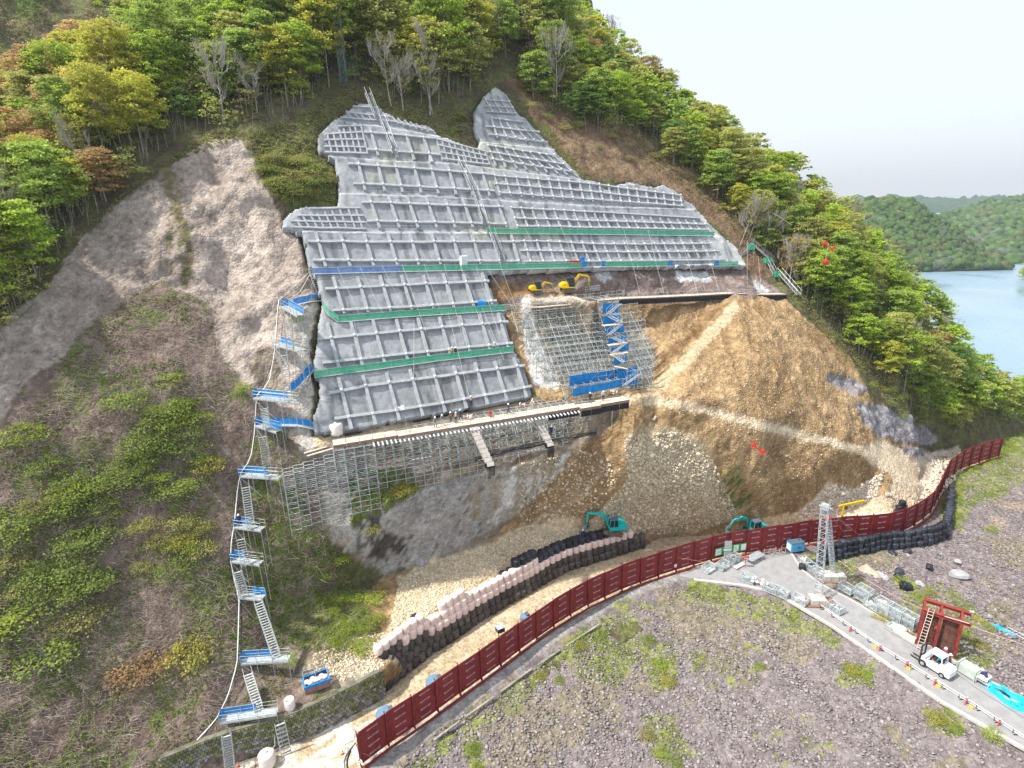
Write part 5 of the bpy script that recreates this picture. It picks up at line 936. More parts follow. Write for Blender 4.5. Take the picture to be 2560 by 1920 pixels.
o_ = bag(Vector(Z(670., 1912., .0)), 'white', 'white bulk bag lying on the dirt road below the stone wall', None, 'white_bag', 1.35)
# ================================================================== STONE WALL
WL = [(420,1972),(520,1928),(600,1898),(741,1856),(831,1814),(903,1776),(966,1741)]; WT = [(480,1918),(560,1872),(600,1850),(743,1791),(840,1743),(900,1710),(962,1680)]
wb = ipl([Z(float(x), float(y), 0) for x, y in WL], step=.42); wl = empty('stone_wall', wb[0], label='mossy masonry retaining wall of small grey stones beside the dirt road', cat='wall'); STM = vcmat('wall stone', fine=(.6, 1.4), fs=2.5, bump=.04, bs=6); bb = MB(wb[0]); cols = []; backing = MB(wb[0])
for i in range(len(wb) - 1):
    d = wb[i + 1] - wb[i]; d /= np.linalg.norm(d); ins_ = np.array([-d[1], d[0], 0]); H_ = 4.25
    backing.bar(wb[i] + ins_ * .62 + [0, 0, H_ / 2 - .2], wb[i + 1] + ins_ * .62 + [0, 0, H_ / 2 - .2], .9, H_ - .2)
    for j in range(11):
        z_ = .19 + j * .385; c_ = wb[i] + d * (.21 if j % 2 else 0) + ins_ * (.06 + .012 * j) + np.array([0, 0, z_]); bb.box(c_ - ins_ * random.uniform(0, .07), (.37 + random.uniform(-.03, .03), .35, .33), (d, ins_, (0, 0, 1)), taper=.95); moss = random.random() < .22 + .06 * j; g = random.uniform(.14, .34); cols += [((g * .7, g * .75, g * .35) if moss else (g, g * .96, g * .9))] * 8
mesh_np('stones', np.array(bb.v), bb.f, STM, wl, col=np.array(cols)); tag(wl.children[0], kind='stuff'); backing.build('mortar_core', mat('dark mortar', (.04, .042, .03), .95), wl)
cp = MB(wb[0]); 
for i in range(0, len(wb) - 2, 2): d = wb[i + 2] - wb[i]; d /= np.linalg.norm(d); ins_ = np.array([-d[1], d[0], 0]); cp.bar(wb[i] + ins_ * .35 + [0, 0, 4.28], wb[i + 2] + ins_ * .35 + [0, 0, 4.28], .6, .14)
cp.build('coping', mat('mossy coping', (.09, .09, .06), .95, .3, 1.2, col2=(.22, .21, .16)), wl)
# things along the wall
A = Z(716., 1886., .05); B = Z(699., 1806., 4.5) ; stair(A, B, 1.1, 'short aluminium ladder stair leaning on the stone wall', tread=.5, rails=False)
p = Z(880., 1790., 0); r = empty('pallet', p + DI * .15, label='wooden pallet leaning against the stone wall', cat='pallet', rot=(math.radians(-72), 0, AZD)); WD = mat('raw pallet wood', (.38, .27, .17), .85, .15, 3, col2=(.50, .38, .26))
for k in range(6): bb = MB(); bb.box((-.55 + .22 * k, 0, .05), (.11, 1.2, .03)); bb.build('slat', WD, r)
for k in range(3): bb = MB(); bb.box((0, -.5 + .5 * k, 0), (1.3, .09, .08)); bb.build('bearer', WD, r)
p = on_hill(np.array(726.), np.array(1770.), -.1); r = empty('bulk_bag', p, label='open white bulk bag standing above the stone wall', cat='bag'); bb = MB(); bb.lathe([(.55, 0), (.62, .3), (.6, 1.1), (.57, 1.45), (.50, 1.45), (.48, 1.0)], n=18); bb.build('cloth', BWHT, r, smooth=True); bb = MB(); bb.lathe([(.46, .95), (.2, 1.02)], n=10); bb.build('fill', mat('tan sand', (.45, .33, .2)), r)
p = on_hill(np.array(793.), np.array(1715.), .1); r = empty('skip', p, AZD, 'brown open steel skip with blue sheet edges and white sacks above the wall', 'skip'); bb = MB()
for (c_, s_) in (((0, -.9, .5), (3.0, .08, 1.0)), ((0, .9, .5), (3.0, .08, 1.0)), ((-1.5, 0, .5), (.08, 1.9, 1.0)), ((1.5, 0, .5), (.08, 1.9, 1.0)), ((0, 0, .1), (3.0, 1.8, .1))): bb.box(c_, s_)
bb.build('tub', mat('brown rusted plate', (.22, .10, .08), .7, .3, 1.5, col2=(.34, .20, .17)), r); bb = MB()
for (c_, s_) in (((0, -.93, 1.02), (3.15, .14, .35)), ((0, .93, 1.02), (3.15, .14, .3)), ((-1.52, 0, 1.02), (.14, 1.9, .3)), ((1.52, 0, 1.02), (.14, 1.9, .45))): bb.box(c_, s_)
bb.build('blue_sheet', BLUE, r); bb = MB(); 
for k in range(7): bb.lathe([(.25, 0), (.4, .15), (.3, .35), (.05, .42)], (-1.1 + .36 * k, random.uniform(-.3, .3), .75 + random.uniform(0, .1)), 8)
bb.build('sacks', WB, r, smooth=True); bb = MB()
for x in (-1.4, 0, 1.4): bb.tube((x, .9, 0), (x, .9, 2.1), .03); bb.tube((x, .9, 1.9), (x, -.9, 1.2), .025)
for z_ in (1.5, 2.05): bb.tube((-1.5, .9, z_), (1.5, .9, z_), .03)
bb.build('pipe_rail', GALV, r)
A = Z(797., 1700., 4.8); B = Z(826., 1805., .3); bb = MB(A); bb.tube(A, B, .06, 6); o_ = bb.build('pipe', GALV); o_.location = A; tag(o_, 'thin steel pipe running from the skip down to the road', 'pipe')
def sheet_thing(name, pts, z, th, m, label, cat):
    P = [Z(float(x), float(y), z) for x, y in pts]; n = len(P); b = MB(P[0]); bot = [p - np.array([0, 0, th]) for p in P]; b.add(P + bot, [tuple(range(n)), tuple(range(n, 2 * n))[::-1]] + [(i, n + i, n + (i + 1) % n, (i + 1) % n) for i in range(n)]); o = b.build(name, m); o.location = P[0]; return tag(o, label, cat)
SPL = mat('pale steel road plate', (.50, .46, .43), .6, .12, 1.2, col2=(.64, .60, .57))
sheet_thing('road_plate', [(829,1822),(862,1803),(887,1832),(884,1850),(860,1862)], .10, .06, SPL, 'pale steel plate lying on the dirt road at the fence end', 'steel plate')
sheet_thing('road_plate', [(872,1866),(888,1856),(903,1905),(893,1905)], .10, .06, SPL, 'narrow steel plate lying behind the fence end post', 'steel plate')
def hose_g(line, r_, m, label, z=.08):
    P = ipl([Z(float(x), float(y), z) for x, y in line], step=.8); b = MB(P[0]); b.path(list(P), r_, 6); o = b.build('hose', m); o.location = P[0]; return tag(o, label, 'hose')
hose_g([(600,1915),(660,1890),(730,1858),(780,1835),(815,1818),(835,1815)], .09, GALVD, 'grey hose lying along the foot of the stone wall')
hose_g([(884,1862),(868,1880),(858,1900),(860,1925),(870,1950)], .12, GALVD, 'thick grey hose looping beside the end of the red fence')
hose_g([(888,1858),(874,1880),(866,1905),(872,1940)], .09, DGREY, 'black hose beside the thick grey one at the fence end')
P = [Z(678., 1792., 3.0), Z(686., 1840., 2.0), Z(688., 1862., 1.0), Z(672., 1885., .3), Z(645., 1905., .1), Z(620., 1925., .1)]; b = MB(P[0]); b.path(list(ipl(P, n=24)), .05, 5); o_ = b.build('hose', ROPE); o_.location = P[0]; tag(o_, 'pale hose hanging from the lowest landing over the stone wall', 'hose')
bb = MB(); 
for k in range(4): bb.path([(math.cos(t) * (.6 + .02 * k), math.sin(t) * (.6 + .02 * k), .05 * k) for t in np.linspace(0, 6.28, 17)], .035, 4)
o_ = bb.build('rope_coil', ROPE); o_.location = Z(622., 1918., .08); tag(o_, 'pale coiled hose on the ground by the stone wall', 'coil')
CONR = mat('cone red', (.65, .05, .04), .6); 
def cone(x, y, lb, z=0., hasb=None):
    p = Z(float(x), float(y), z); r = empty('traffic_cone', p, label=lb, cat='traffic cone'); bb = MB(); bb.box((0, 0, .02), (.36, .36, .04)); bb.lathe([(.14, .04), (.11, .22)], n=10); bb.lathe([(.085, .36), (.06, .5)], n=10); bb.lathe([(.035, .62), (.02, .72)], n=10); bb.build('body', CONR, r); bb = MB(); bb.lathe([(.11, .22), (.085, .36)], n=10); bb.lathe([(.06, .5), (.035, .62)], n=10); bb.build('stripe', WHITE, r)
cone(829, 1814, 'red and white cone at the pipe foot by the steel plate'); cone(857, 1885, 'red and white cone beside the hose loop'); cone(595, 1916, 'red and white cone at the foot of the first stair flight')
# ================================================================== EXCAVATORS
TEAL = mat('teal paint', (.0, .36, .36), .4, .08, .8, col2=(.01, .48, .46)); STEEL = mat('worn bucket steel', (.16, .15, .14), .5, .3, 3, metal=.5); TRK = mat('muddy track', (.05, .045, .04), .8, .4, 3, col2=(.17, .13, .09)); NAVY = mat('blue grey roof', (.10, .13, .18), .5)
def link(bb, pts, wd, th, y=0):   # box girder along x,z points with varying depth
    for (a, b_), (t0, t1) in zip(zip(pts[:-1], pts[1:]), zip(th[:-1], th[1:])):
        d = np.array([b_[0] - a[0], b_[1] - a[1]]); L = np.linalg.norm(d); d /= L; nn = np.array([-d[1], d[0]]); a = np.array(a) - d * .05; b_ = np.array(b_) + d * .05
        prof = [a - nn * t0 / 2, b_ - nn * t1 / 2, b_ + nn * t1 / 2, a + nn * t0 / 2]; bb.prism([(p[0], p[1]) for p in prof], y - wd / 2, y + wd / 2)
def excavator(name, loc, rz, sc, paint, boom, arm, bkt, label, cat='excavator', cabm=None, blade=False, track_rz=0.0, small=False, rot=None):
    r = empty(name, loc, rz, label, cat); r.scale = (sc, -sc if small else sc, sc); M_ = Matrix.Rotation(track_rz, 4, 'Z')
    for s_ in (-1, 1):
        bb = MB(); prof = []
        for t in np.linspace(math.pi / 2, 3 * math.pi / 2, 7): prof.append((-1.15 + .33 * math.cos(t), .36 + .33 * math.sin(t)))
        for t in np.linspace(-math.pi / 2, math.pi / 2, 7): prof.append((1.15 + .33 * math.cos(t), .36 + .33 * math.sin(t)))
        bb.prism(prof, s_ * .98 - .24, s_ * .98 + .24)
        for k in range(15):
            x = -1.15 + 2.3 * k / 14
            for z_ in (.70, .02): bb.box((x, s_ * .98, z_), (.10, .5, .05))
        t_ = bb.build('track', TRK, r); t_.matrix_local = M_
        bb = MB()
        for x in (-1.15, 1.15): bb.tube((x, s_ * 1.225, .36), (x, s_ * 1.26, .36), .22, 12, cap=True)
        for k in range(4): bb.tube((-.75 + .5 * k, s_ * 1.225, .15), (-.75 + .5 * k, s_ * 1.25, .15), .10, 8, cap=True)
        w_ = bb.build('wheels', STEEL, r); w_.matrix_local = M_
    bb = MB(); bb.box((0, 0, .5), (1.3, 1.6, .3)); bb.tube((0, 0, .6), (0, 0, .86), .5, 14, cap=True)
    u_ = bb.build('undercarriage', STEEL, r); u_.matrix_local = M_
    if blade: bb = MB(); bb.box((1.75, 0, .3), (.12, 2.3, .5)); bb.box((1.4, .5, .35), (.7, .1, .12)); bb.box((1.4, -.5, .35), (.7, .1, .12)); x_ = bb.build('blade', paint, r); x_.matrix_local = M_
    bb = MB(); prof = [(-1.35, .95), (-1.25, .88), (.95, .88), (1.05, 1.0), (1.05, 1.18), (.3, 1.25), (.1, 1.85), (-.9, 1.95), (-1.35, 1.7), (-1.45, 1.3)]
    bb.prism(prof, -1.1, -.15); bb.prism([(-1.35, .95), (-1.25, .88), (1.0, .88), (1.05, 1.05), (-.1, 1.1), (-.25, 1.85), (-.9, 1.9), (-1.35, 1.7), (-1.45, 1.3)], -.15, 1.1); bb.build('body', paint, r)
    bb = MB(); bb.prism([(-1.62, 1.1), (-1.45, .93), (-1.1, .93), (-1.1, 1.75), (-1.4, 1.72), (-1.6, 1.5)], -1.05, 1.05); bb.build('counterweight', paint, r)
    bb = MB(); cz = [(-.2, 1.12), (1.0, 1.12), (1.12, 1.5), (.95, 2.62), (-.15, 2.66), (-.25, 1.9)]; y0, y1 = .12, 1.06
    for y in (y0, y1):
        for a, b_ in zip(cz, cz[1:] + cz[:1]): bb.bar((a[0], y, a[1]), (b_[0], y, b_[1]), .07, .07, up=(0, 1, 0))
    for a in cz: bb.bar((a[0], y0, a[1]), (a[0], y1, a[1]), .07, .07)
    bb.bar((.4, y1, 1.12), (.4, y1, 2.62), .06, .06, up=(0, 1, 0)); bb.prism([(-.2, 1.05), (1.02, 1.05), (1.05, 1.45), (-.22, 1.45)], y0 + .01, y1 - .01); cabo = bb.build('cab', cabm or paint, r)
    bb = MB(); bb.prism([(-.19, 1.46), (1.06, 1.46), (.92, 2.58), (-.13, 2.6)], y0 + .03, y1 - .03); bb.build('window', GLASS, cabo)
    bb = MB(); bb.box((.4, .59, 2.70), (1.25, 1.02, .09)); bb.box((.3, .59, 2.76), (.7, .7, .04)); bb.build('roof', NAVY if not small else mat('dark cab roof', (.03, .045, .05), .4), cabo)
    yb = -.28; bb = MB(); link(bb, boom, .26, [.34, .46, .40, .24][:len(boom)], yb); bb.build('boom', paint, r)
    bb = MB(); link(bb, arm, .2, [.34, .26, .16][:len(arm)], yb); bb.build('arm', paint, r)
    bb = MB(); m0 = np.array(boom[0]); m1 = np.array(boom[1]); bb.tube((m0[0] + .25, yb, m0[1] - .15), (m1[0] + .1, yb, m1[1] - .3), .09, 8); bb.tube((m1[0], yb, m1[1] + .3), (arm[0][0] - .05, yb, arm[0][1] + .3), .07, 8); a0, a1 = np.array(arm[0]), np.array(arm[-1]); bb.tube((a0[0] + .2, yb, a0[1] + .1), (a1[0] + .25, yb, a1[1] + .5), .06, 8); bb.build('hydraulic_rams', STEEL, r)
    bx, bz, ba = bkt; bb = MB(); pr = [(0, .1), (.15, -.05), (.42, -.1), (.62, -.38), (.58, -.72), (.30, -.92), (-.05, -.9), (-.12, -.84), (.22, -.72), (.40, -.5), (.30, -.25), (0, -.12)]
    pr = [(bx + x * math.cos(ba) - z_ * math.sin(ba), bz + x * math.sin(ba) + z_ * math.cos(ba)) for x, z_ in pr]; bb.prism(pr, yb - .36, yb + .36); bb.build('bucket', STEEL, r)
    if rot: r.rotation_euler = rot
    return r
e1 = Z(1536., 1330., 5.0)
excavator('teal_excavator', e1, math.radians(188), 1.2, TEAL, [(.9, 1.1), (1.4, 2.6), (2.2, 3.3), (3.6, 3.35)], [(3.4, 3.5), (4.05, 3.4), (4.3, 1.1)], (4.3, 1.0, math.pi * 1.0), 'teal excavator on the rubble behind the bags, arm stretched left over a worker', track_rz=math.radians(150))
e2 = Z(1886., 1334., .6)
excavator('teal_excavator', e2, math.radians(196), 1.2, TEAL, [(.9, 1.1), (1.5, 2.7), (2.4, 3.2), (3.6, 2.95)], [(3.4, 3.1), (3.9, 2.9), (5.0, 1.1)], (5.0, 1.1, math.pi * 1.05), 'teal excavator reaching down behind the middle of the red fence', track_rz=math.radians(-20), blade=True)
e3 = on_hill(np.array(1340.), np.array(735.), .1)
excavator('mini_excavator', e3, math.radians(12), .78, YEL, [(.9, 1.1), (1.6, 1.7), (2.3, 2.5), (3.4, 2.2)], [(3.3, 2.3), (4.1, 1.95), (4.2, .9)], (4.2, .9, math.pi * 1.0), 'smaller yellow mini excavator at the left on the rock shelf, arm folded low', cabm=mat('dark cab', (.02, .04, .04), .4), small=True)
e4 = on_hill(np.array(1420.), np.array(731.), .1)
excavator('mini_excavator', e4, math.radians(10), .95, YEL, [(.9, 1.1), (1.5, 2.1), (2.4, 3.2), (3.9, 2.9)], [(3.8, 3.0), (4.3, 2.6), (4.3, .8)], (4.3, .8, math.pi), 'larger yellow mini excavator with raised arm on the rock shelf', cabm=MATS['dark cab'], small=True)
p = on_hill(np.array(1478.), np.array(728.), .1)
r = empty('wire_cage', p, AZD, 'low grey mesh bin right of the yellow mini excavators', 'bin')
bb = MB()
for x in np.linspace(-1.7, 1.7, 9):
    for y in (-.5, .5): bb.tube((x, y, 0), (x, y, .9), .03)
for z_ in (.05, .45, .9):
    for y in (-.5, .5): bb.tube((-1.7, y, z_), (1.7, y, z_), .03)
    for x in (-1.7, 1.7): bb.tube((x, -.5, z_), (x, .5, z_), .03)
bb.build('frame', GALV, r); bb = MB(); bb.box((0, .3, .35), (3.2, .5, .6)); bb.build('load', mat('grey load', (.25, .27, .29)), r)
# ================================================================== YARD: A-frame pylon
def G0(x, y, z=0.06): return Z(float(x), float(y), z)
f1, f2 = G0(2043, 1500), G0(2081, 1442); mid = (f1 + f2) / 2
d_ = rays(2063., 1268.); hl = np.linalg.norm((mid - C0)[:2]) / np.linalg.norm(d_[:2]); apex = np.array([mid[0], mid[1], CH + d_[2] * hl]); apex[0] = (C0 + d_ * hl)[0]; apex[1] = (C0 + d_ * hl)[1]
LATM = mat('galvanised lattice', (.36, .40, .43), .5, .12, 2, metal=.3, col2=(.52, .56, .58))
pyl = empty('lattice_pylon', mid, label='tall galvanised A-shaped lattice pylon straddling the paved yard', cat='pylon')
cross = (f2 - f1) / np.linalg.norm(f2 - f1); side = np.array([-cross[1], cross[0], 0])
for li, ft in enumerate((f1, f2)):
    ax = apex + cross * (-.35 if li == 0 else .35) - ft; L = np.linalg.norm(ax); ax /= L; x = side; y = np.cross(ax, x); hw = .52 if li == 0 else .34; bb = MB(mid); cs = [(-1, -1), (1, -1), (1, 1), (-1, 1)]
    b0 = ft + [0, 0, .9]; L -= .9
    cor = lambda t, c: b0 + ax * t + x * hw * c[0] + y * hw * .8 * c[1]
    for c in cs: bb.tube(cor(0, c), cor(L, c), .055, 5)
    n = int(L / (hw * 1.7))
    for k in range(n):
        t0, t1 = L * k / n, L * (k + 1) / n
        for q in range(4):
            a, b_ = cs[q], cs[(q + 1) % 4]; bb.tube(cor(t0, a), cor(t0, b_), .03, 3); bb.tube(cor(t0, a) if k % 2 else cor(t0, b_), cor(t1, b_) if k % 2 else cor(t1, a), .03, 3)
    bb.build('leg', LATM, pyl)
bb = MB(mid); bb.box(apex, (1.3, 1.0, .7), (side, cross, (0, 0, 1))); bb.tube(apex - side * .9, apex + side * .9, .15, 8, cap=True); bb.box(apex + [0, 0, .45], (1.0, .8, .2), (side, cross, (0, 0, 1))); bb.build('head', LATM, pyl)
bb = MB(mid); bb.tube(apex - side * 1.1 - [0, 0, 1.6], apex - side * .6 - [0, 0, 1.6], .3, 10, cap=True); bb.build('beacon', CONR, pyl)
bb = MB(mid); bb.tube(apex + side * .6 - [0, 0, 1.6], apex + side * 1.3 - [0, 0, 1.6], .18, 8, cap=True); bb.build('pulley', mat('dark pulley', (.10, .13, .16), .5), pyl)
CB = mat('pale concrete block', (.50, .48, .43), .9, .12, 1.5, .02)
for (x, y, n_, lb) in ((2080, 1447, 2, 'concrete footing blocks on a brown mat under the far pylon leg'), (2050, 1507, 1, 'concrete footing block under the near pylon leg')):
    p = G0(x, y); r = empty('footing', p, AZD - .55, lb, 'footing'); r.scale = (1.1,) * 3
    for k in range(n_ + 1): bb = MB(); bb.box((-1.0 + 1.1 * k, 0, .55), (1.0, 1.7, .8)); bb.build('block', CB, r)
    bb = MB(); bb.box((0, 0, .08), (4.2, 2.4, .14)); bb.build('mat', mat('rusty plate', (.24, .13, .08), .8, .3, 2), r)
bb = MB(); bb.lathe([(.42, 0), (.5, .08), (.42, .16), (.3, .08)], n=14); o_ = bb.build('wire_coil', DGREY); o_.location = G0(2031, 1500); tag(o_, 'dark wire coil on the tan sheet beside the near pylon leg', 'coil')
sheet_thing('tan_sheet', [(2018,1502),(2031,1486),(2045,1495),(2040,1512),(2026,1512)], .12, .05, mat('tan board', (.58, .46, .34), .8), 'tan board leaning flat beside the near pylon leg', 'board')
def wire(pts, r_, label, m=None, name='cable', cat='cable', group=None):
    P = [np.array(p) for p in pts]; b = MB(P[0]); b.path(P, r_, 4); o = b.build(name, m or GALVD); o.location = P[0]; return tag(o, label, cat, group)
far_t = D(1560., 285., 150.); 
for k, (tx, ty, tt) in enumerate(((1490, 245, 150), (1560, 300, 150))):
    e = D(float(tx), float(ty), float(tt)); a = apex + np.array([0, 0, .3 * k]); pts = [a + (e - a) * t + np.array([0, 0, -5 * 4 * t * (1 - t)]) for t in np.linspace(0, 1, 18)]
    wire([D(float(x), float(y), float(t)) for x, y, t in ([(1640,325,150),(1760,420,142),(1900,512,134),(1980,562,128)] if k == 0 else [(1100,215,138),(1130,290,130),(1060,250,134),(1140,330,126)][:2])], .018, ['thin sagging cable in front of the forest on the right', 'thin cable rising into the forest above the notch'][k])
for (x, y) in ((2120,1345),(2165,1352),(2130,1330)):
    g = Z(float(x), float(y), .5); wire([apex, g], .02, 'thin guy wire from the pylon head to the ground behind', group='pylon guy wires')
wire([D(2345., 700., 150.), D(2450., 790., 130.), D(2600., 875., 112.)], .035, 'upper power line crossing the lake water'); wire([D(2465., 818., 150.), D(2530., 857., 140.), D(2620., 905., 130.)], .03, 'lower power line crossing the lake water')
# cable carriers (red)
RC = mat('signal red', (.62, .02, .012), .5, .1)
def carrier(x, y, t, ang, sc, label):
    p = D(float(x), float(y), float(t)); r = empty('cable_carrier', p, label=label, cat='cable carrier'); ux = np.array(XR) * math.cos(ang) + np.array(XU) * math.sin(ang); uy = -np.array(XR) * math.sin(ang) + np.array(XU) * math.cos(ang); bb = MB(); bb.bar(-ux * sc, ux * sc, .32 * sc * .6, .32 * sc * .6); bb.build('beam', RC, r)
    for s_ in (-1, 1):
        bb = MB(); c_ = ux * sc * s_; bb.tube(c_ - uy * .1 * sc, c_ + uy * .55 * sc, .12 * sc, 6, r2=.30 * sc, cap=True); bb.tube(c_, c_ - uy * .6 * sc, .10 * sc, 6, cap=True); bb.box(c_, (.4 * sc, .4 * sc, .4 * sc), (ux, uy, np.array(_F))); bb.build('pulley', RC, r)
    return r
carrier(2071, 616, 112, math.radians(-33), .95, 'bright red cable carrier hanging in front of the forest')
carrier(1895, 1122, 96, math.radians(-38), .95, 'thin red cable carrier hanging over the brown soil slope')
p = D(2064., 655., 112.); bb = MB(); bb.lathe([(.2, -.5), (.5, -.2), (.52, .2), (.25, .5)], n=10); o_ = bb.build('hook_block', RC); o_.location = p; tag(o_, 'small red and white hook block below the red carrier', 'hook block')
wire([D(2071., 612., 112.), D(2064., 650., 112.)], .025, 'short wire between the red carrier and its hook block')
# yellow jib
p = G0(2098, 1330, .2); r = empty('jib_crane', p, AZD - .3, 'small yellow T-shaped jib standing behind the red fence by the pylon', 'jib'); r.scale = (1.25,) * 3; bb = MB(); bb.tube((0, 0, 0), (0, 0, 4.4), .17, 8, cap=True); bb.tube((0, 0, 0), (0, 0, .2), .5, 10, cap=True); bb.build('mast', YEL, r); bb = MB(); bb.bar((-.8, 0, 4.5), (3.4, 0, 4.9), .2, .28); bb.bar((.1, 0, 3.7), (1.0, 0, 4.5), .1, .12); bb.build('boom', YEL, r); bb = MB(); bb.box((.45, 0, 4.1), (.4, .35, .4)); bb.build('hoist', mat('dark hoist', (.08, .06, .10)), r)
# compressor
p = G0(1987, 1378); r = empty('compressor', p, AZD - .3, 'light blue compressor box at the kerb under the red fence', 'compressor'); r.scale = (1.25,) * 3; bb = MB(); bb.box((0, 0, .95), (2.1, 1.15, 1.3)); bb.build('housing', mat('sky blue paint', (.10, .40, .68), .45, .06), r); bb = MB(); bb.box((0, 0, 1.64), (2.12, 1.17, .09)); bb.tube((.5, .2, 1.6), (.5, .2, 1.95), .08, 8, cap=True); bb.build('top', mat('slate lid', (.08, .12, .16)), r); bb = MB(); bb.box((-1.06, 0, .9), (.03, .9, .9)); bb.build('grille', WHITE, r)
bb = MB(); bb.box((.1, -.59, .95), (.6, .02, .16)); bb.build('print', mat('navy print', (.03, .10, .3)), r); bb = MB()
for x in (-.8, .8): bb.box((x, 0, .15), (.2, 1.1, .3))
bb.build('skid', DGREY, r)
# round no-entry style sign and its post
p = G0(1862, 1418); r = empty('round_sign', p, label='red and white round sign on a short post in the yard', cat='sign'); r.scale = (1.3,) * 3; bb = MB(); bb.tube((0, 0, 0), (0, 0, 1.3), .04, 6); bb.build('post', CONR, r); bb = MB(); bb.tube((0, -.05, 1.45), (0, .05, 1.5), .42, 16, cap=True); bb.build('disc', CONR, r); bb = MB(); bb.box((0, -.08, 1.46), (.5, .03, .18)); bb.build('bar', WHITE, r)
# ------------------------------------------------------------------ mesh crates
CG = mat('zinc crate', (.46, .52, .53), .45, .1, 3, metal=.3, col2=(.66, .71, .72)); LOADS = [mat('grey couplers', (.30, .34, .34), .6, .3, 8, .05, 10), mat('white bundles', (.62, .62, .60), .8, .15, 3, .05, 6), mat('steel parts', (.36, .41, .43), .5, .3, 6, .05, 8)]
def crate_mesh(w_, d_, h_, nx_, nz_):
    bb = MB()
    for x in (-w_ / 2, w_ / 2):
        for y in (-d_ / 2, d_ / 2): bb.box((x, y, h_ / 2), (.08, .08, h_))
    for z_ in (.12, h_ * .95):
        for y in (-d_ / 2, d_ / 2): bb.box((0, y, z_), (w_, .06, .07))
        for x in (-w_ / 2, w_ / 2): bb.box((x, 0, z_), (.06, d_, .07))
    bb.box((0, 0, .12), (w_, d_, .03)); 
    for k in range(1, nx_):
        for y in (-d_ / 2, d_ / 2): bb.box((-w_ / 2 + w_ * k / nx_, y, h_ / 2), (.022, .022, h_ * .9))
    for k in range(1, nx_ - 1):
        for x in (-w_ / 2, w_ / 2): bb.box((x, -d_ / 2 + d_ * k / (nx_ - 1), h_ / 2), (.022, .022, h_ * .9))
    for k in range(1, nz_):
        for y in (-d_ / 2, d_ / 2): bb.box((0, y, h_ * k / nz_), (w_, .022, .022))
        for x in (-w_ / 2, w_ / 2): bb.box((x, 0, h_ * k / nz_), (.022, d_, .022))
    return bb
CM = crate_mesh(1.75, 1.1, 1.0, 9, 5); cm_o = CM.build('frame', CG); CMESH = cm_o.data; bpy.data.objects.remove(cm_o)
def crate(x, y, rz, label, z=0, fill=.6, load=0, lid=False):
    p = G0(x, y); p[2] += z; r = empty('mesh_crate', p, rz, label, 'crate'); r.scale = (1.2,) * 3; fo = bpy.data.objects.new('frame', CMESH); COL.objects.link(fo); fo.parent = r
    if fill: 
        bb = MB(); rs = random.Random(x * 7 + y)
        for k in range(16): bb.box((rs.uniform(-.65, .65), rs.uniform(-.38, .38), .16 + fill * .8 * rs.uniform(.3, .9)), (rs.uniform(.2, .6), rs.uniform(.15, .4), rs.uniform(.15, .4)), np.array(Matrix.Rotation(rs.uniform(0, 3), 3, 'Z')).T)
        bb.build('load', LOADS[load], r)
    return r
RZ1 = math.atan2(*(G0(2400, 1662) - G0(2250, 1572))[1::-1]); RZ2 = math.atan2(*(G0(1960, 1495) - G0(1850, 1463))[1::-1])
crate(1770, 1427, AZD + .2, 'empty mesh crate at the far left of the yard, nearest the orange pole', fill=0); crate(1806, 1420, AZD + .2, 'mesh crate second from the left under the red fence', fill=.3); crate(1834, 1402, AZD + .1, 'crate of couplers right of the upright bars', load=0)
crate(1868, 1452, RZ2 - .1, 'crate standing alone on the lower left kerb of the yard', load=2); crate(1925, 1478, RZ2 - .2, 'half empty crate between the white bundles and the loaded crates', fill=.2); crate(1953, 1489, RZ2 - .3, 'crate of glinting parts left of the drum crate', load=2); crate(1999, 1507, RZ2 - .35, 'crate loaded with a big white roll beside the near pylon leg', load=1, fill=.9)
crate(2088, 1527, RZ1, 'low crate on the roadside rail right of the near pylon leg', load=2, fill=.5)
crate(2012, 1412, RZ1 - .25, 'crate of white bundles behind the far kerb, first in the row', load=1, fill=.9); crate(2030, 1426, RZ1 - .2, 'crate behind the far kerb, second in the row', load=2); crate(2046, 1438, RZ1 - .15, 'crate behind the far kerb, against the pylon leg', load=0, fill=.4)
crate(2116, 1478, RZ1, 'wire crate just right of the brown footing mat', fill=.3, load=0)
for (x, y, lb, hi, ld) in ((2157,1500,'first tall crate pair on the right kerb','a',0),(2180,1519,'single low crate between the tall pairs on the right kerb','',1),(2206,1533,'tall crate with white load, second pair on the right kerb','a',1),(2236,1550,'third tall crate pair on the right kerb','a',2),(2268,1567,'rightmost tall crate pair, next to the red steel rack','a',2)):
    crate(x, y, RZ1, lb + (', lower one' if hi else ''), load=ld)
    if hi: crate(x, y, RZ1, lb + ', upper one', z=1.22, load=ld, fill=.35)
p = G0(2238, 1573); r = empty('open_tray', p, RZ1, 'low grey steel tray in front of the rightmost crates', 'tray'); bb = MB()
for c_, s_ in (((0, 0, .1), (1.8, 1.2, .08)), ((0, -.6, .3), (1.8, .06, .45)), ((0, .6, .3), (1.8, .06, .45)), ((-.9, 0, .3), (.06, 1.2, .45)), ((.9, 0, .3), (.06, 1.2, .45))): bb.box(c_, s_)
bb.build('tray', CG, r)
p = G0(2264, 1590); r = empty('white_bin', p, RZ1, 'white bin filled with brown twigs left of the red steel rack', 'bin'); bb = MB(); bb.box((0, 0, .4), (3.0, 1.1, .8)); bb.box((-.6, 0, .85), (1.2, .9, .3)); bb.build('bin', mat('off white box', (.66, .61, .54), .8), r); bb = MB()
for k in range(60): a = random.uniform(0, 6.28); bb.tube((.6, 0, .8), (.6 + .75 * math.cos(a), .5 * math.sin(a), random.uniform(.9, 1.5)), .015, 3)
bb.build('twigs', mat('dry twigs', (.30, .20, .09)), r)
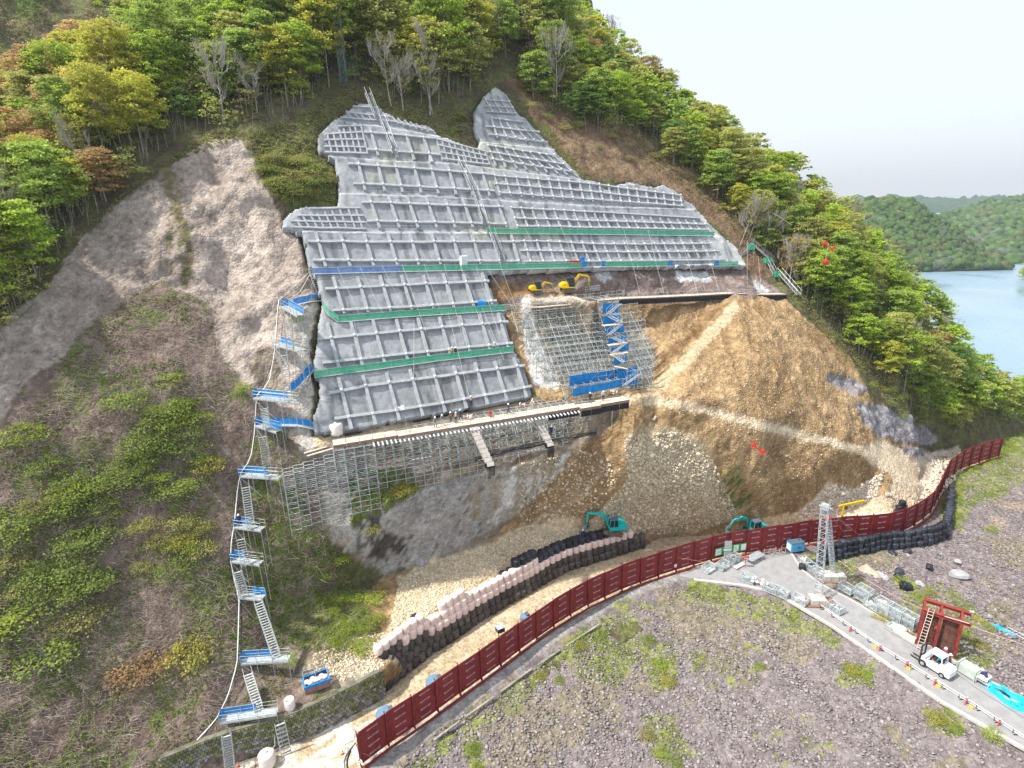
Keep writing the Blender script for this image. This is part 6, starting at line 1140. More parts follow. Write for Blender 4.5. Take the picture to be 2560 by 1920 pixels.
# bundles and racks along the fence
bb = MB()
for k in range(7): bb.bar((-.45 + .15 * k, .1 * (k % 2), 0), (-.35 + .15 * k, .45, 3.6), .09, .05)
for z_ in (.6, 2.2): bb.box((0, .25, z_), (1.2, .2, .06))
o_ = bb.build('steel_bundle', GALV); o_.scale = (1.2,) * 3; o_.location = G0(1817, 1410); tag(o_, 'upright bundle of grey steel bars leaning on the red fence by the green boards', 'steel bundle')
for (x, y, w_, n_, lb) in ((1886,1400,3.6,9,'stack of long grey steel pipes on the yard below the green boards'), (1843,1414,2.4,4,'short row of pale pipes lying in front of the coupler crate')):
    p = G0(x, y); r = empty('pipe_stack', p, AZD + .1, lb, 'pipe stack')
    for k in range(n_): bb = MB(); bb.tube((-w_ / 2, -.7 + .17 * k, .25 + (.55 if n_ > 5 else 0)), (w_ / 2, -.7 + .17 * k, .25 + (.55 if n_ > 5 else 0)), .075, 7, cap=True); bb.build('pipe', GALV if n_ > 5 else BWHT, r)
    bb = MB()
    for x_ in (-1, 1):
        for y_ in (-.8, .75): bb.box((x_, y_, .5), (.07, .07, 1.0))
        bb.box((x_, 0, .15), (.08, 1.6, .08))
    bb.build('stand', GALVD, r)
pts = [G0(1905, 1398), G0(1925, 1394), G0(1945, 1390), G0(1962, 1388)]; P = ipl(pts, step=1.1); r = empty('rail_racks', P[0], label='row of low grey steel racks with uprights along the fence foot', cat='rack')
for i, p in enumerate(P):
    bb = MB(P[0]); 
    for a in (0, .9): bb.bar(p + DI * a, p + DI * a + [0, 0, 1.35], .06, .06)
    bb.bar(p + [0, 0, .4], p + DI * .9 + [0, 0, .4], .05, .05)
    if i < len(P) - 1: bb.bar(p + [0, 0, .5], P[i + 1] + [0, 0, .5], .06, .06); bb.bar(p + DI * .9 + [0, 0, .5], P[i + 1] + DI * .9 + [0, 0, .5], .06, .06)
    bb.build('frame', GALV, r)
p = G0(1898, 1462); r = empty('white_bundles', p, RZ2, 'heap of white wrapped bundles on the yard kerb', 'bundle heap'); r.scale = (1.0, 1.0, .8); rs = random.Random(3)
for k in range(12): bb = MB(); c_ = (rs.uniform(-1.2, 1.2), rs.uniform(-.7, .7), rs.uniform(.2, 1.1)); bb.lathe([(.12, -.28), (.25, -.1), (.26, .15), (.1, .3)], c_, 8, ax=np.array(Matrix.Rotation(rs.uniform(0, 3), 3, 'X') @ Matrix.Rotation(rs.uniform(0, 3), 3, 'Y')).T); bb.build('bundle', BWHT, r, smooth=True)
p = G0(1765, 1420); wire([p, p + np.array([0, 0, 1.1]), on_fence(15, .95, 3.0)[0]], .03, 'thin orange pole leaning against the red fence left of the crates', m=mat('orange rust', (.55, .22, .09), .8), name='pole', cat='pole')
q1 = G0(928, 1905); wire([q1 + np.array([0, 0, .9]), on_fence(0, .06, 2.1, .3)[0]], .03, 'thin orange brace slanting down from the first red panel', m=MATS['orange rust'], name='brace', cat='brace'); wire([q1, q1 + np.array([0, 0, .9])], .03, 'short pale stake below the first red panel', m=ROPE, name='stake', cat='stake')
# ------------------------------------------------------------------ roadside barrier
BL = ipl([G0(x, y, .0) for x, y in [(2050,1522),(2085,1546),(2199,1624),(2266,1664),(2336,1709),(2414,1757),(2496,1811),(2580,1866)]], step=2.0)
r = empty('pipe_barrier', BL[0], label='double pipe railing along the near edge of the paved road', cat='barrier')
for a, b_ in zip(BL[:-1], BL[1:]): bb = MB(BL[0]); bb.tube(a + [0, 0, .75], b_ + [0, 0, .75], .05, 6); bb.tube(a + np.array([.45, -.5, .25]), b_ + np.array([.45, -.5, .25]), .045, 6); bb.build('pipe', mat('white pipe', (.66, .66, .66), .5), r)
bb = MB(BL[0])
for a in BL: bb.tube(a, a + [0, 0, .8], .035, 5); bb.box(a + [.2, -.25, .08], (.5, .12, .1))
bb.build('stands', DGREY, r)
for i, (x, y, lb) in enumerate(((2125,1579,'first red and white stand from the pylon'), (2199,1627,'second red and white stand from the pylon'), (2266,1667,'third red and white stand along the railing'), (2336,1712,'fourth red and white stand along the railing'), (2414,1760,'fifth red and white stand along the railing'), (2496,1814,'last red and white stand at the lower right'))):
    p = G0(x, y, 0); r = empty('barrier_stand', p, RZ1 + 1.57, lb, 'barrier stand'); r.scale = (1.05,) * 3; bb = MB()
    for s_ in (-1, 1): bb.bar((-.25, 0, 0) if s_ < 0 else (.25, 0, 0), (.12 * s_, 0, 1.0), .1, .1)
    bb.box((0, 0, .35), (.4, .09, .12)); bb.build('stand', mat('pinkish red plastic', (.62, .09, .10), .6), r); bb = MB(); bb.box((0, 0, .66), (.34, .12, .14)); bb.build('reflector', WHITE, r); bb = MB(); bb.box((0, 0, .98), (.3, .12, .08)); bb.build('reflector', WHITE, r)
for i, (x, y, lb) in enumerate(((2010,1508,'yellow block on the kerb left of the near pylon leg'), (2187,1619,'yellow weight beside the second stand'), (2271,1673,'yellow weight beside the third stand'), (2345,1718,'yellow weight beside the fourth stand'), (2427,1770,'yellow weight beside the fifth stand'))):
    bb = MB(); bb.box((0, 0, .16), (.7, .4, .3), taper=.85); bb.tube((-.2, 0, .3), (.2, 0, .3), .08, 6, cap=True); o_ = bb.build('yellow_weight', mat('dull yellow plastic', (.70, .42, .04), .6)); o_.location = G0(x, y, .0); o_.rotation_euler = (0, 0, RZ1); o_.scale = (.85,) * 3; tag(o_, lb, 'weight')
# pink tape rope on stakes across the debris
TP = [(2095,1400),(2150,1440),(2235,1490),(2300,1520),(2370,1545),(2440,1570),(2500,1592),(2570,1615)]
P = [Z(float(x), float(y), .4) for x, y in TP]; b = MB(P[0]); b.path(list(ipl(P, n=40)), .03, 4); r = b.build('tape_line', mat('faded pink rope', (.60, .38, .36), .8)); r.location = P[0]; tag(r, 'faded pink rope strung on thin stakes across the debris field', 'rope')
for p in P[1::1]: bb = MB(P[0]); bb.tube(p - [0, 0, 1.2], p + [0, 0, .1], .025, 4); bb.build('stake', GALVD, r)
# ------------------------------------------------------------------ forklift
fl = G0(2334, 1672); r = empty('forklift', fl, RZ1 + math.pi, 'white forklift facing left in front of the red steel rack', 'forklift'); r.scale = (1.27,) * 3
WP = mat('white enamel', (.76, .76, .75), .35, .04)
bb = MB(); bb.prism([(-1.5, .45), (-1.5, 1.15), (-1.25, 1.35), (-.6, 1.3), (-.4, .85), (.7, .8), (.75, 1.15), (1.05, 1.15), (1.15, .35), (-1.3, .3)], -.62, .62); bb.build('body', WP, r)
bb = MB(); bb.prism([(-1.75, .4), (-1.75, 1.05), (-1.55, 1.3), (-1.3, 1.3), (-1.3, .4)], -.66, .66); bb.build('counterweight', WP, r)
bb = MB()
for y in (-.55, .55): bb.bar((.85, y, 1.1), (.45, y, 2.15), .08, .08); bb.bar((-.85, y, 1.3), (-.75, y, 2.15), .08, .08)
bb.box((-.15, 0, 2.18), (1.35, 1.2, .05)); 
for k in range(5): bb.box((-.65 + .26 * k, 0, 2.23), (.06, 1.15, .05))
bb.build('overhead_guard', WP, r); bb = MB(); bb.box((-.45, 0, 1.2), (.5, .5, .14)); bb.box((-.7, 0, 1.5), (.12, .5, .5)); bb.tube((.35, 0, 1.1), (.2, 0, 1.5), .03, 6); bb.tube((.2, 0, 1.48), (.17, 0, 1.52), .17, 10, cap=True); bb.build('seat', DGREY, r)
bb = MB()
for y in (-.42, .42): bb.box((1.28, y, 1.15), (.12, .12, 2.2)); bb.bar((1.36, y * .6, .2), (2.3, y * .6, .2), .12, .05)
for z_ in (.3, .9, 2.2): bb.box((1.3, 0, z_), (.1, .9, .12))
bb.build('mast', DGREY, r)
for (x, y, rr) in ((.85, .58, .38), (.85, -.58, .38), (-1.05, .55, .3), (-1.05, -.55, .3)):
    bb = MB(); bb.tube((x, y - .13, rr), (x, y + .13, rr), rr, 16, cap=True); w_ = bb.build('wheel', DGREY, r); bb = MB(); bb.tube((x, y - .15, rr), (x, y + .15, rr), rr * .5, 12, cap=True); bb.build('rim', mat('grey rim', (.4, .4, .4), .5), w_)
# ------------------------------------------------------------------ red steel rack
p0 = G0(2290, 1608); p1 = G0(2382, 1640); U_ = p1 - p0; WL_ = np.linalg.norm(U_); U_ /= WL_; I_ = np.array([-U_[1], U_[0], 0]); r = empty('steel_rack', p0, math.atan2(U_[1], U_[0]), 'large red steel frame holding brown panels, ladder against it', 'steel rack'); HR = 5.5; W_ = WL_ + .2
def ibeam(bb, a, b_, s_=.38):
    a = np.array(a, float); b_ = np.array(b_, float); d = b_ - a; up = (0, 1, 0) if abs(d[2]) > .1 else (0, 0, 1)
    x = np.cross(d, up); x /= np.linalg.norm(x); u = np.array(up, float)
    for k in (-1, 1): bb.bar(a + u * s_ / 2 * k, b_ + u * s_ / 2 * k, s_, .04, up=up)
    bb.bar(a, b_, .04, s_, up=up)
for y in (0, 2.6):
    for x in (0.1, W_ * .46, W_ - .1): bb = MB(); ibeam(bb, (x, y, 0), (x, y, HR)); bb.build('post', REDP, r)
    bb = MB(); ibeam(bb, (-.15, y, HR + .16), (W_ + .9, y, HR + .16)); bb.build('top_beam', REDP, r); bb = MB(); ibeam(bb, (-.15, y + .45, HR + .16), (W_ + .6, y + .45, HR + .16), .2); bb.build('top_beam', REDP, r)
for x in (.1, W_ * .46, W_ - .1): bb = MB(); ibeam(bb, (x, 0, HR + .16), (x, 2.6, HR + .16), .26); bb.build('cross_beam', REDP, r)
BRN = mat('brown rusty panel', (.09, .035, .025), .8, .3, 1.2, .02, 3, col2=(.17, .08, .055))
for k in range(2):
    x0 = .3 + k * W_ * .46; bb = MB(); bb.box((x0 + W_ * .2, .5, 2.6), (W_ * .40, .12, 4.9)); 
    for j in range(4): bb.box((x0 + W_ * .2, .42, 0.5 + j * 1.35), (W_ * .38, .06, .07))
    for j in range(3): bb.box((x0 + W_ * (.06 + .14 * j), .42, 2.6), (.07, .06, 4.7))
    bb.build('panel', BRN, r)
bb = MB()
for x in (0, .65): bb.bar((.15 + x, -1.2, 0), (.55 + x, -.15, HR + .9), .06, .09)
for k in range(0): pass
for k in range(13): f = (k + .5) / 13.5; c_ = np.array([.15 + .4 * f, -1.2 + 1.05 * f, (HR + .9) * f]); bb.tube(c_, c_ + [.65, 0, 0], .035, 5)
bb.build('ladder', mat('cream aluminium', (.66, .58, .50), .6), r)
bb = MB(); bb.tube((1.9, .3, 3.4), (1.9, .24, 3.45), .3, 12, cap=True); bb.build('disc', REDP, r); bb = MB(); bb.tube((2.4, -.2, HR + .4), (W_ + .6, -.2, HR + .5), .06, 6); bb.build('pipe', ROPE, r)
# ------------------------------------------------------------------ right end of the yard
p = G0(2420, 1686); r = empty('panel_stack', p, RZ1, 'stack of pale green panels bound in a grey frame on the road', 'panel stack'); r.scale = (1.3,) * 3; PG_ = mat('pale green sheet', (.46, .52, .46), .6, .1)
for k in range(9): bb = MB(); bb.box((0, -.5 + .125 * k, .62), (1.9, .08, 1.0)); bb.build('panel', PG_, r)
bb = MB()
for x in (-.8, .8):
    for y in (-.65, .65): bb.box((x, y, .62), (.1, .08, 1.25))
    for z_ in (.1, 1.2): bb.box((x, 0, z_), (.1, 1.3, .1))
bb.build('frame', GALV, r)
p = G0(2452, 1705); r = empty('small_trolley', p, RZ1, 'low grey trolley with white sheets beside the bending worker in blue', 'trolley'); r.scale = (1.25,) * 3; bb = MB(); bb.box((0, 0, .45), (1.8, 1.0, .1)); 
for x in (-.8, .8):
    for y in (-.4, .4): bb.box((x, y, .2), (.1, .1, .4))
bb.build('frame', GALV, r); bb = MB()
for k in range(5): bb.box((random.uniform(-.6, .1), random.uniform(-.2, .2), .55 + .1 * k), (1.1, .8, .08), np.array(Matrix.Rotation(random.uniform(-.4, .4), 3, 'Z')).T)
bb.build('sheets', BWHT, r)
def heap(name, x, y, rz, sx, sy, sz, m, label, cat, seed, z=0.06, hole=False):
    n = 26; m_ = 14; V = []; rs = np.random.default_rng(seed); ph = rs.uniform(0, 6, 6)
    for j in range(m_ + 1):
        f = j / m_
        for i in range(n):
            t = 2 * math.pi * i / n; rr = f * (1 + .12 * math.sin(3 * t + ph[0]) + .06 * math.sin(7 * t + ph[1])); h_ = (1 - f ** 2.2) * (.7 + .3 * math.sin(5 * f * 3 + 2 * t + ph[2])) 
            if hole: h_ = math.exp(-((f - .72) / .17) ** 2) * (.8 + .25 * math.sin(6 * t + ph[3])) + .08
            if f == 1: h_ = 0
            V.append((sx * rr * math.cos(t), sy * rr * math.sin(t), sz * h_ + rs.uniform(-.06, .06) * (f < .95)))
    Fc = [(j * n + i, j * n + (i + 1) % n, (j + 1) * n + (i + 1) % n, (j + 1) * n + i) for j in range(m_) for i in range(n)]; o = mesh_np(name, V, Fc, m); o.location = G0(x, y, z); o.rotation_euler = (0, 0, rz); return tag(o, label, cat)
CYAN = mat('bright blue tarp', (.0, .34, .66), .45, .15, 2.5, .12, 4, col2=(.03, .52, .80))
heap('tarp', 2521, 1746, RZ1, 2.7, 1.25, .75, CYAN, 'crumpled bright blue tarp spread over tools on the right side of the road', 'tarp', 5, hole=True)
p = G0(2517, 1744); rs = random.Random(8); r = empty('tool_pile', p, RZ1, 'brown tools and pipes lying inside the crumpled blue tarp', 'tools')
for k in range(9): bb = MB(); c_ = np.array([rs.uniform(-1.8, 1.8), rs.uniform(-.5, .5), .18]); a = rs.uniform(-.5, .5); bb.bar(c_, c_ + [rs.uniform(.4, 1.0) * math.cos(a), math.sin(a) * .5, .1], .16, .12); bb.build('tool', [mat('dark rusty tool', (.12, .05, .03), .8), DGREY, BWHT][k % 3], r)
heap('tarp', 2402, 1672, .3, .9, .5, .55, CYAN, 'small blue tarp bundle behind the walking worker', 'tarp', 6); heap('tarp', 2352, 1646, .3, .9, .5, .7, CYAN, 'blue bundle between the forklift and the red steel rack', 'tarp', 9)
heap('tarp', 2505, 1573, RZ1, 1.6, .35, .3, CYAN, 'narrow blue sheet lying alone on the debris field at the right', 'tarp', 12, z=-.7)
bb = MB()
for y in (-.4, .4): bb.tube((-1.6, y, .1), (1.6, y, .1), .04, 5)
for x in np.linspace(-1.5, 1.5, 8): bb.tube((x, -.4, .1), (x, .4, .1), .03, 4)
o_ = bb.build('ladder', GALV); o_.location = Z(2548., 1588., -.6); o_.rotation_euler = (0, 0, RZ1); tag(o_, 'pale ladder lying flat at the right edge of the debris field', 'ladder')
# ================================================================== PEOPLE
def person(loc, rz, pose, jacket, trousers, label, vest=None, helm=None, ps=1.0):
    J = {'pel': (0, 0, .95), 'ch': (0, 0, 1.30), 'nk': (0, .01, 1.48), 'hd': (0, .03, 1.60), 'ht': (0, .03, 1.72), 'ls': (-.19, 0, 1.42), 'rs': (.19, 0, 1.42), 'le': (-.27, .02, 1.14), 're': (.27, .02, 1.14), 'lw': (-.27, .12, .90), 'rw': (.27, .12, .90), 'lh': (-.10, 0, .92), 'rh': (.10, 0, .92), 'lk': (-.11, .03, .50), 'rk': (.11, .03, .50), 'la': (-.11, 0, .08), 'ra': (.11, 0, .08), 'lt': (-.12, .16, .04), 'rt': (.12, .16, .04)}
    if pose == 'walk': J.update(lk=(-.10, .22, .54), la=(-.10, .28, .10), lt=(-.10, .44, .08), rk=(.10, -.08, .50), ra=(.10, -.32, .14), rt=(.10, -.20, .04), lw=(-.27, -.14, .95), rw=(.26, .28, .98))
    if pose == 'bend': J.update(ch=(0, .26, 1.18), nk=(0, .42, 1.28), hd=(0, .52, 1.33), ht=(0, .60, 1.42), ls=(-.19, .36, 1.24), rs=(.19, .36, 1.24), le=(-.24, .44, .98), re=(.24, .44, .98), lw=(-.15, .62, .88), rw=(.15, .62, .88))
    if pose == 'reach': J.update(lw=(-.16, .36, 1.20), rw=(.16, .38, 1.28), le=(-.28, .14, 1.20), re=(.28, .14, 1.22))
    if pose == 'sit': J.update({k: (v[0], v[1], v[2] - .42) for k, v in J.items() if k not in ('lk', 'rk', 'la', 'ra', 'lt', 'rt')}); 
    if pose == 'sit': J.update(lk=(-.12, .42, .52), rk=(.12, .42, .52), la=(-.12, .45, .1), ra=(.12, .45, .1), lt=(-.12, .6, .05), rt=(.12, .6, .05))
    names = list(J); ed = [('pel', 'ch'), ('ch', 'nk'), ('nk', 'hd'), ('hd', 'ht'), ('ch', 'ls'), ('ch', 'rs'), ('ls', 'le'), ('rs', 're'), ('le', 'lw'), ('re', 'rw'), ('pel', 'lh'), ('pel', 'rh'), ('lh', 'lk'), ('rh', 'rk'), ('lk', 'la'), ('rk', 'ra'), ('la', 'lt'), ('ra', 'rt')]
    R_ = {'pel': .16, 'ch': .18, 'nk': .07, 'hd': .105, 'ht': .085, 'ls': .085, 'rs': .085, 'le': .06, 're': .06, 'lw': .045, 'rw': .045, 'lh': .12, 'rh': .12, 'lk': .08, 'rk': .08, 'la': .06, 'ra': .06, 'lt': .05, 'rt': .05}
    me = bpy.data.meshes.new('person'); vs = [J[k] for k in names]; es = [(names.index(a), names.index(b_)) for a, b_ in ed]; base = len(vs)
    me.from_pydata(vs, es, []); o = bpy.data.objects.new('tmp', me); COL.objects.link(o); md = o.modifiers.new('s', 'SKIN'); md.use_smooth_shade = True
    for i, k in enumerate(names): sv = me.skin_vertices[0].data[i]; sv.radius = (R_[k] * (1.15 if k in ('ch', 'pel') else 1), R_[k] * (.8 if k in ('ch', 'pel') else 1)); sv.use_root = (k == 'pel')
    m2 = o.modifiers.new('ss', 'SUBSURF'); m2.levels = 1; m2.render_levels = 1; bpy.context.view_layer.update()
    nm = bpy.data.meshes.new_from_object(o.evaluated_get(bpy.context.evaluated_depsgraph_get())); bpy.data.objects.remove(o)
    SK = mat('skin', (.45, .27, .19), .6, .04); BT = mat('dark boots', (.03, .028, .025), .7); nm.materials.clear()
    for m in (SK, jacket, trousers, BT): nm.materials.append(m)
    P = {k: Vector(v) for k, v in J.items()}
    def seg(c, a, b_): d = b_ - a; t = max(0, min(1, (c - a).dot(d) / max(d.length_squared, 1e-9))); return (c - a - d * t).length, t
    rule = {('pel', 'ch'): 1, ('ch', 'nk'): 1, ('nk', 'hd'): 0, ('hd', 'ht'): 0, ('ch', 'ls'): 1, ('ch', 'rs'): 1, ('ls', 'le'): 1, ('rs', 're'): 1, ('le', 'lw'): 1, ('re', 'rw'): 1, ('pel', 'lh'): 2, ('pel', 'rh'): 2, ('lh', 'lk'): 2, ('rh', 'rk'): 2, ('lk', 'la'): 2, ('rk', 'ra'): 2, ('la', 'lt'): 3, ('ra', 'rt'): 3}
    for f in nm.polygons:
        best = min(((seg(f.center, P[a], P[b_])[0], seg(f.center, P[a], P[b_])[1], rule[(a, b_)], (a, b_)) for a, b_ in ed), key=lambda q: q[0]); mi = best[2]
        if best[3] in (('le', 'lw'), ('re', 'rw')) and best[1] > .9: mi = 0
        f.material_index = mi
    r = bpy.data.objects.new('person', nm); COL.objects.link(r); r.location = Vector(loc); r.rotation_euler = (0, 0, rz); tag(r, label, 'person'); r.scale = (ps,) * 3
    hd, ht = P['hd'], P['ht']; ax = (ht - hd).normalized(); zz = np.array(ax); xx = np.array((1, 0, 0)); yy = np.cross(zz, xx)
    b = MB(); c_ = np.array(hd) + zz * .03; b.lathe([(.165, 0), (.135, .02), (.13, .08), (.09, .14), (.03, .165)], c_, 12, ax=(xx, yy, zz)); b.box(c_ + yy * .15 + zz * .005, (.18, .12, .02), (xx, yy, zz)); b.build('helmet', helm or WHITE, r, smooth=False)
    b = MB()                                                            # hands: palm, four fingers, thumb
    for s_, wk, ek in ((-1, 'lw', 'le'), (1, 'rw', 're')):
        w0 = np.array(P[wk]); d = w0 - np.array(P[ek]); d /= np.linalg.norm(d); x = np.array((1., 0, 0)); x -= d * (x @ d); x /= np.linalg.norm(x); y = np.cross(d, x); b.box(w0 + d * .05, (.075, .035, .09), (y, x, d))
        for q in range(4): f0 = w0 + d * .09 + y * (-.028 + .019 * q); f1 = f0 + d * (.04 + .008 * (q in (1, 2))) + x * -.005 * s_; b.tube(f0, f1, .009, 5); b.tube(f1, f1 + d * .028 - x * .018 * s_, .008, 5, cap=True)
        b.tube(w0 + d * .03 + y * .035, w0 + d * .075 + y * .065, .011, 5, cap=True)
    b.build('hands', SK, r)
    b = MB(); hc = np.array(hd); fw = yy; b.box(hc + fw * .105 - zz * .01, (.022, .03, .045), (xx, fw, zz))
    for s_ in (-1, 1): b.box(hc + xx * .11 * s_, (.02, .035, .055), (xx, fw, zz))
    b.build('nose_and_ears', SK, r); b = MB()
    for s_ in (-1, 1): b.box(hc + fw * .10 + xx * .035 * s_ + zz * .01, (.025, .012, .012), (xx, fw, zz))
    b.box(hc + fw * .10 - zz * .055, (.045, .01, .01), (xx, fw, zz)); b.build('eyes_and_mouth', mat('dark features', (.06, .03, .025)), r)
    if vest:
        b = MB(); c1 = np.array(P['ch']); c0 = np.array(P['pel']); up = (c1 - c0) / np.linalg.norm(c1 - c0)
        b.lathe([(.235, .05), (.24, .35), (.20, .46)], c0 * .9 + c1 * .1, 10, ax=(np.array((1, 0, 0)), np.cross(up, (1, 0, 0)) * .8, up)); b.build('vest', vest, r)
    return r
JG = mat('grey workwear', (.20, .20, .20), .9); JB = mat('navy workwear', (.03, .04, .12), .9); JD = mat('dark workwear', (.05, .045, .05), .9); JL = mat('light grey workwear', (.42, .43, .44), .9); JT = mat('tan harness', (.42, .30, .13), .9); JM = mat('maroon jacket', (.13, .05, .07), .9); JR = mat('red workwear', (.50, .03, .03), .9)
def dkp(x, y, z=30.05): return Z(float(x), float(y), z)
PPL = [(1089,1069,'walk',JG,JG,'leftmost of the five workers walking together on the deck, grey clothes',.4,None), (1106,1063,'walk',JG,JL,'second worker from the left on the deck, pale trousers',.6,None), (1128,1056,'walk',mat('brown grey jacket',(.16,.13,.10),.9),JD,'middle worker of the deck group in brown grey, stepping right',-.8,None), (1141,1057,'reach',JD,JD,'worker with pinkish vest next to the post in the deck group',-.2,mat('pinkish vest',(.60,.40,.34),.8)), (1152,1050,'walk',JB,JD,'rightmost worker of the deck group in navy',-1.2,None), (1272,1035,'walk',JB,JB,'lone worker in navy walking on the deck far right of the group',-1.3,None),
 (1475,1006,'stand',JD,JD,'dark clothed worker below the wide blue net',.2,None), (1508,1002,'stand',JL,JD,'worker in a pale jacket at the right end of the deck',.0,None)]
for x, y, ps, j, t_, lb, rz, v_ in PPL: person(dkp(x, y), rz + math.pi, ps, j, t_, lb, v_)
q_ = dkp(1129, 1030, 30.1); person(q_, 0.2, 'stand', JT, JT, 'worker with tan harness standing at the foot of the concrete above the deck group')
q_ = on_face(np.array(1177.), np.array(1017.), .3); person(q_, .2, 'reach', mat('pale red jacket', (.50, .32, .30), .9), JD, 'worker in pale red roped onto the lowest beam grid')
for (x, y, j, lb) in ((1140, 893, JD, 'dark worker behind the lowest green net, right one of the two'), (1131, 893, JT, 'tan worker behind the lowest green net, left one of the two'), (1237, 880, JL, 'pale worker behind the right part of the lowest green net')): q_ = PL(float(x), float(y), .3); person(q_, 2.8, 'stand', j, JD, lb)
q_ = PL(1378., 1090., 2.4); person(q_, 2.9, 'stand', JB, JB, 'worker in navy standing alone inside the lower scaffold')
q_ = LP_[4][0] + (LP_[4][1] - LP_[4][0]) * .12 + np.array([.25, .4, .05]); person(q_, 3.3, 'stand', JB, JB, 'worker in dark blue descending the left stairway')
q_ = on_hill(np.array(1457.), np.array(1352.), .1); person(q_, .3, 'stand', JB, WHITE, 'worker in navy behind the black bags, left of the teal excavator', ps=1.27); q_ = on_hill(np.array(1530.), np.array(1333.), .1); q_[1] -= 1.2; person(q_, .3, 'stand', JD, JD, 'worker whose helmet shows in front of the left teal excavator', ps=1.27)
person(G0(2368, 1667), RZ1 - 1.4, 'walk', JM, JD, 'worker in a maroon jacket walking behind the forklift', ps=1.27); person(G0(2462, 1712), RZ1 + 1.2, 'bend', JB, JD, 'worker in blue bending over the low trolley', ps=1.27); s_ = person(np.array(fl) + np.array([0, 0, .95]), RZ1 + math.pi / 2, 'sit', JM, JD, 'driver sitting in the white forklift', ps=1.27); 
p_ = G0(2357, 1652); person(p_, RZ1, 'stand', mat('red and blue jacket', (.30, .05, .12), .9), JD, 'worker in red partly hidden behind the forklift', ps=1.27)
q_ = dkp(1226, 1042); b = MB(); b.lathe([(.02, 0), (.2, .1), (.22, .6), (.14, 1.0), (.05, 1.15)], n=9); o_ = b.build('red_bundle', JR); o_.location = q_; tag(o_, 'upright red cloth bundle at the deck rail', 'bundle')
for i, (x, y, lb) in enumerate(((1168, 1048, 'pinkish tools heap beside the deck group'), (1180, 1046, 'small pinkish heap right of the deck group'), (1305, 1016, 'pinkish equipment left on the gravel near the deck middle'), (1330, 1010, 'pale pink equipment on the gravel near the upper scaffold'), (1535, 985, 'red and white gear at the right end of the deck'))):
    r = empty('equipment_heap', dkp(x, y, 30.1), label=lb, cat='equipment'); 
    for k in range(5): b = MB(); a = random.uniform(0, 3); c_ = np.array([random.uniform(-.5, .5), random.uniform(-.3, .3), .15 + .1 * k]); b.bar(c_ - [math.cos(a) * .4, math.sin(a) * .4, 0], c_ + [math.cos(a) * .4, math.sin(a) * .4, random.uniform(-.1, .2)], .12, .1); b.build('item', [BPINK, CONR, BPINK, BWHT, BPINK][k], r)
o_ = bag(Vector(dkp(843, 1087, 30.0)), 'white', 'white bulk bag lying at the left end of the deck', None, 'white_bag', 1.4)
b = MB(); b.tube((0, 0, 0), (0, 0, 5), .03, 4); r = b.build('flag_pole', GALVD); r.location = dkp(1018, 1088); tag(r, 'thin pole with a white flag in front of the lowest grid', 'flag'); V = []; 
for i in range(6):
    for j in range(4): V.append((-.28 * i, .15 * math.sin(i * 1.3 + j), 4.6 - .22 * j - .04 * i + .05 * math.sin(i * 2)))
mesh_np('flag', V, [(4 * i + j, 4 * i + j + 1, 4 * i + j + 5, 4 * i + j + 4) for i in range(5) for j in range(3)], WHITE, r)
# lattice mast in the forest
base = on_hill(np.array(860.), np.array(205.), 0); r = empty('lattice_mast', base, label='slim blue-grey lattice mast standing among the trees at the top left', cat='mast'); b = MB(); w_ = .55; H_ = 17.5
for sx in (-1, 1):
    for sy in (-1, 1): b.tube((w_ * sx, w_ * sy, -1), (w_ * sx, w_ * sy, H_), .07, 4)
for k in range(18):
    z_ = k * H_ / 18; z2 = z_ + H_ / 18
    for a, c_ in (((-1, -1), (1, -1)), ((1, -1), (1, 1)), ((1, 1), (-1, 1)), ((-1, 1), (-1, -1))): b.tube((w_ * a[0], w_ * a[1], z_), (w_ * c_[0], w_ * c_[1], z2), .045, 3); b.tube((w_ * a[0], w_ * a[1], z_), (w_ * c_[0], w_ * c_[1], z_), .045, 3)
b.build('lattice', mat('blue grey steel', (.20, .25, .30), .6), r); b = MB(); b.box((0, 0, H_ + .3), (1.5, 1.5, .7)); b.build('head', MATS['blue grey steel'], r)
# ================================================================== STONES
ICO = []; 
def ico():
    t = (1 + 5 ** .5) / 2; V = np.array([(-1, t, 0), (1, t, 0), (-1, -t, 0), (1, -t, 0), (0, -1, t), (0, 1, t), (0, -1, -t), (0, 1, -t), (t, 0, -1), (t, 0, 1), (-t, 0, -1), (-t, 0, 1)]) / math.sqrt(1 + t * t)
    F = np.array([(0, 11, 5), (0, 5, 1), (0, 1, 7), (0, 7, 10), (0, 10, 11), (1, 5, 9), (5, 11, 4), (11, 10, 2), (10, 7, 6), (7, 1, 8), (3, 9, 4), (3, 4, 2), (3, 2, 6), (3, 6, 8), (3, 8, 9), (4, 9, 5), (2, 4, 11), (6, 2, 10), (8, 6, 7), (9, 8, 1)]); return V, F
IV, IF = ico()
def rot_rand(n):
    q = rng.normal(size=(n, 4)); q /= np.linalg.norm(q, axis=1)[:, None]; w_, x, y, z = q.T
    return np.stack([1 - 2 * (y * y + z * z), 2 * (x * y - z * w_), 2 * (x * z + y * w_), 2 * (x * y + z * w_), 1 - 2 * (x * x + z * z), 2 * (y * z - x * w_), 2 * (x * z - y * w_), 2 * (y * z + x * w_), 1 - 2 * (x * x + y * y)], 1).reshape(n, 3, 3)
def rot_flat(n):
    t = rng.uniform(0, 6.28, n); a = rng.normal(size=n) * .28; b = rng.normal(size=n) * .28; c, s = np.cos(t), np.sin(t); o = np.zeros(n); l = o + 1
    return np.einsum('nij,njk->nik', np.stack([l, o, a, o, l, b, -a, -b, l], 1).reshape(n, 3, 3), np.stack([c, -s, o, s, c, o, o, o, l], 1).reshape(n, 3, 3))
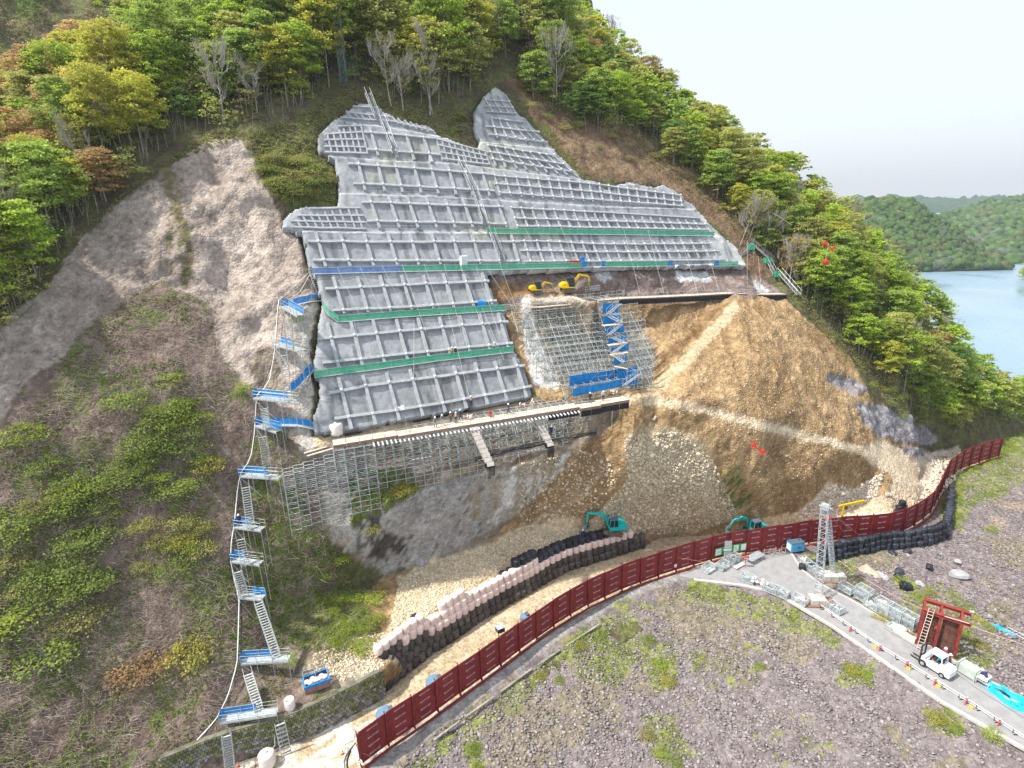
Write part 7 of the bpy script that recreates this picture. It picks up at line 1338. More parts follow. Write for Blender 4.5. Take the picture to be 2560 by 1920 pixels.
VC_STONE = vcmat('stone', fine=(.75, 1.25), fs=3, bump=.03, bs=6, spec=.2)
def stones(name, P, size, colA, colB, label, cat, flat=.65, lay=False):
    n = len(P); sc = size[:, None] * rng.uniform([.7, .6, .22 if lay else .45], [1.25, 1.1, .45 if lay else flat + .25], (n, 3)); V = IV[None] * rng.uniform(.72, 1.2, (n, 12, 1)) * sc[:, None, :]; V = np.einsum('nij,nkj->nki', rot_rand(n) if not lay else rot_flat(n), V) + P[:, None]
    Fq = (IF[None] + (np.arange(n) * 12)[:, None, None]).reshape(-1, 3); c = np.array(colA) + (np.array(colB) - np.array(colA)) * rng.random((n, 1)) ; c = np.repeat(c * rng.uniform(.8, 1.2, (n, 1)), 12, 0); o = mesh_np(name, V.reshape(-1, 3), Fq, VC_STONE, col=c); return tag(o, label, cat, kind='stuff')
def px_scatter(poly, n, fun, off=None):
    xs = [p[0] for p in poly]; ys = [p[1] for p in poly]; out = []
    got = 0
    X = rng.uniform(min(xs), max(xs), n * 4); Y = rng.uniform(min(ys), max(ys), n * 4); m = inpoly(X, Y, poly); X, Y = X[m][:n], Y[m][:n]; return fun(X, Y)
def gfun(X, Y): P = Z(X, Y, -1.0); P[:, 2] = gz(P[:, 0], P[:, 1]); d = rays(X, Y); P = C0 + d * ((P[:, 2] - CH) / d[:, 2])[:, None]; return P
def hfun(X, Y):
    P = on_hill(X, Y, .03); s, w_, o = sw(P); fa = inpoly(s, w_, [tuple(p[:2]) for p in rp] + [(260, rp[-1, 1]), (260, 260), (rp[0, 0], 260)]); return P[(np.abs(o - hill_out(s, w_)) < .35) & ~fa & (P[:, 2] < 150) & (P[:, 2] > -20) & (s < gs[-1]) & (w_ > gw[0]) & (w_ < gw[-1]) & (np.linalg.norm(P - C0, axis=1) < 240)]
def world_scatter(polys, dens, x0, x1, y0, y1, step, excl=()):
    """even scatter over the flat ground, kept where the spot lies in one of the photo polygons"""
    gx_, gy_ = np.meshgrid(np.arange(x0, x1, step), np.arange(y0, y1, step)); X = (gx_ + rng.uniform(-.5, .5, gx_.shape) * step).ravel(); Y = (gy_ + rng.uniform(-.5, .5, gx_.shape) * step).ravel(); P = np.stack([X, Y, gz(X, Y)], 1); a, b_, t = proj(P); m = (t > 5) & (rng.random(len(X)) < dens)
    k = np.zeros(len(X), bool)
    for p in polys: k |= inpoly(a, b_, p)
    for p in excl: k &= ~inpoly(a, b_, p)
    return P[m & k], a[m & k], b_[m & k]
DEB = [[(1060,1850),(1200,1760),(1330,1672),(1450,1590),(1560,1520),(1720,1460),(1850,1475),(1960,1500),(2080,1575),(2200,1655),(2350,1765),(2560,1885),(2800,2050),(900,2100),(960,1960)], [(2000,1400),(2050,1445),(2130,1490),(2250,1560),(2400,1650),(2560,1740),(2800,1850),(2800,1150),(2560,1120),(2420,1190),(2390,1340),(2200,1390)]]
P, a, b_ = world_scatter(DEB, .92, -50, 150, 24, 150, .36); near = b_ > 1560; keep = near | (rng.random(len(P)) < .6); P = P[keep]; nn = len(P); print('field stones', nn)
if nn > 28000: P = P[rng.random(nn) < 28000 / nn]; nn = len(P)
stones('debris_stones', P + [0, 0, .04], rng.uniform(.13, .30, nn), (.16, .135, .135), (.32, .285, .275), 'broad field of purple grey broken stones', 'stones', lay=True)
P = np.vstack([px_scatter([(975,1560),(1000,1450),(1060,1415),(1200,1370),(1300,1335),(1420,1320),(1480,1330),(1280,1400),(1180,1470),(1100,1520),(1000,1580)], 5200, hfun), px_scatter([(780,1640),(880,1600),(960,1580),(960,1670),(800,1720)], 900, hfun)])
stones('rubble', P, rng.uniform(.07, .24, len(P)), (.48, .39, .26), (.76, .66, .50), 'pale tan rubble fill behind the bag wall', 'rubble')
P = np.vstack([px_scatter([(1560,1090),(1700,1080),(1780,1150),(1850,1300),(1700,1330),(1600,1340),(1480,1300),(1570,1200)], 5200, hfun), px_scatter([(1300,1160),(1480,1120),(1560,1180),(1480,1290),(1300,1330)], 900, hfun)])
stones('rubble', P, rng.uniform(.08, .30, len(P)) * np.where(rng.random(len(P)) < .04, 2, 1), (.40, .33, .22), (.68, .60, .46), 'stony scree on the lower middle slope between the two teal excavators', 'rubble')
P = np.vstack([px_scatter([(1980,1305),(2070,1210),(2130,1225),(2210,1180),(2190,1240),(2090,1290)], 1500, hfun), px_scatter([(2270,1140),(2340,1140),(2400,1118),(2405,1180),(2340,1250),(2300,1290),(2275,1250)], 1500, lambda X, Y: Z(X, Y, .15)), px_scatter([(2100,1290),(2260,1260),(2290,1300),(2200,1325),(2080,1340)], 900, lambda X, Y: Z(X, Y, .1))])
stones('rubble', P, rng.uniform(.10, .45, len(P)), (.46, .39, .29), (.74, .67, .56), 'loose pale blocks around the road bend on the right', 'rubble')
P = px_scatter([(1640,1010),(1760,860),(1830,770),(1960,770),(2080,860),(2200,1100),(2180,1230),(1900,1300),(1850,1100)], 2600, hfun)
stones('rubble', P, rng.uniform(.06, .18, len(P)), (.36, .25, .14), (.62, .53, .40), 'small stones strewn over the brown soil cone', 'rubble')
P = px_scatter([(1440,755),(1800,750),(1690,860),(1600,960),(1560,900)], 500, hfun); stones('rubble', P, rng.uniform(.06, .16, len(P)), (.36, .25, .14), (.6, .5, .38), 'scattered stones on the soil hollow right of the upper scaffold', 'rubble')
def boulder(x, y, s_, c, label, seed, z=None, hill_=False):
    rs = np.random.default_rng(seed); bb = MB(); V = IV.copy(); 
    import bmesh
    bm = bmesh.new(); bmesh.ops.create_icosphere(bm, subdivisions=2, radius=1.0); 
    for v in bm.verts:
        p = np.array(v.co); n_ = sum(max(0, p @ d_ - .62) * .9 for d_ in _pl[seed % 5]); v.co = v.co * (1 - n_ + rs.uniform(-.05, .05))
    me = bpy.data.meshes.new('boulder'); bm.to_mesh(me); bm.free(); me.materials.append(mat('boulder %d' % (c == 0), (.42, .36, .28) if c == 0 else (.36, .36, .37), .9, .2, 1.5, .06, 3)); o = bpy.data.objects.new('boulder', me); COL.objects.link(o)
    o.location = on_hill(np.array(float(x)), np.array(float(y)), s_ * .2) if hill_ else Z(float(x), float(y), z if z is not None else -.5); o.scale = (s_, s_ * .8, s_ * .7); o.rotation_euler = (rs.uniform(-.3, .3), rs.uniform(-.3, .3), rs.uniform(0, 6)); return tag(o, label, 'boulder')
_pl = [[(lambda v: v / np.linalg.norm(v))(rng.normal(size=3)) for _ in range(9)] for _ in range(5)]
for i, (x, y, s_, c, lb, h_) in enumerate(((2178,1432,2.0,0,'large tan boulder on the debris right of the pylon',0),(2200,1440,1.1,1,'grey boulder against the large tan one',0),(2215,1446,1.0,1,'flat grey boulder right of the tan one',0),(2400,1440,1.7,1,'large pale grey boulder at the right of the debris',0),(2395,1405,.9,1,'smaller grey boulder above the large pale one',0),(2266,1388,.8,0,'tan boulder between the dumped black bags',0),(2300,1462,.9,1,'grey boulder near the flat black bag',0),(1058,1405,1.3,1,'grey boulder at the foot of the grey rock',1),(1636,1208,.9,0,'pale boulder high on the scree',1),(1634,1048,.8,0,'pinkish boulder just under the hillside path',1),(2100,1232,1.1,0,'pale block on the rubble left of the road bend',1),(2222,1240,0.9,0,'pale block inside the road bend',1),(2300,1170,1.2,0,'pale block near the fence corner',0),(2330,1165,.9,0,'white block beside the fence corner',0),(2430,1530,.5,1,'small pale stone beyond the pink rope',0),(2472,1540,.6,1,'pale flat stone right of the small one beyond the rope',0))): boulder(x, y, s_, c, lb, i, None if not (x > 2220 and y < 1260) else .2, bool(h_))
# ================================================================== TREES
VC_LEAF = vcmat('leaves', rough=.6, fine=(.85, 1.15), fs=.4, bump=0, spec=.25, rnd=.16)
t = VC_LEAF.node_tree; b = t.nodes['Principled BSDF']; outn = t.nodes['Material Output']; tr = t.nodes.new('ShaderNodeBsdfTranslucent'); mxs = t.nodes.new('ShaderNodeMixShader'); mxs.inputs[0].default_value = .52
src = b.inputs['Base Color'].links[0].from_socket; t.links.new(src, tr.inputs['Color']); t.links.new(b.outputs[0], mxs.inputs[1]); t.links.new(tr.outputs[0], mxs.inputs[2]); t.links.new(mxs.outputs[0], outn.inputs['Surface'])
BARK = mat('grey bark', (.16, .14, .12), .9, .25, 3, col2=(.30, .27, .23)); BARKP = mat('pale bark', (.28, .26, .23), .9, .2, 3, col2=(.42, .40, .36)); TWIG = mat('bare twigs', (.22, .18, .15), .9, .2, 1, col2=(.34, .29, .25))
PAL = {'bright': [(.26, .38, .05), (.38, .50, .07), (.15, .24, .035)], 'green': [(.21, .31, .07), (.31, .42, .085), (.13, .21, .045)], 'olive': [(.31, .34, .10), (.43, .45, .13), (.20, .22, .07)], 'yellow': [(.36, .38, .06), (.50, .50, .09), (.24, .26, .04)], 'rust': [(.40, .27, .12), (.50, .37, .18), (.26, .18, .09)], 'deep': [(.09, .19, .05), (.15, .26, .065), (.055, .12, .035)]}
def leaf_cloud(rs, n_cl, per, R, Hc, z0, pal, leaf=.42, tier=True, top=1.0):
    """leaf faces gathered in sprays through the crown; returns verts, quads, colours"""
    u = rs.random(n_cl); th = rs.uniform(0, 2 * np.pi, n_cl); z_ = z0 + Hc * (rs.random(n_cl) ** .8); prof = np.sqrt(np.clip(1 - ((z_ - z0 - Hc * .38) / (Hc * .66)) ** 2, .04, 1)); lob = 1 + .22 * np.sin(2 * th + rs.uniform(0, 6)) + .14 * np.sin(5 * th + rs.uniform(0, 6)) + .1 * np.sin(z_ * 1.7)
    rad = R * prof * lob * np.sqrt(rs.uniform(.12, 1, n_cl)); cc = np.stack([rad * np.cos(th), rad * np.sin(th), z_], 1)
    N = n_cl * per; c = np.repeat(cc, per, 0); sp = np.repeat(rs.uniform(.5, 1.15, n_cl), per)[:, None]; off = rs.normal(size=(N, 3)) * np.array([.55, .55, .17 if tier else .4]) * sp; off[:, 2] -= .10 * (off[:, 0] ** 2 + off[:, 1] ** 2); P = c + off
    nrm = rs.normal(size=(N, 3)) * np.array([.55, .55, .55]) + np.array([0, 0, 1.0]); nrm += np.stack([np.cos(np.repeat(th, per)), np.sin(np.repeat(th, per)), np.zeros(N)], 1) * .35; nrm /= np.linalg.norm(nrm, axis=1)[:, None]
    x = np.cross(nrm, rs.normal(size=(N, 3))); x /= np.linalg.norm(x, axis=1)[:, None]; y = np.cross(nrm, x); s_ = (leaf * rs.uniform(.55, 1.2, N))[:, None] / 2
    V = np.stack([P - x * s_ * 1.25, P - y * s_ * .8, P + x * s_ * 1.25, P + y * s_ * .8], 1).reshape(-1, 3); F = np.arange(N * 4).reshape(-1, 4)
    k = np.repeat(rs.random(n_cl), per); A, B, D_ = [np.array(q) * 1.15 + [.03, .02, .0] for q in pal]; col = A + (B - A) * np.clip(k * 1.3 - .2, 0, 1)[:, None]; dk = rs.random(N) < .10; col[dk] = D_; col = col * rs.uniform(.8, 1.2, (N, 1)); return V, F, np.repeat(col, 4, 0)
def trunk_mesh(rs, H, R, z0, m, lean=.0, r0=.16, limbs=7, twigs=False, pale=False):
    bb = MB(); pts = []; x = y = 0; n = 7; dx, dy = rs.uniform(-.5, .5, 2)
    for i in range(n + 1): f = i / n; pts.append(np.array([dx * math.sin(f * 2) + lean * (1 - f) ** 2, dy * math.sin(f * 2.4), -1.2 + (H * .86 + 1.2) * f]))
    for i in range(n): bb.tube(pts[i], pts[i + 1], r0 * (1 - .11 * i), 5, r2=r0 * (1 - .11 * (i + 1)))
    def at(z_): 
        for a, c in zip(pts[:-1], pts[1:]):
            if a[2] <= z_ <= c[2]: return a + (c - a) * (z_ - a[2]) / (c[2] - a[2])
        return pts[-1]
    for k in range(limbs):
        z_ = z0 * .8 + (H * .8 - z0 * .8) * k / limbs; s0 = at(z_); th = rs.uniform(0, 6.28); L = R * rs.uniform(.5, .9); e1_ = s0 + np.array([math.cos(th) * L * .5, math.sin(th) * L * .5, L * .5]); e2_ = s0 + np.array([math.cos(th + .3) * L, math.sin(th + .3) * L, L * .8]); bb.tube(s0, e1_, r0 * .38, 4, r2=r0 * .25); bb.tube(e1_, e2_, r0 * .25, 4, r2=r0 * .08)
        if twigs:
            for q in range(9):
                s1 = s0 + (e2_ - s0) * rs.uniform(.3, 1); t2 = th + rs.uniform(-1, 1); L2 = rs.uniform(1.0, 2.4); m1 = s1 + np.array([math.cos(t2) * L2 * .3, math.sin(t2) * L2 * .3, L2 * .9]); bb.tube(s1, m1, .035, 3, r2=.02)
                for w__ in range(4): s2 = s1 + (m1 - s1) * rs.uniform(.2, 1); t3 = rs.uniform(0, 6.28); L3 = rs.uniform(.5, 1.2); bb.tube(s2, s2 + np.array([math.cos(t3) * L3 * .4, math.sin(t3) * L3 * .4, L3 * .8]), .02, 3, r2=.01)
    return bb
PROTO = {}
def tree_proto(kind, v_, H, R, z0, n_cl, per, leaf, twigs=False, m=BARK, cl_kw={}):
    rs = np.random.default_rng(hash((len(kind) * 31 + v_ * 7 + int(H * 10))) % 2 ** 31); tb = trunk_mesh(rs, H, R, z0, m, rs.uniform(-.8, .8), .15 + .05 * rs.random(), 8, twigs); to = tb.build('trunk', m); tm = to.data; bpy.data.objects.remove(to); cm = None
    if n_cl: V, F, c = leaf_cloud(rs, n_cl, per, R, H - z0, z0, PAL[kind], leaf, **cl_kw); co_ = mesh_np('crown', V, F, VC_LEAF, col=c); cm = co_.data; bpy.data.objects.remove(co_)
    PROTO.setdefault(kind if not twigs else 'bare', []).append((tm, cm, H, R))
for kind in ('bright', 'green', 'olive', 'yellow', 'rust', 'deep'):
    for v_ in range(3): H = [11.5, 13.5, 10][v_] ; tree_proto(kind, v_, H, [3.9, 4.3, 3.5][v_], H * [.24, .36, .2][v_], [135, 145, 110][v_], 54, .35)
PAL['sparse'] = [(.20, .19, .08), (.28, .26, .12), (.16, .14, .08)]
for v_ in range(3):
    rs = np.random.default_rng(900 + v_); H = [11, 13, 9][v_]; tb = trunk_mesh(rs, H, 3.4, H * .35, TWIG, .4, .13, 12, True); to = tb.build('trunk', BARKP); tm = to.data; bpy.data.objects.remove(to); V, F, c = leaf_cloud(rs, 90, 9, 3.2, H * .6, H * .4, PAL['sparse'], .22); co_ = mesh_np('crown', V, F, VC_LEAF, col=c); PROTO.setdefault('bare', []).append((tm, co_.data, H, 3.4)); bpy.data.objects.remove(co_)
def plant(kind, p, sc, label, group, name, lean=None):
    tm, cm, H, R = random.choice(PROTO[kind]); r = empty(name, p, random.uniform(0, 6.28), label, 'tree', group); r.scale = (sc * random.uniform(.9, 1.1), sc * random.uniform(.9, 1.1), sc * random.uniform(.88, 1.12))
    if lean is not None: r.rotation_euler = (lean[0], lean[1], random.uniform(-.5, .5))
    a = bpy.data.objects.new('trunk', tm); COL.objects.link(a); a.parent = r
    if cm is not None: c = bpy.data.objects.new('crown', cm); COL.objects.link(c); c.parent = r
    return r
FOREST_L = [(-420,1150),(-200,1020),(0,900),(60,800),(120,670),(230,560),(300,480),(400,380),(500,330),(600,322),(660,335),(720,300),(800,262),(850,215),(900,205),(1000,250),(1090,270),(1170,235),(1240,165),(1330,160),(1340,60),(1500,-250),(900,-420),(200,-420),(-500,-300),(-700,300)]
FOREST_R = [(1330,160),(1310,230),(1390,290),(1490,335),(1580,350),(1700,430),(1790,510),(1850,590),(1900,640),(1960,680),(2010,760),(2080,830),(2130,880),(2200,960),(2290,1060),(2360,1088),(2430,1085),(2520,1070),(2580,1035),(2700,1100),(3000,1300),(3000,600),(2400,300),(1900,-100),(1500,-330),(1340,60)]
RPX = [(p[0], p[1]) for p in RIDGE]
cand = []; stp = 5.3
for wv_ in np.arange(-30, 190, stp):
    for sv_ in np.arange(-5, 200, 5.3): cand.append((sv_ + rng.uniform(-.38, .38) * 5.3, wv_ + rng.uniform(-.38, .38) * stp))
for wv_ in np.arange(-30, 110, 5.0):
    for sv_ in np.arange(-72, -8, 5.0): cand.append((sv_ + rng.uniform(-.38, .38) * 5, wv_ + rng.uniform(-.38, .38) * 5))
cand = np.array(cand); co_ = hill_out(cand[:, 0], cand[:, 1]); CP = W3(cand[:, 0], cand[:, 1], co_); cx_, cy_, ct = proj(CP)
fard = inpoly(cand[:, 0], cand[:, 1], [tuple(p[:2]) for p in rp] + [(260, rp[-1, 1]), (260, 260), (rp[0, 0], 260)]); drr = pdist(cand[:, 0], cand[:, 1], [tuple(p[:2]) for p in rp])
sel = (inpoly(cx_, cy_, FOREST_L) | inpoly(cx_, cy_, FOREST_R)) & (~fard | (drr < 4)) & (cx_ > -330) & (cx_ < 2680) & (cy_ > -170) & (CP[:, 2] > -12)
idxs = np.where(sel)[0]; print('tree spots', len(idxs)); order = rng.permutation(idxs)
KL = {'bright': 'bright fresh green leafy tree', 'green': 'mid green leafy tree', 'olive': 'olive green leafy tree', 'yellow': 'yellow green leafy tree', 'rust': 'rust orange budding tree', 'bare': 'greyish tree almost bare of leaves', 'deep': 'deep green dense tree'}
cntk = {}; TREES = []
for i in order:
    x, y, p = cx_[i], cy_[i], CP[i]; zone = 'left' if x < 900 else ('top' if x < 1400 else 'right'); n_ = vn(np.array(cand[i, 0] * .06), np.array(cand[i, 1] * .06), 501); u = random.random()
    if zone == 'left':
        if x < 330 and 90 < y < 560 and u < .62: kd = 'rust' if u < .3 else 'yellow'
        elif x < 420 and y < 160: kd = random.choice(['olive', 'green', 'deep'])
        elif y > 560: kd = random.choice(['olive', 'green', 'olive', 'bare', 'bright'])
        else: kd = random.choice(['bright', 'bright', 'green', 'bright', 'olive', 'bare', 'yellow', 'green'])
    elif zone == 'top': kd = random.choice(['bright', 'green', 'olive', 'olive', 'bare', 'yellow', 'bright'])
    else: kd = random.choices(['olive', 'green', 'bright', 'rust', 'bare', 'deep', 'yellow'], [32, 20, 26, 3, 9, 3, 9])[0]
    if zone == 'left': region = 'at the left picture edge' if x < 110 else 'along the edge of the bare brown rock' if (y > 330 and pdist(np.array(x), np.array(y), FOREST_L[2:11]) < 60) else 'on the far hill at the top left' if y < 130 and x < 450 else 'near the lattice mast' if x > 720 else 'on the ridge left of the lattice mast' if y < 250 else 'in the middle of the left wood'
    elif zone == 'top': region = 'just above the notch of the concrete' if y > 150 and x < 1200 else 'above the pointed concrete lobe' if x > 1200 else 'on the crest over the concrete'
    else: region = 'on the skyline at the right' if pdist(np.array(x), np.array(y), RPX) < 70 and y < 640 else 'on the shoulder above the lake' if y > 600 and x > 2150 else 'around the red cable carrier' if x > 1900 and 500 < y < 760 else 'between the soil cone and the lake' if y >= 760 else 'along the cleared strip beside the concrete' if pdist(np.array(x), np.array(y), FOREST_R[1:9]) < 70 else 'in the upper right wood' if y < 330 else 'in the middle of the right wood'
    sc = random.uniform(.85, 1.25) * (.9 if cand[i, 0] < -6 else .82 if zone == 'right' else 1.1); lb = KL[kd] + ' ' + region; TREES.append((kd, p - np.array([0, 0, .3]), sc, lb, ct[i]))
leafy = [t for t in TREES if t[0] not in ('bare', 'rust')]; leafy.sort(key=lambda t: t[4]); keepn = 285; rest = leafy[keepn:]
for kd, p, sc, lb, _ in leafy[:keepn] + [t for t in TREES if t[0] in ('bare', 'rust')]: cntk[kd] = cntk.get(kd, 0) + 1; plant(kd, p, sc, lb, lb.replace(' tree ', ' trees ', 1), {'bare': 'bare_tree', 'rust': 'rusty_tree'}.get(kd, 'leafy_tree'))
print('rest', len(rest)); RV, RF, RC_ = [], [], []; nb_ = 0
for q, (kd, p, sc, lb, _) in enumerate(rest):
    rs = np.random.default_rng(4000 + q); V, F, c = leaf_cloud(rs, 72, 24, 4.4 * sc, 9 * sc, 3 * sc, PAL[kd], .58); RV.append(V + p); RF.append(F + nb_); RC_.append(c); nb_ += len(V)
if rest: tag(mesh_np('far_woodland', np.vstack(RV), np.vstack(RF), VC_LEAF, col=np.vstack(RC_)), 'hazy woodland on the farthest parts of the wooded hill', 'woodland', kind='stuff')
print(cntk)
uq = rng.uniform([-72, -30], [200, 185], (5200, 2)); uo = hill_out(uq[:, 0], uq[:, 1]); UP = W3(uq[:, 0], uq[:, 1], uo); ux_, uy_, ut = proj(UP)
ok_ = (inpoly(ux_, uy_, FOREST_L) | inpoly(ux_, uy_, FOREST_R)) & (ux_ > -150) & (ux_ < 2650) & (uy_ > -60) & (pdist(ux_, uy_, RPX) > 10) & ~inpoly(uq[:, 0], uq[:, 1], [tuple(p[:2]) for p in rp] + [(260, rp[-1, 1]), (260, 260), (rp[0, 0], 260)])
UP = UP[ok_][:430]; RV, RF, RC_ = [], [], []; nb_ = 0
for q, p in enumerate(UP):
    rs = np.random.default_rng(7000 + q); kd = ['olive', 'green', 'olive', 'bright', 'sparse', 'deep'][q % 6]; V, F, c = leaf_cloud(rs, 30, 15, 2.8, 4.4, .4, PAL[kd], .40); RV.append(V + p); RF.append(F + nb_); RC_.append(c); nb_ += len(V)
tag(mesh_np('understory', np.vstack(RV), np.vstack(RF), VC_LEAF, col=np.vstack(RC_)), 'leafy understory filling the gaps under the trees', 'understory', kind='stuff')
tw = px_scatter(FOREST_L[:18] + [(1000,60),(300,60),(0,300)], 1200, hfun); tw2 = px_scatter(FOREST_R[1:16] + [(2400,900),(1900,400),(1500,100)], 1500, hfun); TP_ = np.vstack([tw, tw2]); bb_h = rng.uniform(1.5, 6.5, len(TP_)); lean_ = rng.normal(size=(len(TP_), 2)) * .5; A_t = TP_; B_t = TP_ + np.c_[lean_, bb_h]; r_t = .03; X_t = np.array([1., 0, 0]) * r_t; Y_t = np.array([0, 1., 0]) * r_t
V = np.stack([A_t + X_t, A_t - X_t * .5 + Y_t, A_t - X_t * .5 - Y_t, B_t + X_t * .3, B_t - X_t * .2 + Y_t * .3, B_t - X_t * .2 - Y_t * .3], 1).reshape(-1, 3); f = np.array([(0, 1, 4, 3), (1, 2, 5, 4), (2, 0, 3, 5)]); tag(mesh_np('saplings', V, (f[None] + (np.arange(len(TP_)) * 6)[:, None, None]).reshape(-1, 4), BARKP), 'thin pale bare saplings all through the woods', 'saplings', kind='stuff')
# pale leaning trunks at the right forest edge
for i, (x, y, sc, ln, lb) in enumerate(((1845,612,.95,.30,'pale bare tree leaning right beside the slope top'),(1870,600,.9,.34,'pale thin tree leaning right, second at the slope top'),(1905,640,.9,.22,'bare tree above the small green net boxes'),(1960,705,1.0,.16,'pale multi-stemmed bare tree above the long stairway, left stem'),(1970,715,1.1,.12,'pale multi-stemmed bare tree above the long stairway, right stem'),(2000,740,.9,.25,'slim bare tree right of the long stairway'),(1005,278,1.05,.0,'tall pale bare tree right above the top rim'),(1070,278,1.15,.02,'tall pale bare tree in the clump above the notch, left stem'),(1078,280,1.05,-.04,'tall pale bare tree in the clump above the notch, right stem'),(975,262,1.0,.03,'tall pale bare tree above the top left rim'))):
    p = on_hill(np.array(float(x)), np.array(float(y)), -.3); plant('bare', p, sc, lb, None, 'bare_tree', (0, ln))
for k, (x, y) in enumerate(((2490,1062),(2530,1050),(2570,1040),(2610,1050),(2515,1078),(2560,1075),(2600,1085),(2650,1075),(2545,1020),(2590,1015),(2630,1030))):
    p = Z(float(x), float(y), -4.); p[2] = max(gz(p[0], p[1]), -12) - .4; plant(['green', 'olive', 'bright'][k % 3], p, random.uniform(.75, 1.0), 'leafy tree by the track beyond the far end of the red fence', 'trees beyond the fence end', 'leafy_tree')
# fallen and single small trees on the left brush slope and beside the rock
SHRUB = {}
for kd in ('bright', 'green', 'olive', 'yellow', 'rust'):
    for v_ in range(2):
        rs = np.random.default_rng(60 + v_ + len(kd)); V, F, c = leaf_cloud(rs, 40, 26, 2.1, 1.6, .3, [tuple(np.array(q) * [.84, .80, .9]) for q in PAL[kd]], .20); o_ = mesh_np('crown', V, F, VC_LEAF, col=c); cm = o_.data; bpy.data.objects.remove(o_); tb = trunk_mesh(rs, 2.6, 1.9, .4, BARK, .6, .06, 8); o_ = tb.build('stem', BARK); tm = o_.data; bpy.data.objects.remove(o_); SHRUB.setdefault(kd, []).append((tm, cm))
def shrub(kd, x, y, sc, label, group=None, surf='hill', name='shrub'):
    p = on_hill(np.array(float(x)), np.array(float(y)), -.1) if surf == 'hill' else Z(float(x), float(y), -1.); 
    if surf != 'hill': p[2] = gz(p[0], p[1]) - .1
    tm, cm = random.choice(SHRUB[kd]); r = empty(name, p, random.uniform(0, 6.28), label, 'shrub', group); r.scale = (sc, sc, sc * random.uniform(.7, 1.1))
    for nm_, me in (('stem', tm), ('foliage', cm)): a = bpy.data.objects.new(nm_, me); COL.objects.link(a); a.parent = r
    return r
ONE = [('bright',50,1110,1.5,'bright green small tree at the far left above the brush'),('yellow',520,1180,1.1,'single orange yellow bush right of the green brush'),('yellow',480,1650,1.45,'bright yellow bush low on the brush slope'),('rust',390,1660,1.3,'tawny yellow bush left of the bright yellow one'),('rust',330,1700,1.2,'tawny bush lowest of the tawny group'),('green',130,1650,1.5,'lone green bush at the lower left'),('yellow',450,1360,1.0,'yellow green bush left of the worker on the stairs'),('bright',480,1370,.8,'small bright bush beside the yellow green one'),('bright',200,1240,1.2,'bright spot of leaves on the left brush slope'),('bright',395,1200,.8,'small bright bush under the dense green patch'),('bright',430,960,1.0,'bright green bush near the top of the brush slope'),('bright',610,975,.6,'small bright bush at the rock foot left of the stairs'),('olive',210,1560,1.2,'olive bush above the lone green one'),('bright',10,1560,1.6,'bright green bush cut by the left picture edge'),('green',20,1320,1.5,'green bush at the left picture edge halfway down'),('bright',740,800,.5,'tiny bright bush on the rock between stairs and concrete'),('yellow',1005,1230,1.0,'yellow green bush inside the lower scaffold'),('bright',960,1250,.9,'bright bush under the lower scaffold'),('olive',930,1330,.8,'olive bush on the dark rock under the scaffold'),('bright',1500,1505,.1,'tiny grass tuft at the fence')]
for kd, x, y, sc, lb in ONE[:-1]: shrub(kd, x, y, sc, lb)
k = 0
SB = [([(300,1000),(430,980),(520,1080),(540,1180),(470,1240),(330,1260),(280,1150)], 26, ['green', 'bright', 'green'], 1.25, 'green bush in the dense patch of the left brush slope', 'bushes of the dense green patch'),
 ([(40,1200),(200,1150),(310,1270),(330,1420),(200,1500),(60,1520),(0,1400)], 30, ['green', 'olive', 'green'], 1.2, 'green bush on the far left brush slope', 'bushes on the far left brush slope'),
 ([(330,1290),(470,1270),(540,1330),(520,1420),(400,1480),(300,1440)], 12, ['olive', 'green'], 1.0, 'olive green bush in the middle of the brush slope', 'bushes in the middle of the brush slope'),
 ([(800,1370),(900,1400),(950,1500),(940,1600),(880,1640),(820,1600),(800,1480)], 20, ['bright', 'bright', 'green'], .75, 'bright green shrub between the stairway and the rubble', 'bright shrubs beside the rubble'),
 ([(640,400),(800,395),(835,480),(760,505),(700,505),(650,450)], 26, ['olive', 'green', 'olive'], 1.0, 'dark olive bush on the wedge between brown rock and concrete', 'bushes on the wedge beside the concrete'),
 ([(2080,900),(2180,930),(2300,1000),(2370,1080),(2320,1100),(2200,1000)], 16, ['olive', 'bright', 'green'], .9, 'bush above the grey rock outcrop on the right', 'bushes above the right rock outcrop'),
 ([(640,560),(380,440),(560,330),(630,330)], 0, ['olive'], .6, 'x', 'x'),
 ([(1100,280),(1170,300),(1190,350),(1120,330)], 5, ['olive', 'green'], .8, 'olive bush in the notch between the two concrete lobes', 'bushes in the concrete notch'),
 ([(1350,230),(1500,320),(1650,400),(1620,420),(1460,370),(1330,270)], 14, ['olive', 'green'], .8, 'low bush on the cleared brown strip along the concrete', 'bushes on the cleared strip')]
for poly, n_, kds, sc, lb, gp_ in SB:
    xs = [p[0] for p in poly]; ys = [p[1] for p in poly]; c = 0
    while c < n_:
        x, y = random.uniform(min(xs), max(xs)), random.uniform(min(ys), max(ys))
        if inpoly(np.array(x), np.array(y), poly): qd = ', ' + ('upper ' if y < np.mean(ys) else 'lower ') + ('left' if x < np.mean(xs) else 'right') + ' part'; kd_ = random.choice(kds); shrub(kd_, x, y, sc * random.uniform(.55, 1.1), lb + qd, gp_ + qd); c += 1
GBU = [(1450,1620),(1500,1590),(1400,1700),(1350,1690),(1620,1600),(1650,1650),(1670,1690),(1180,1870),(1190,1910),(1620,1810),(1660,1850),(1690,1880),(2130,1680),(2160,1690),(2370,1790),(2340,1800),(2390,1830),(2470,1580),(2440,1560),(2250,1460),(2300,1500),(2330,1490),(2500,1140),(2440,1180),(2380,1240),(2480,1330),(2400,1590),(2450,1620),(1900,1660),(2480,1850),(2200,1560)]
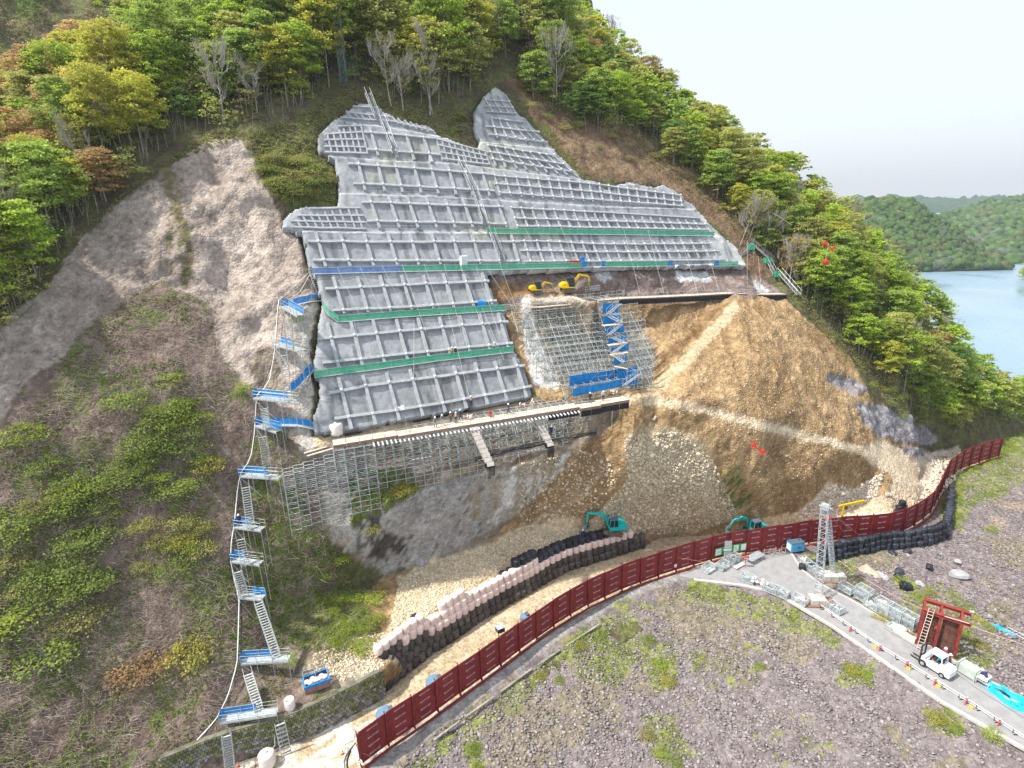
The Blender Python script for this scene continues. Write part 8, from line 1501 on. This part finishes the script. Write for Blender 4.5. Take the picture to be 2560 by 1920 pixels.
for i, (x, y) in enumerate(GBU): shrub('bright' if i % 3 else 'yellow', x, y, random.uniform(.35, .6), 'low bright green clump growing on the purple stones', 'green clumps on the stone field', 'ground', 'green_clump')
# ================================================================== BRUSH, TWIGS, GRASS (uncountable)
def tufts(name, P, size, pal, label, cat, up=.8):
    n = len(P); N = n * 7; c = np.repeat(P, 7, 0) + rng.normal(size=(N, 3)) * np.array([.16, .16, .08]) + [0, 0, .08]; nrm = rng.normal(size=(N, 3)) + [0, 0, up]; nrm /= np.linalg.norm(nrm, axis=1)[:, None]; x = np.cross(nrm, rng.normal(size=(N, 3))); x /= np.linalg.norm(x, axis=1)[:, None]; y = np.cross(nrm, x); s_ = (size * rng.uniform(.5, 1.2, N))[:, None]
    V = np.stack([c - x * s_, c - y * s_ * .6, c + x * s_, c + y * s_ * .6], 1).reshape(-1, 3); F = np.arange(N * 4).reshape(-1, 4); A, B, D_ = [np.array(q) * [.84, .80, .9] for q in pal]; col = A + (B - A) * np.repeat(rng.random((n, 1)), 7, 0); col = col * rng.uniform(.75, 1.2, (N, 1)); o = mesh_np(name, V, F, VC_LEAF, col=np.repeat(col, 4, 0)); return tag(o, label, cat, kind='stuff')
def twigs(name, P, L, label, cat, m):
    n = len(P); d = rng.normal(size=(n, 3)) * [1, .6, .5] - NN * .0; d -= (d @ NN)[:, None] * NN * .8; d /= np.linalg.norm(d, axis=1)[:, None]; l = (L * rng.uniform(.4, 1.3, n))[:, None]; x = np.cross(d, [0, 0, 1.]); x /= np.linalg.norm(x, axis=1)[:, None]; y = np.cross(d, x); r = .022 * rng.uniform(.6, 1.8, (n, 1)); A = P + NN * .12; B = A + d * l + NN * rng.uniform(0, .25, (n, 1)); V = np.stack([A + x * r, A - x * r * .5 + y * r, A - x * r * .5 - y * r, B + x * r * .4, B - x * r * .2 + y * r * .4, B - x * r * .2 - y * r * .4], 1).reshape(-1, 3); f = np.array([(0, 1, 4, 3), (1, 2, 5, 4), (2, 0, 3, 5)]); F = (f[None] + (np.arange(n) * 6)[:, None, None]).reshape(-1, 4); o = mesh_np(name, V, F, m); return tag(o, label, cat, kind='stuff')
BRP = [(0,1100),(60,1000),(150,900),(200,830),(300,760),(400,700),(520,760),(540,850),(620,985),(745,1110),(800,1300),(880,1480),(950,1600),(700,1740),(560,1860),(430,1930),(-60,2000),(-60,1100)]
P = px_scatter(BRP, 8000, hfun); m_ = vn(P[:, 0] * .25, P[:, 2] * .25, 601) > .45; tufts('undergrowth', P[m_], .17, PAL['green'], 'low green undergrowth over the left brush slope', 'undergrowth')
twigs('dead_branches', px_scatter(BRP, 19000, hfun), 1.1, 'tangle of dead brown branches over the left slope', 'branches', mat('dead branch', (.20, .14, .11), .9, .3, .6, col2=(.44, .37, .31)))
twigs('cut_logs', px_scatter([(700,1250),(780,1240),(840,1400),(830,1600),(760,1620),(700,1450)], 160, hfun), 1.6, 'pale cut sticks on the slope right of the stairs', 'sticks', mat('pale stick', (.42, .34, .25), .9))
P = np.vstack([px_scatter([(690,1250),(800,1300),(930,1560),(900,1640),(740,1620),(640,1500),(640,1300)], 2600, hfun), px_scatter([(870,1180),(1020,1170),(1060,1225),(950,1290),(880,1310)], 500, hfun), px_scatter([(1790,1180),(1850,1170),(1880,1260),(1800,1280)], 120, hfun), px_scatter([(480,1860),(740,1790),(960,1690),(955,1712),(741,1815),(560,1885)], 700, hfun)]); tufts('weeds', P, .13, PAL['bright'], 'bright green weeds on the slope right of the stairs', 'weeds')
FEDGE = FOREST_L[:-6] + [(1340,60),(600,-100),(-100,200)]
P = np.vstack([px_scatter([(-60,900),(120,680),(300,490),(520,330),(640,330),(800,265),(870,215),(1000,250),(1170,280),(1190,350),(1090,335),(960,270),(900,255),(790,330),(840,400),(840,505),(700,500),(640,420),(600,345),(400,420),(200,600),(0,800)], 7000, hfun), px_scatter([(1270,190),(1500,320),(1780,520),(1900,640),(2060,840),(2260,1040),(2400,1090),(2560,1050),(2560,900),(2000,500),(1500,100),(1300,100)], 9000, hfun)]); tufts('forest_floor', P, .19, PAL['olive'], 'low leafy growth on the forest floor and clearings', 'undergrowth')
gp_ = []
for P_, th in GRASS: 
    q_, a, b_ = world_scatter([P_], 1.0, -50, 150, 24, 150, .33); gp_.append(q_[fbm(q_[:, 0] * .4, q_[:, 1] * .4, 701) > th + .08])
P = np.vstack(gp_); print('grass', len(P)); P = P if len(P) < 11000 else P[rng.random(len(P)) < 11000 / len(P)]
tufts('grass', P, .12, PAL['bright'], 'patches of bright grass among the purple stones', 'grass', .4)
# far shore trees beside the water
rs = np.random.default_rng(5)
for (VH, ch, lb) in ((hA[1], hA[2], 'trees'), (hB[1], hB[2], 'trees')):
    q, r_ = VH.shape[:2]; n = 5200; j = rs.integers(2, 68, n); i = rs.integers(0, r_ - 1, n); P = VH[j, i] + (VH[j, i + 1] - VH[j, i]) * rs.random((n, 1)); a, b2, tt = proj(P); m_ = (a > 2050) & (a < 2700); P = P[m_]; col = ch[j, i][m_]; n = len(P); R_ = rs.uniform(3.0, 6.5, n) * (1 if VH is hA[1] else 1.5); V = IV[None] * rs.uniform(.75, 1.25, (n, 12, 1)) * (R_[:, None] * np.array([1, 1, .9]))[:, None, :] + P[:, None] + [0, 0, 1.5]; F = (IF[None] + (np.arange(n) * 12)[:, None, None]).reshape(-1, 3); c = np.repeat(col * rs.uniform(.85, 1.15, (n, 1)), 12, 0); o_ = mesh_np('far_forest', V.reshape(-1, 3), F, VC_FOREST, col=c); tag(o_, 'distant mixed green forest on the hill %s' % ('behind the near lake shore' if VH is hA[1] else 'at the far end of the lake'), 'forest', kind='stuff')
p = Z(2560., 700., LZ); 
for k in range(9): plant('yellow' if k % 2 else 'bright', p + np.array([rs.uniform(-8, 26), rs.uniform(-20, 12), -1.5]), rs.uniform(1.1, 1.6), 'leafy tree on the small shore spit at the right picture edge', 'trees on the lake spit', 'leafy_tree')
sp_ = mesh_np('shore', [(p[0] - 14 + 60 * (i % 2) + 0, p[1] - 40 + 30 * (i // 2), LZ + (1.0 if i in (1, 3, 5) else -1.5)) for i in range(6)], [(0, 1, 3, 2), (2, 3, 5, 4)], mat('muddy shore', (.16, .14, .09))); tag(sp_, kind='structure')
# ================================================================== AIR
hz = bpy.data.materials.new('haze'); hz.use_nodes = True; t = hz.node_tree; t.nodes.remove(t.nodes['Principled BSDF']); v = t.nodes.new('ShaderNodeVolumePrincipled'); v.inputs['Color'].default_value = (.78, .88, 1, 1); v.inputs['Density'].default_value = .00012; v.inputs['Anisotropy'].default_value = .2
t.links.new(v.outputs[0], t.nodes['Material Output'].inputs['Volume']); X0, X1, Y0, Y1, Z0_, Z1_ = -1650, 4200, -120, 3600, -75, 420
b = MB(); b.box(((X0 + X1) / 2, (Y0 + Y1) / 2, (Z0_ + Z1_) / 2), (X1 - X0, Y1 - Y0, Z1_ - Z0_)); h_ = b.build('haze', hz); tag(h_, kind='stuff', label='thin pale haze in the air over lake and hills', cat='haze')
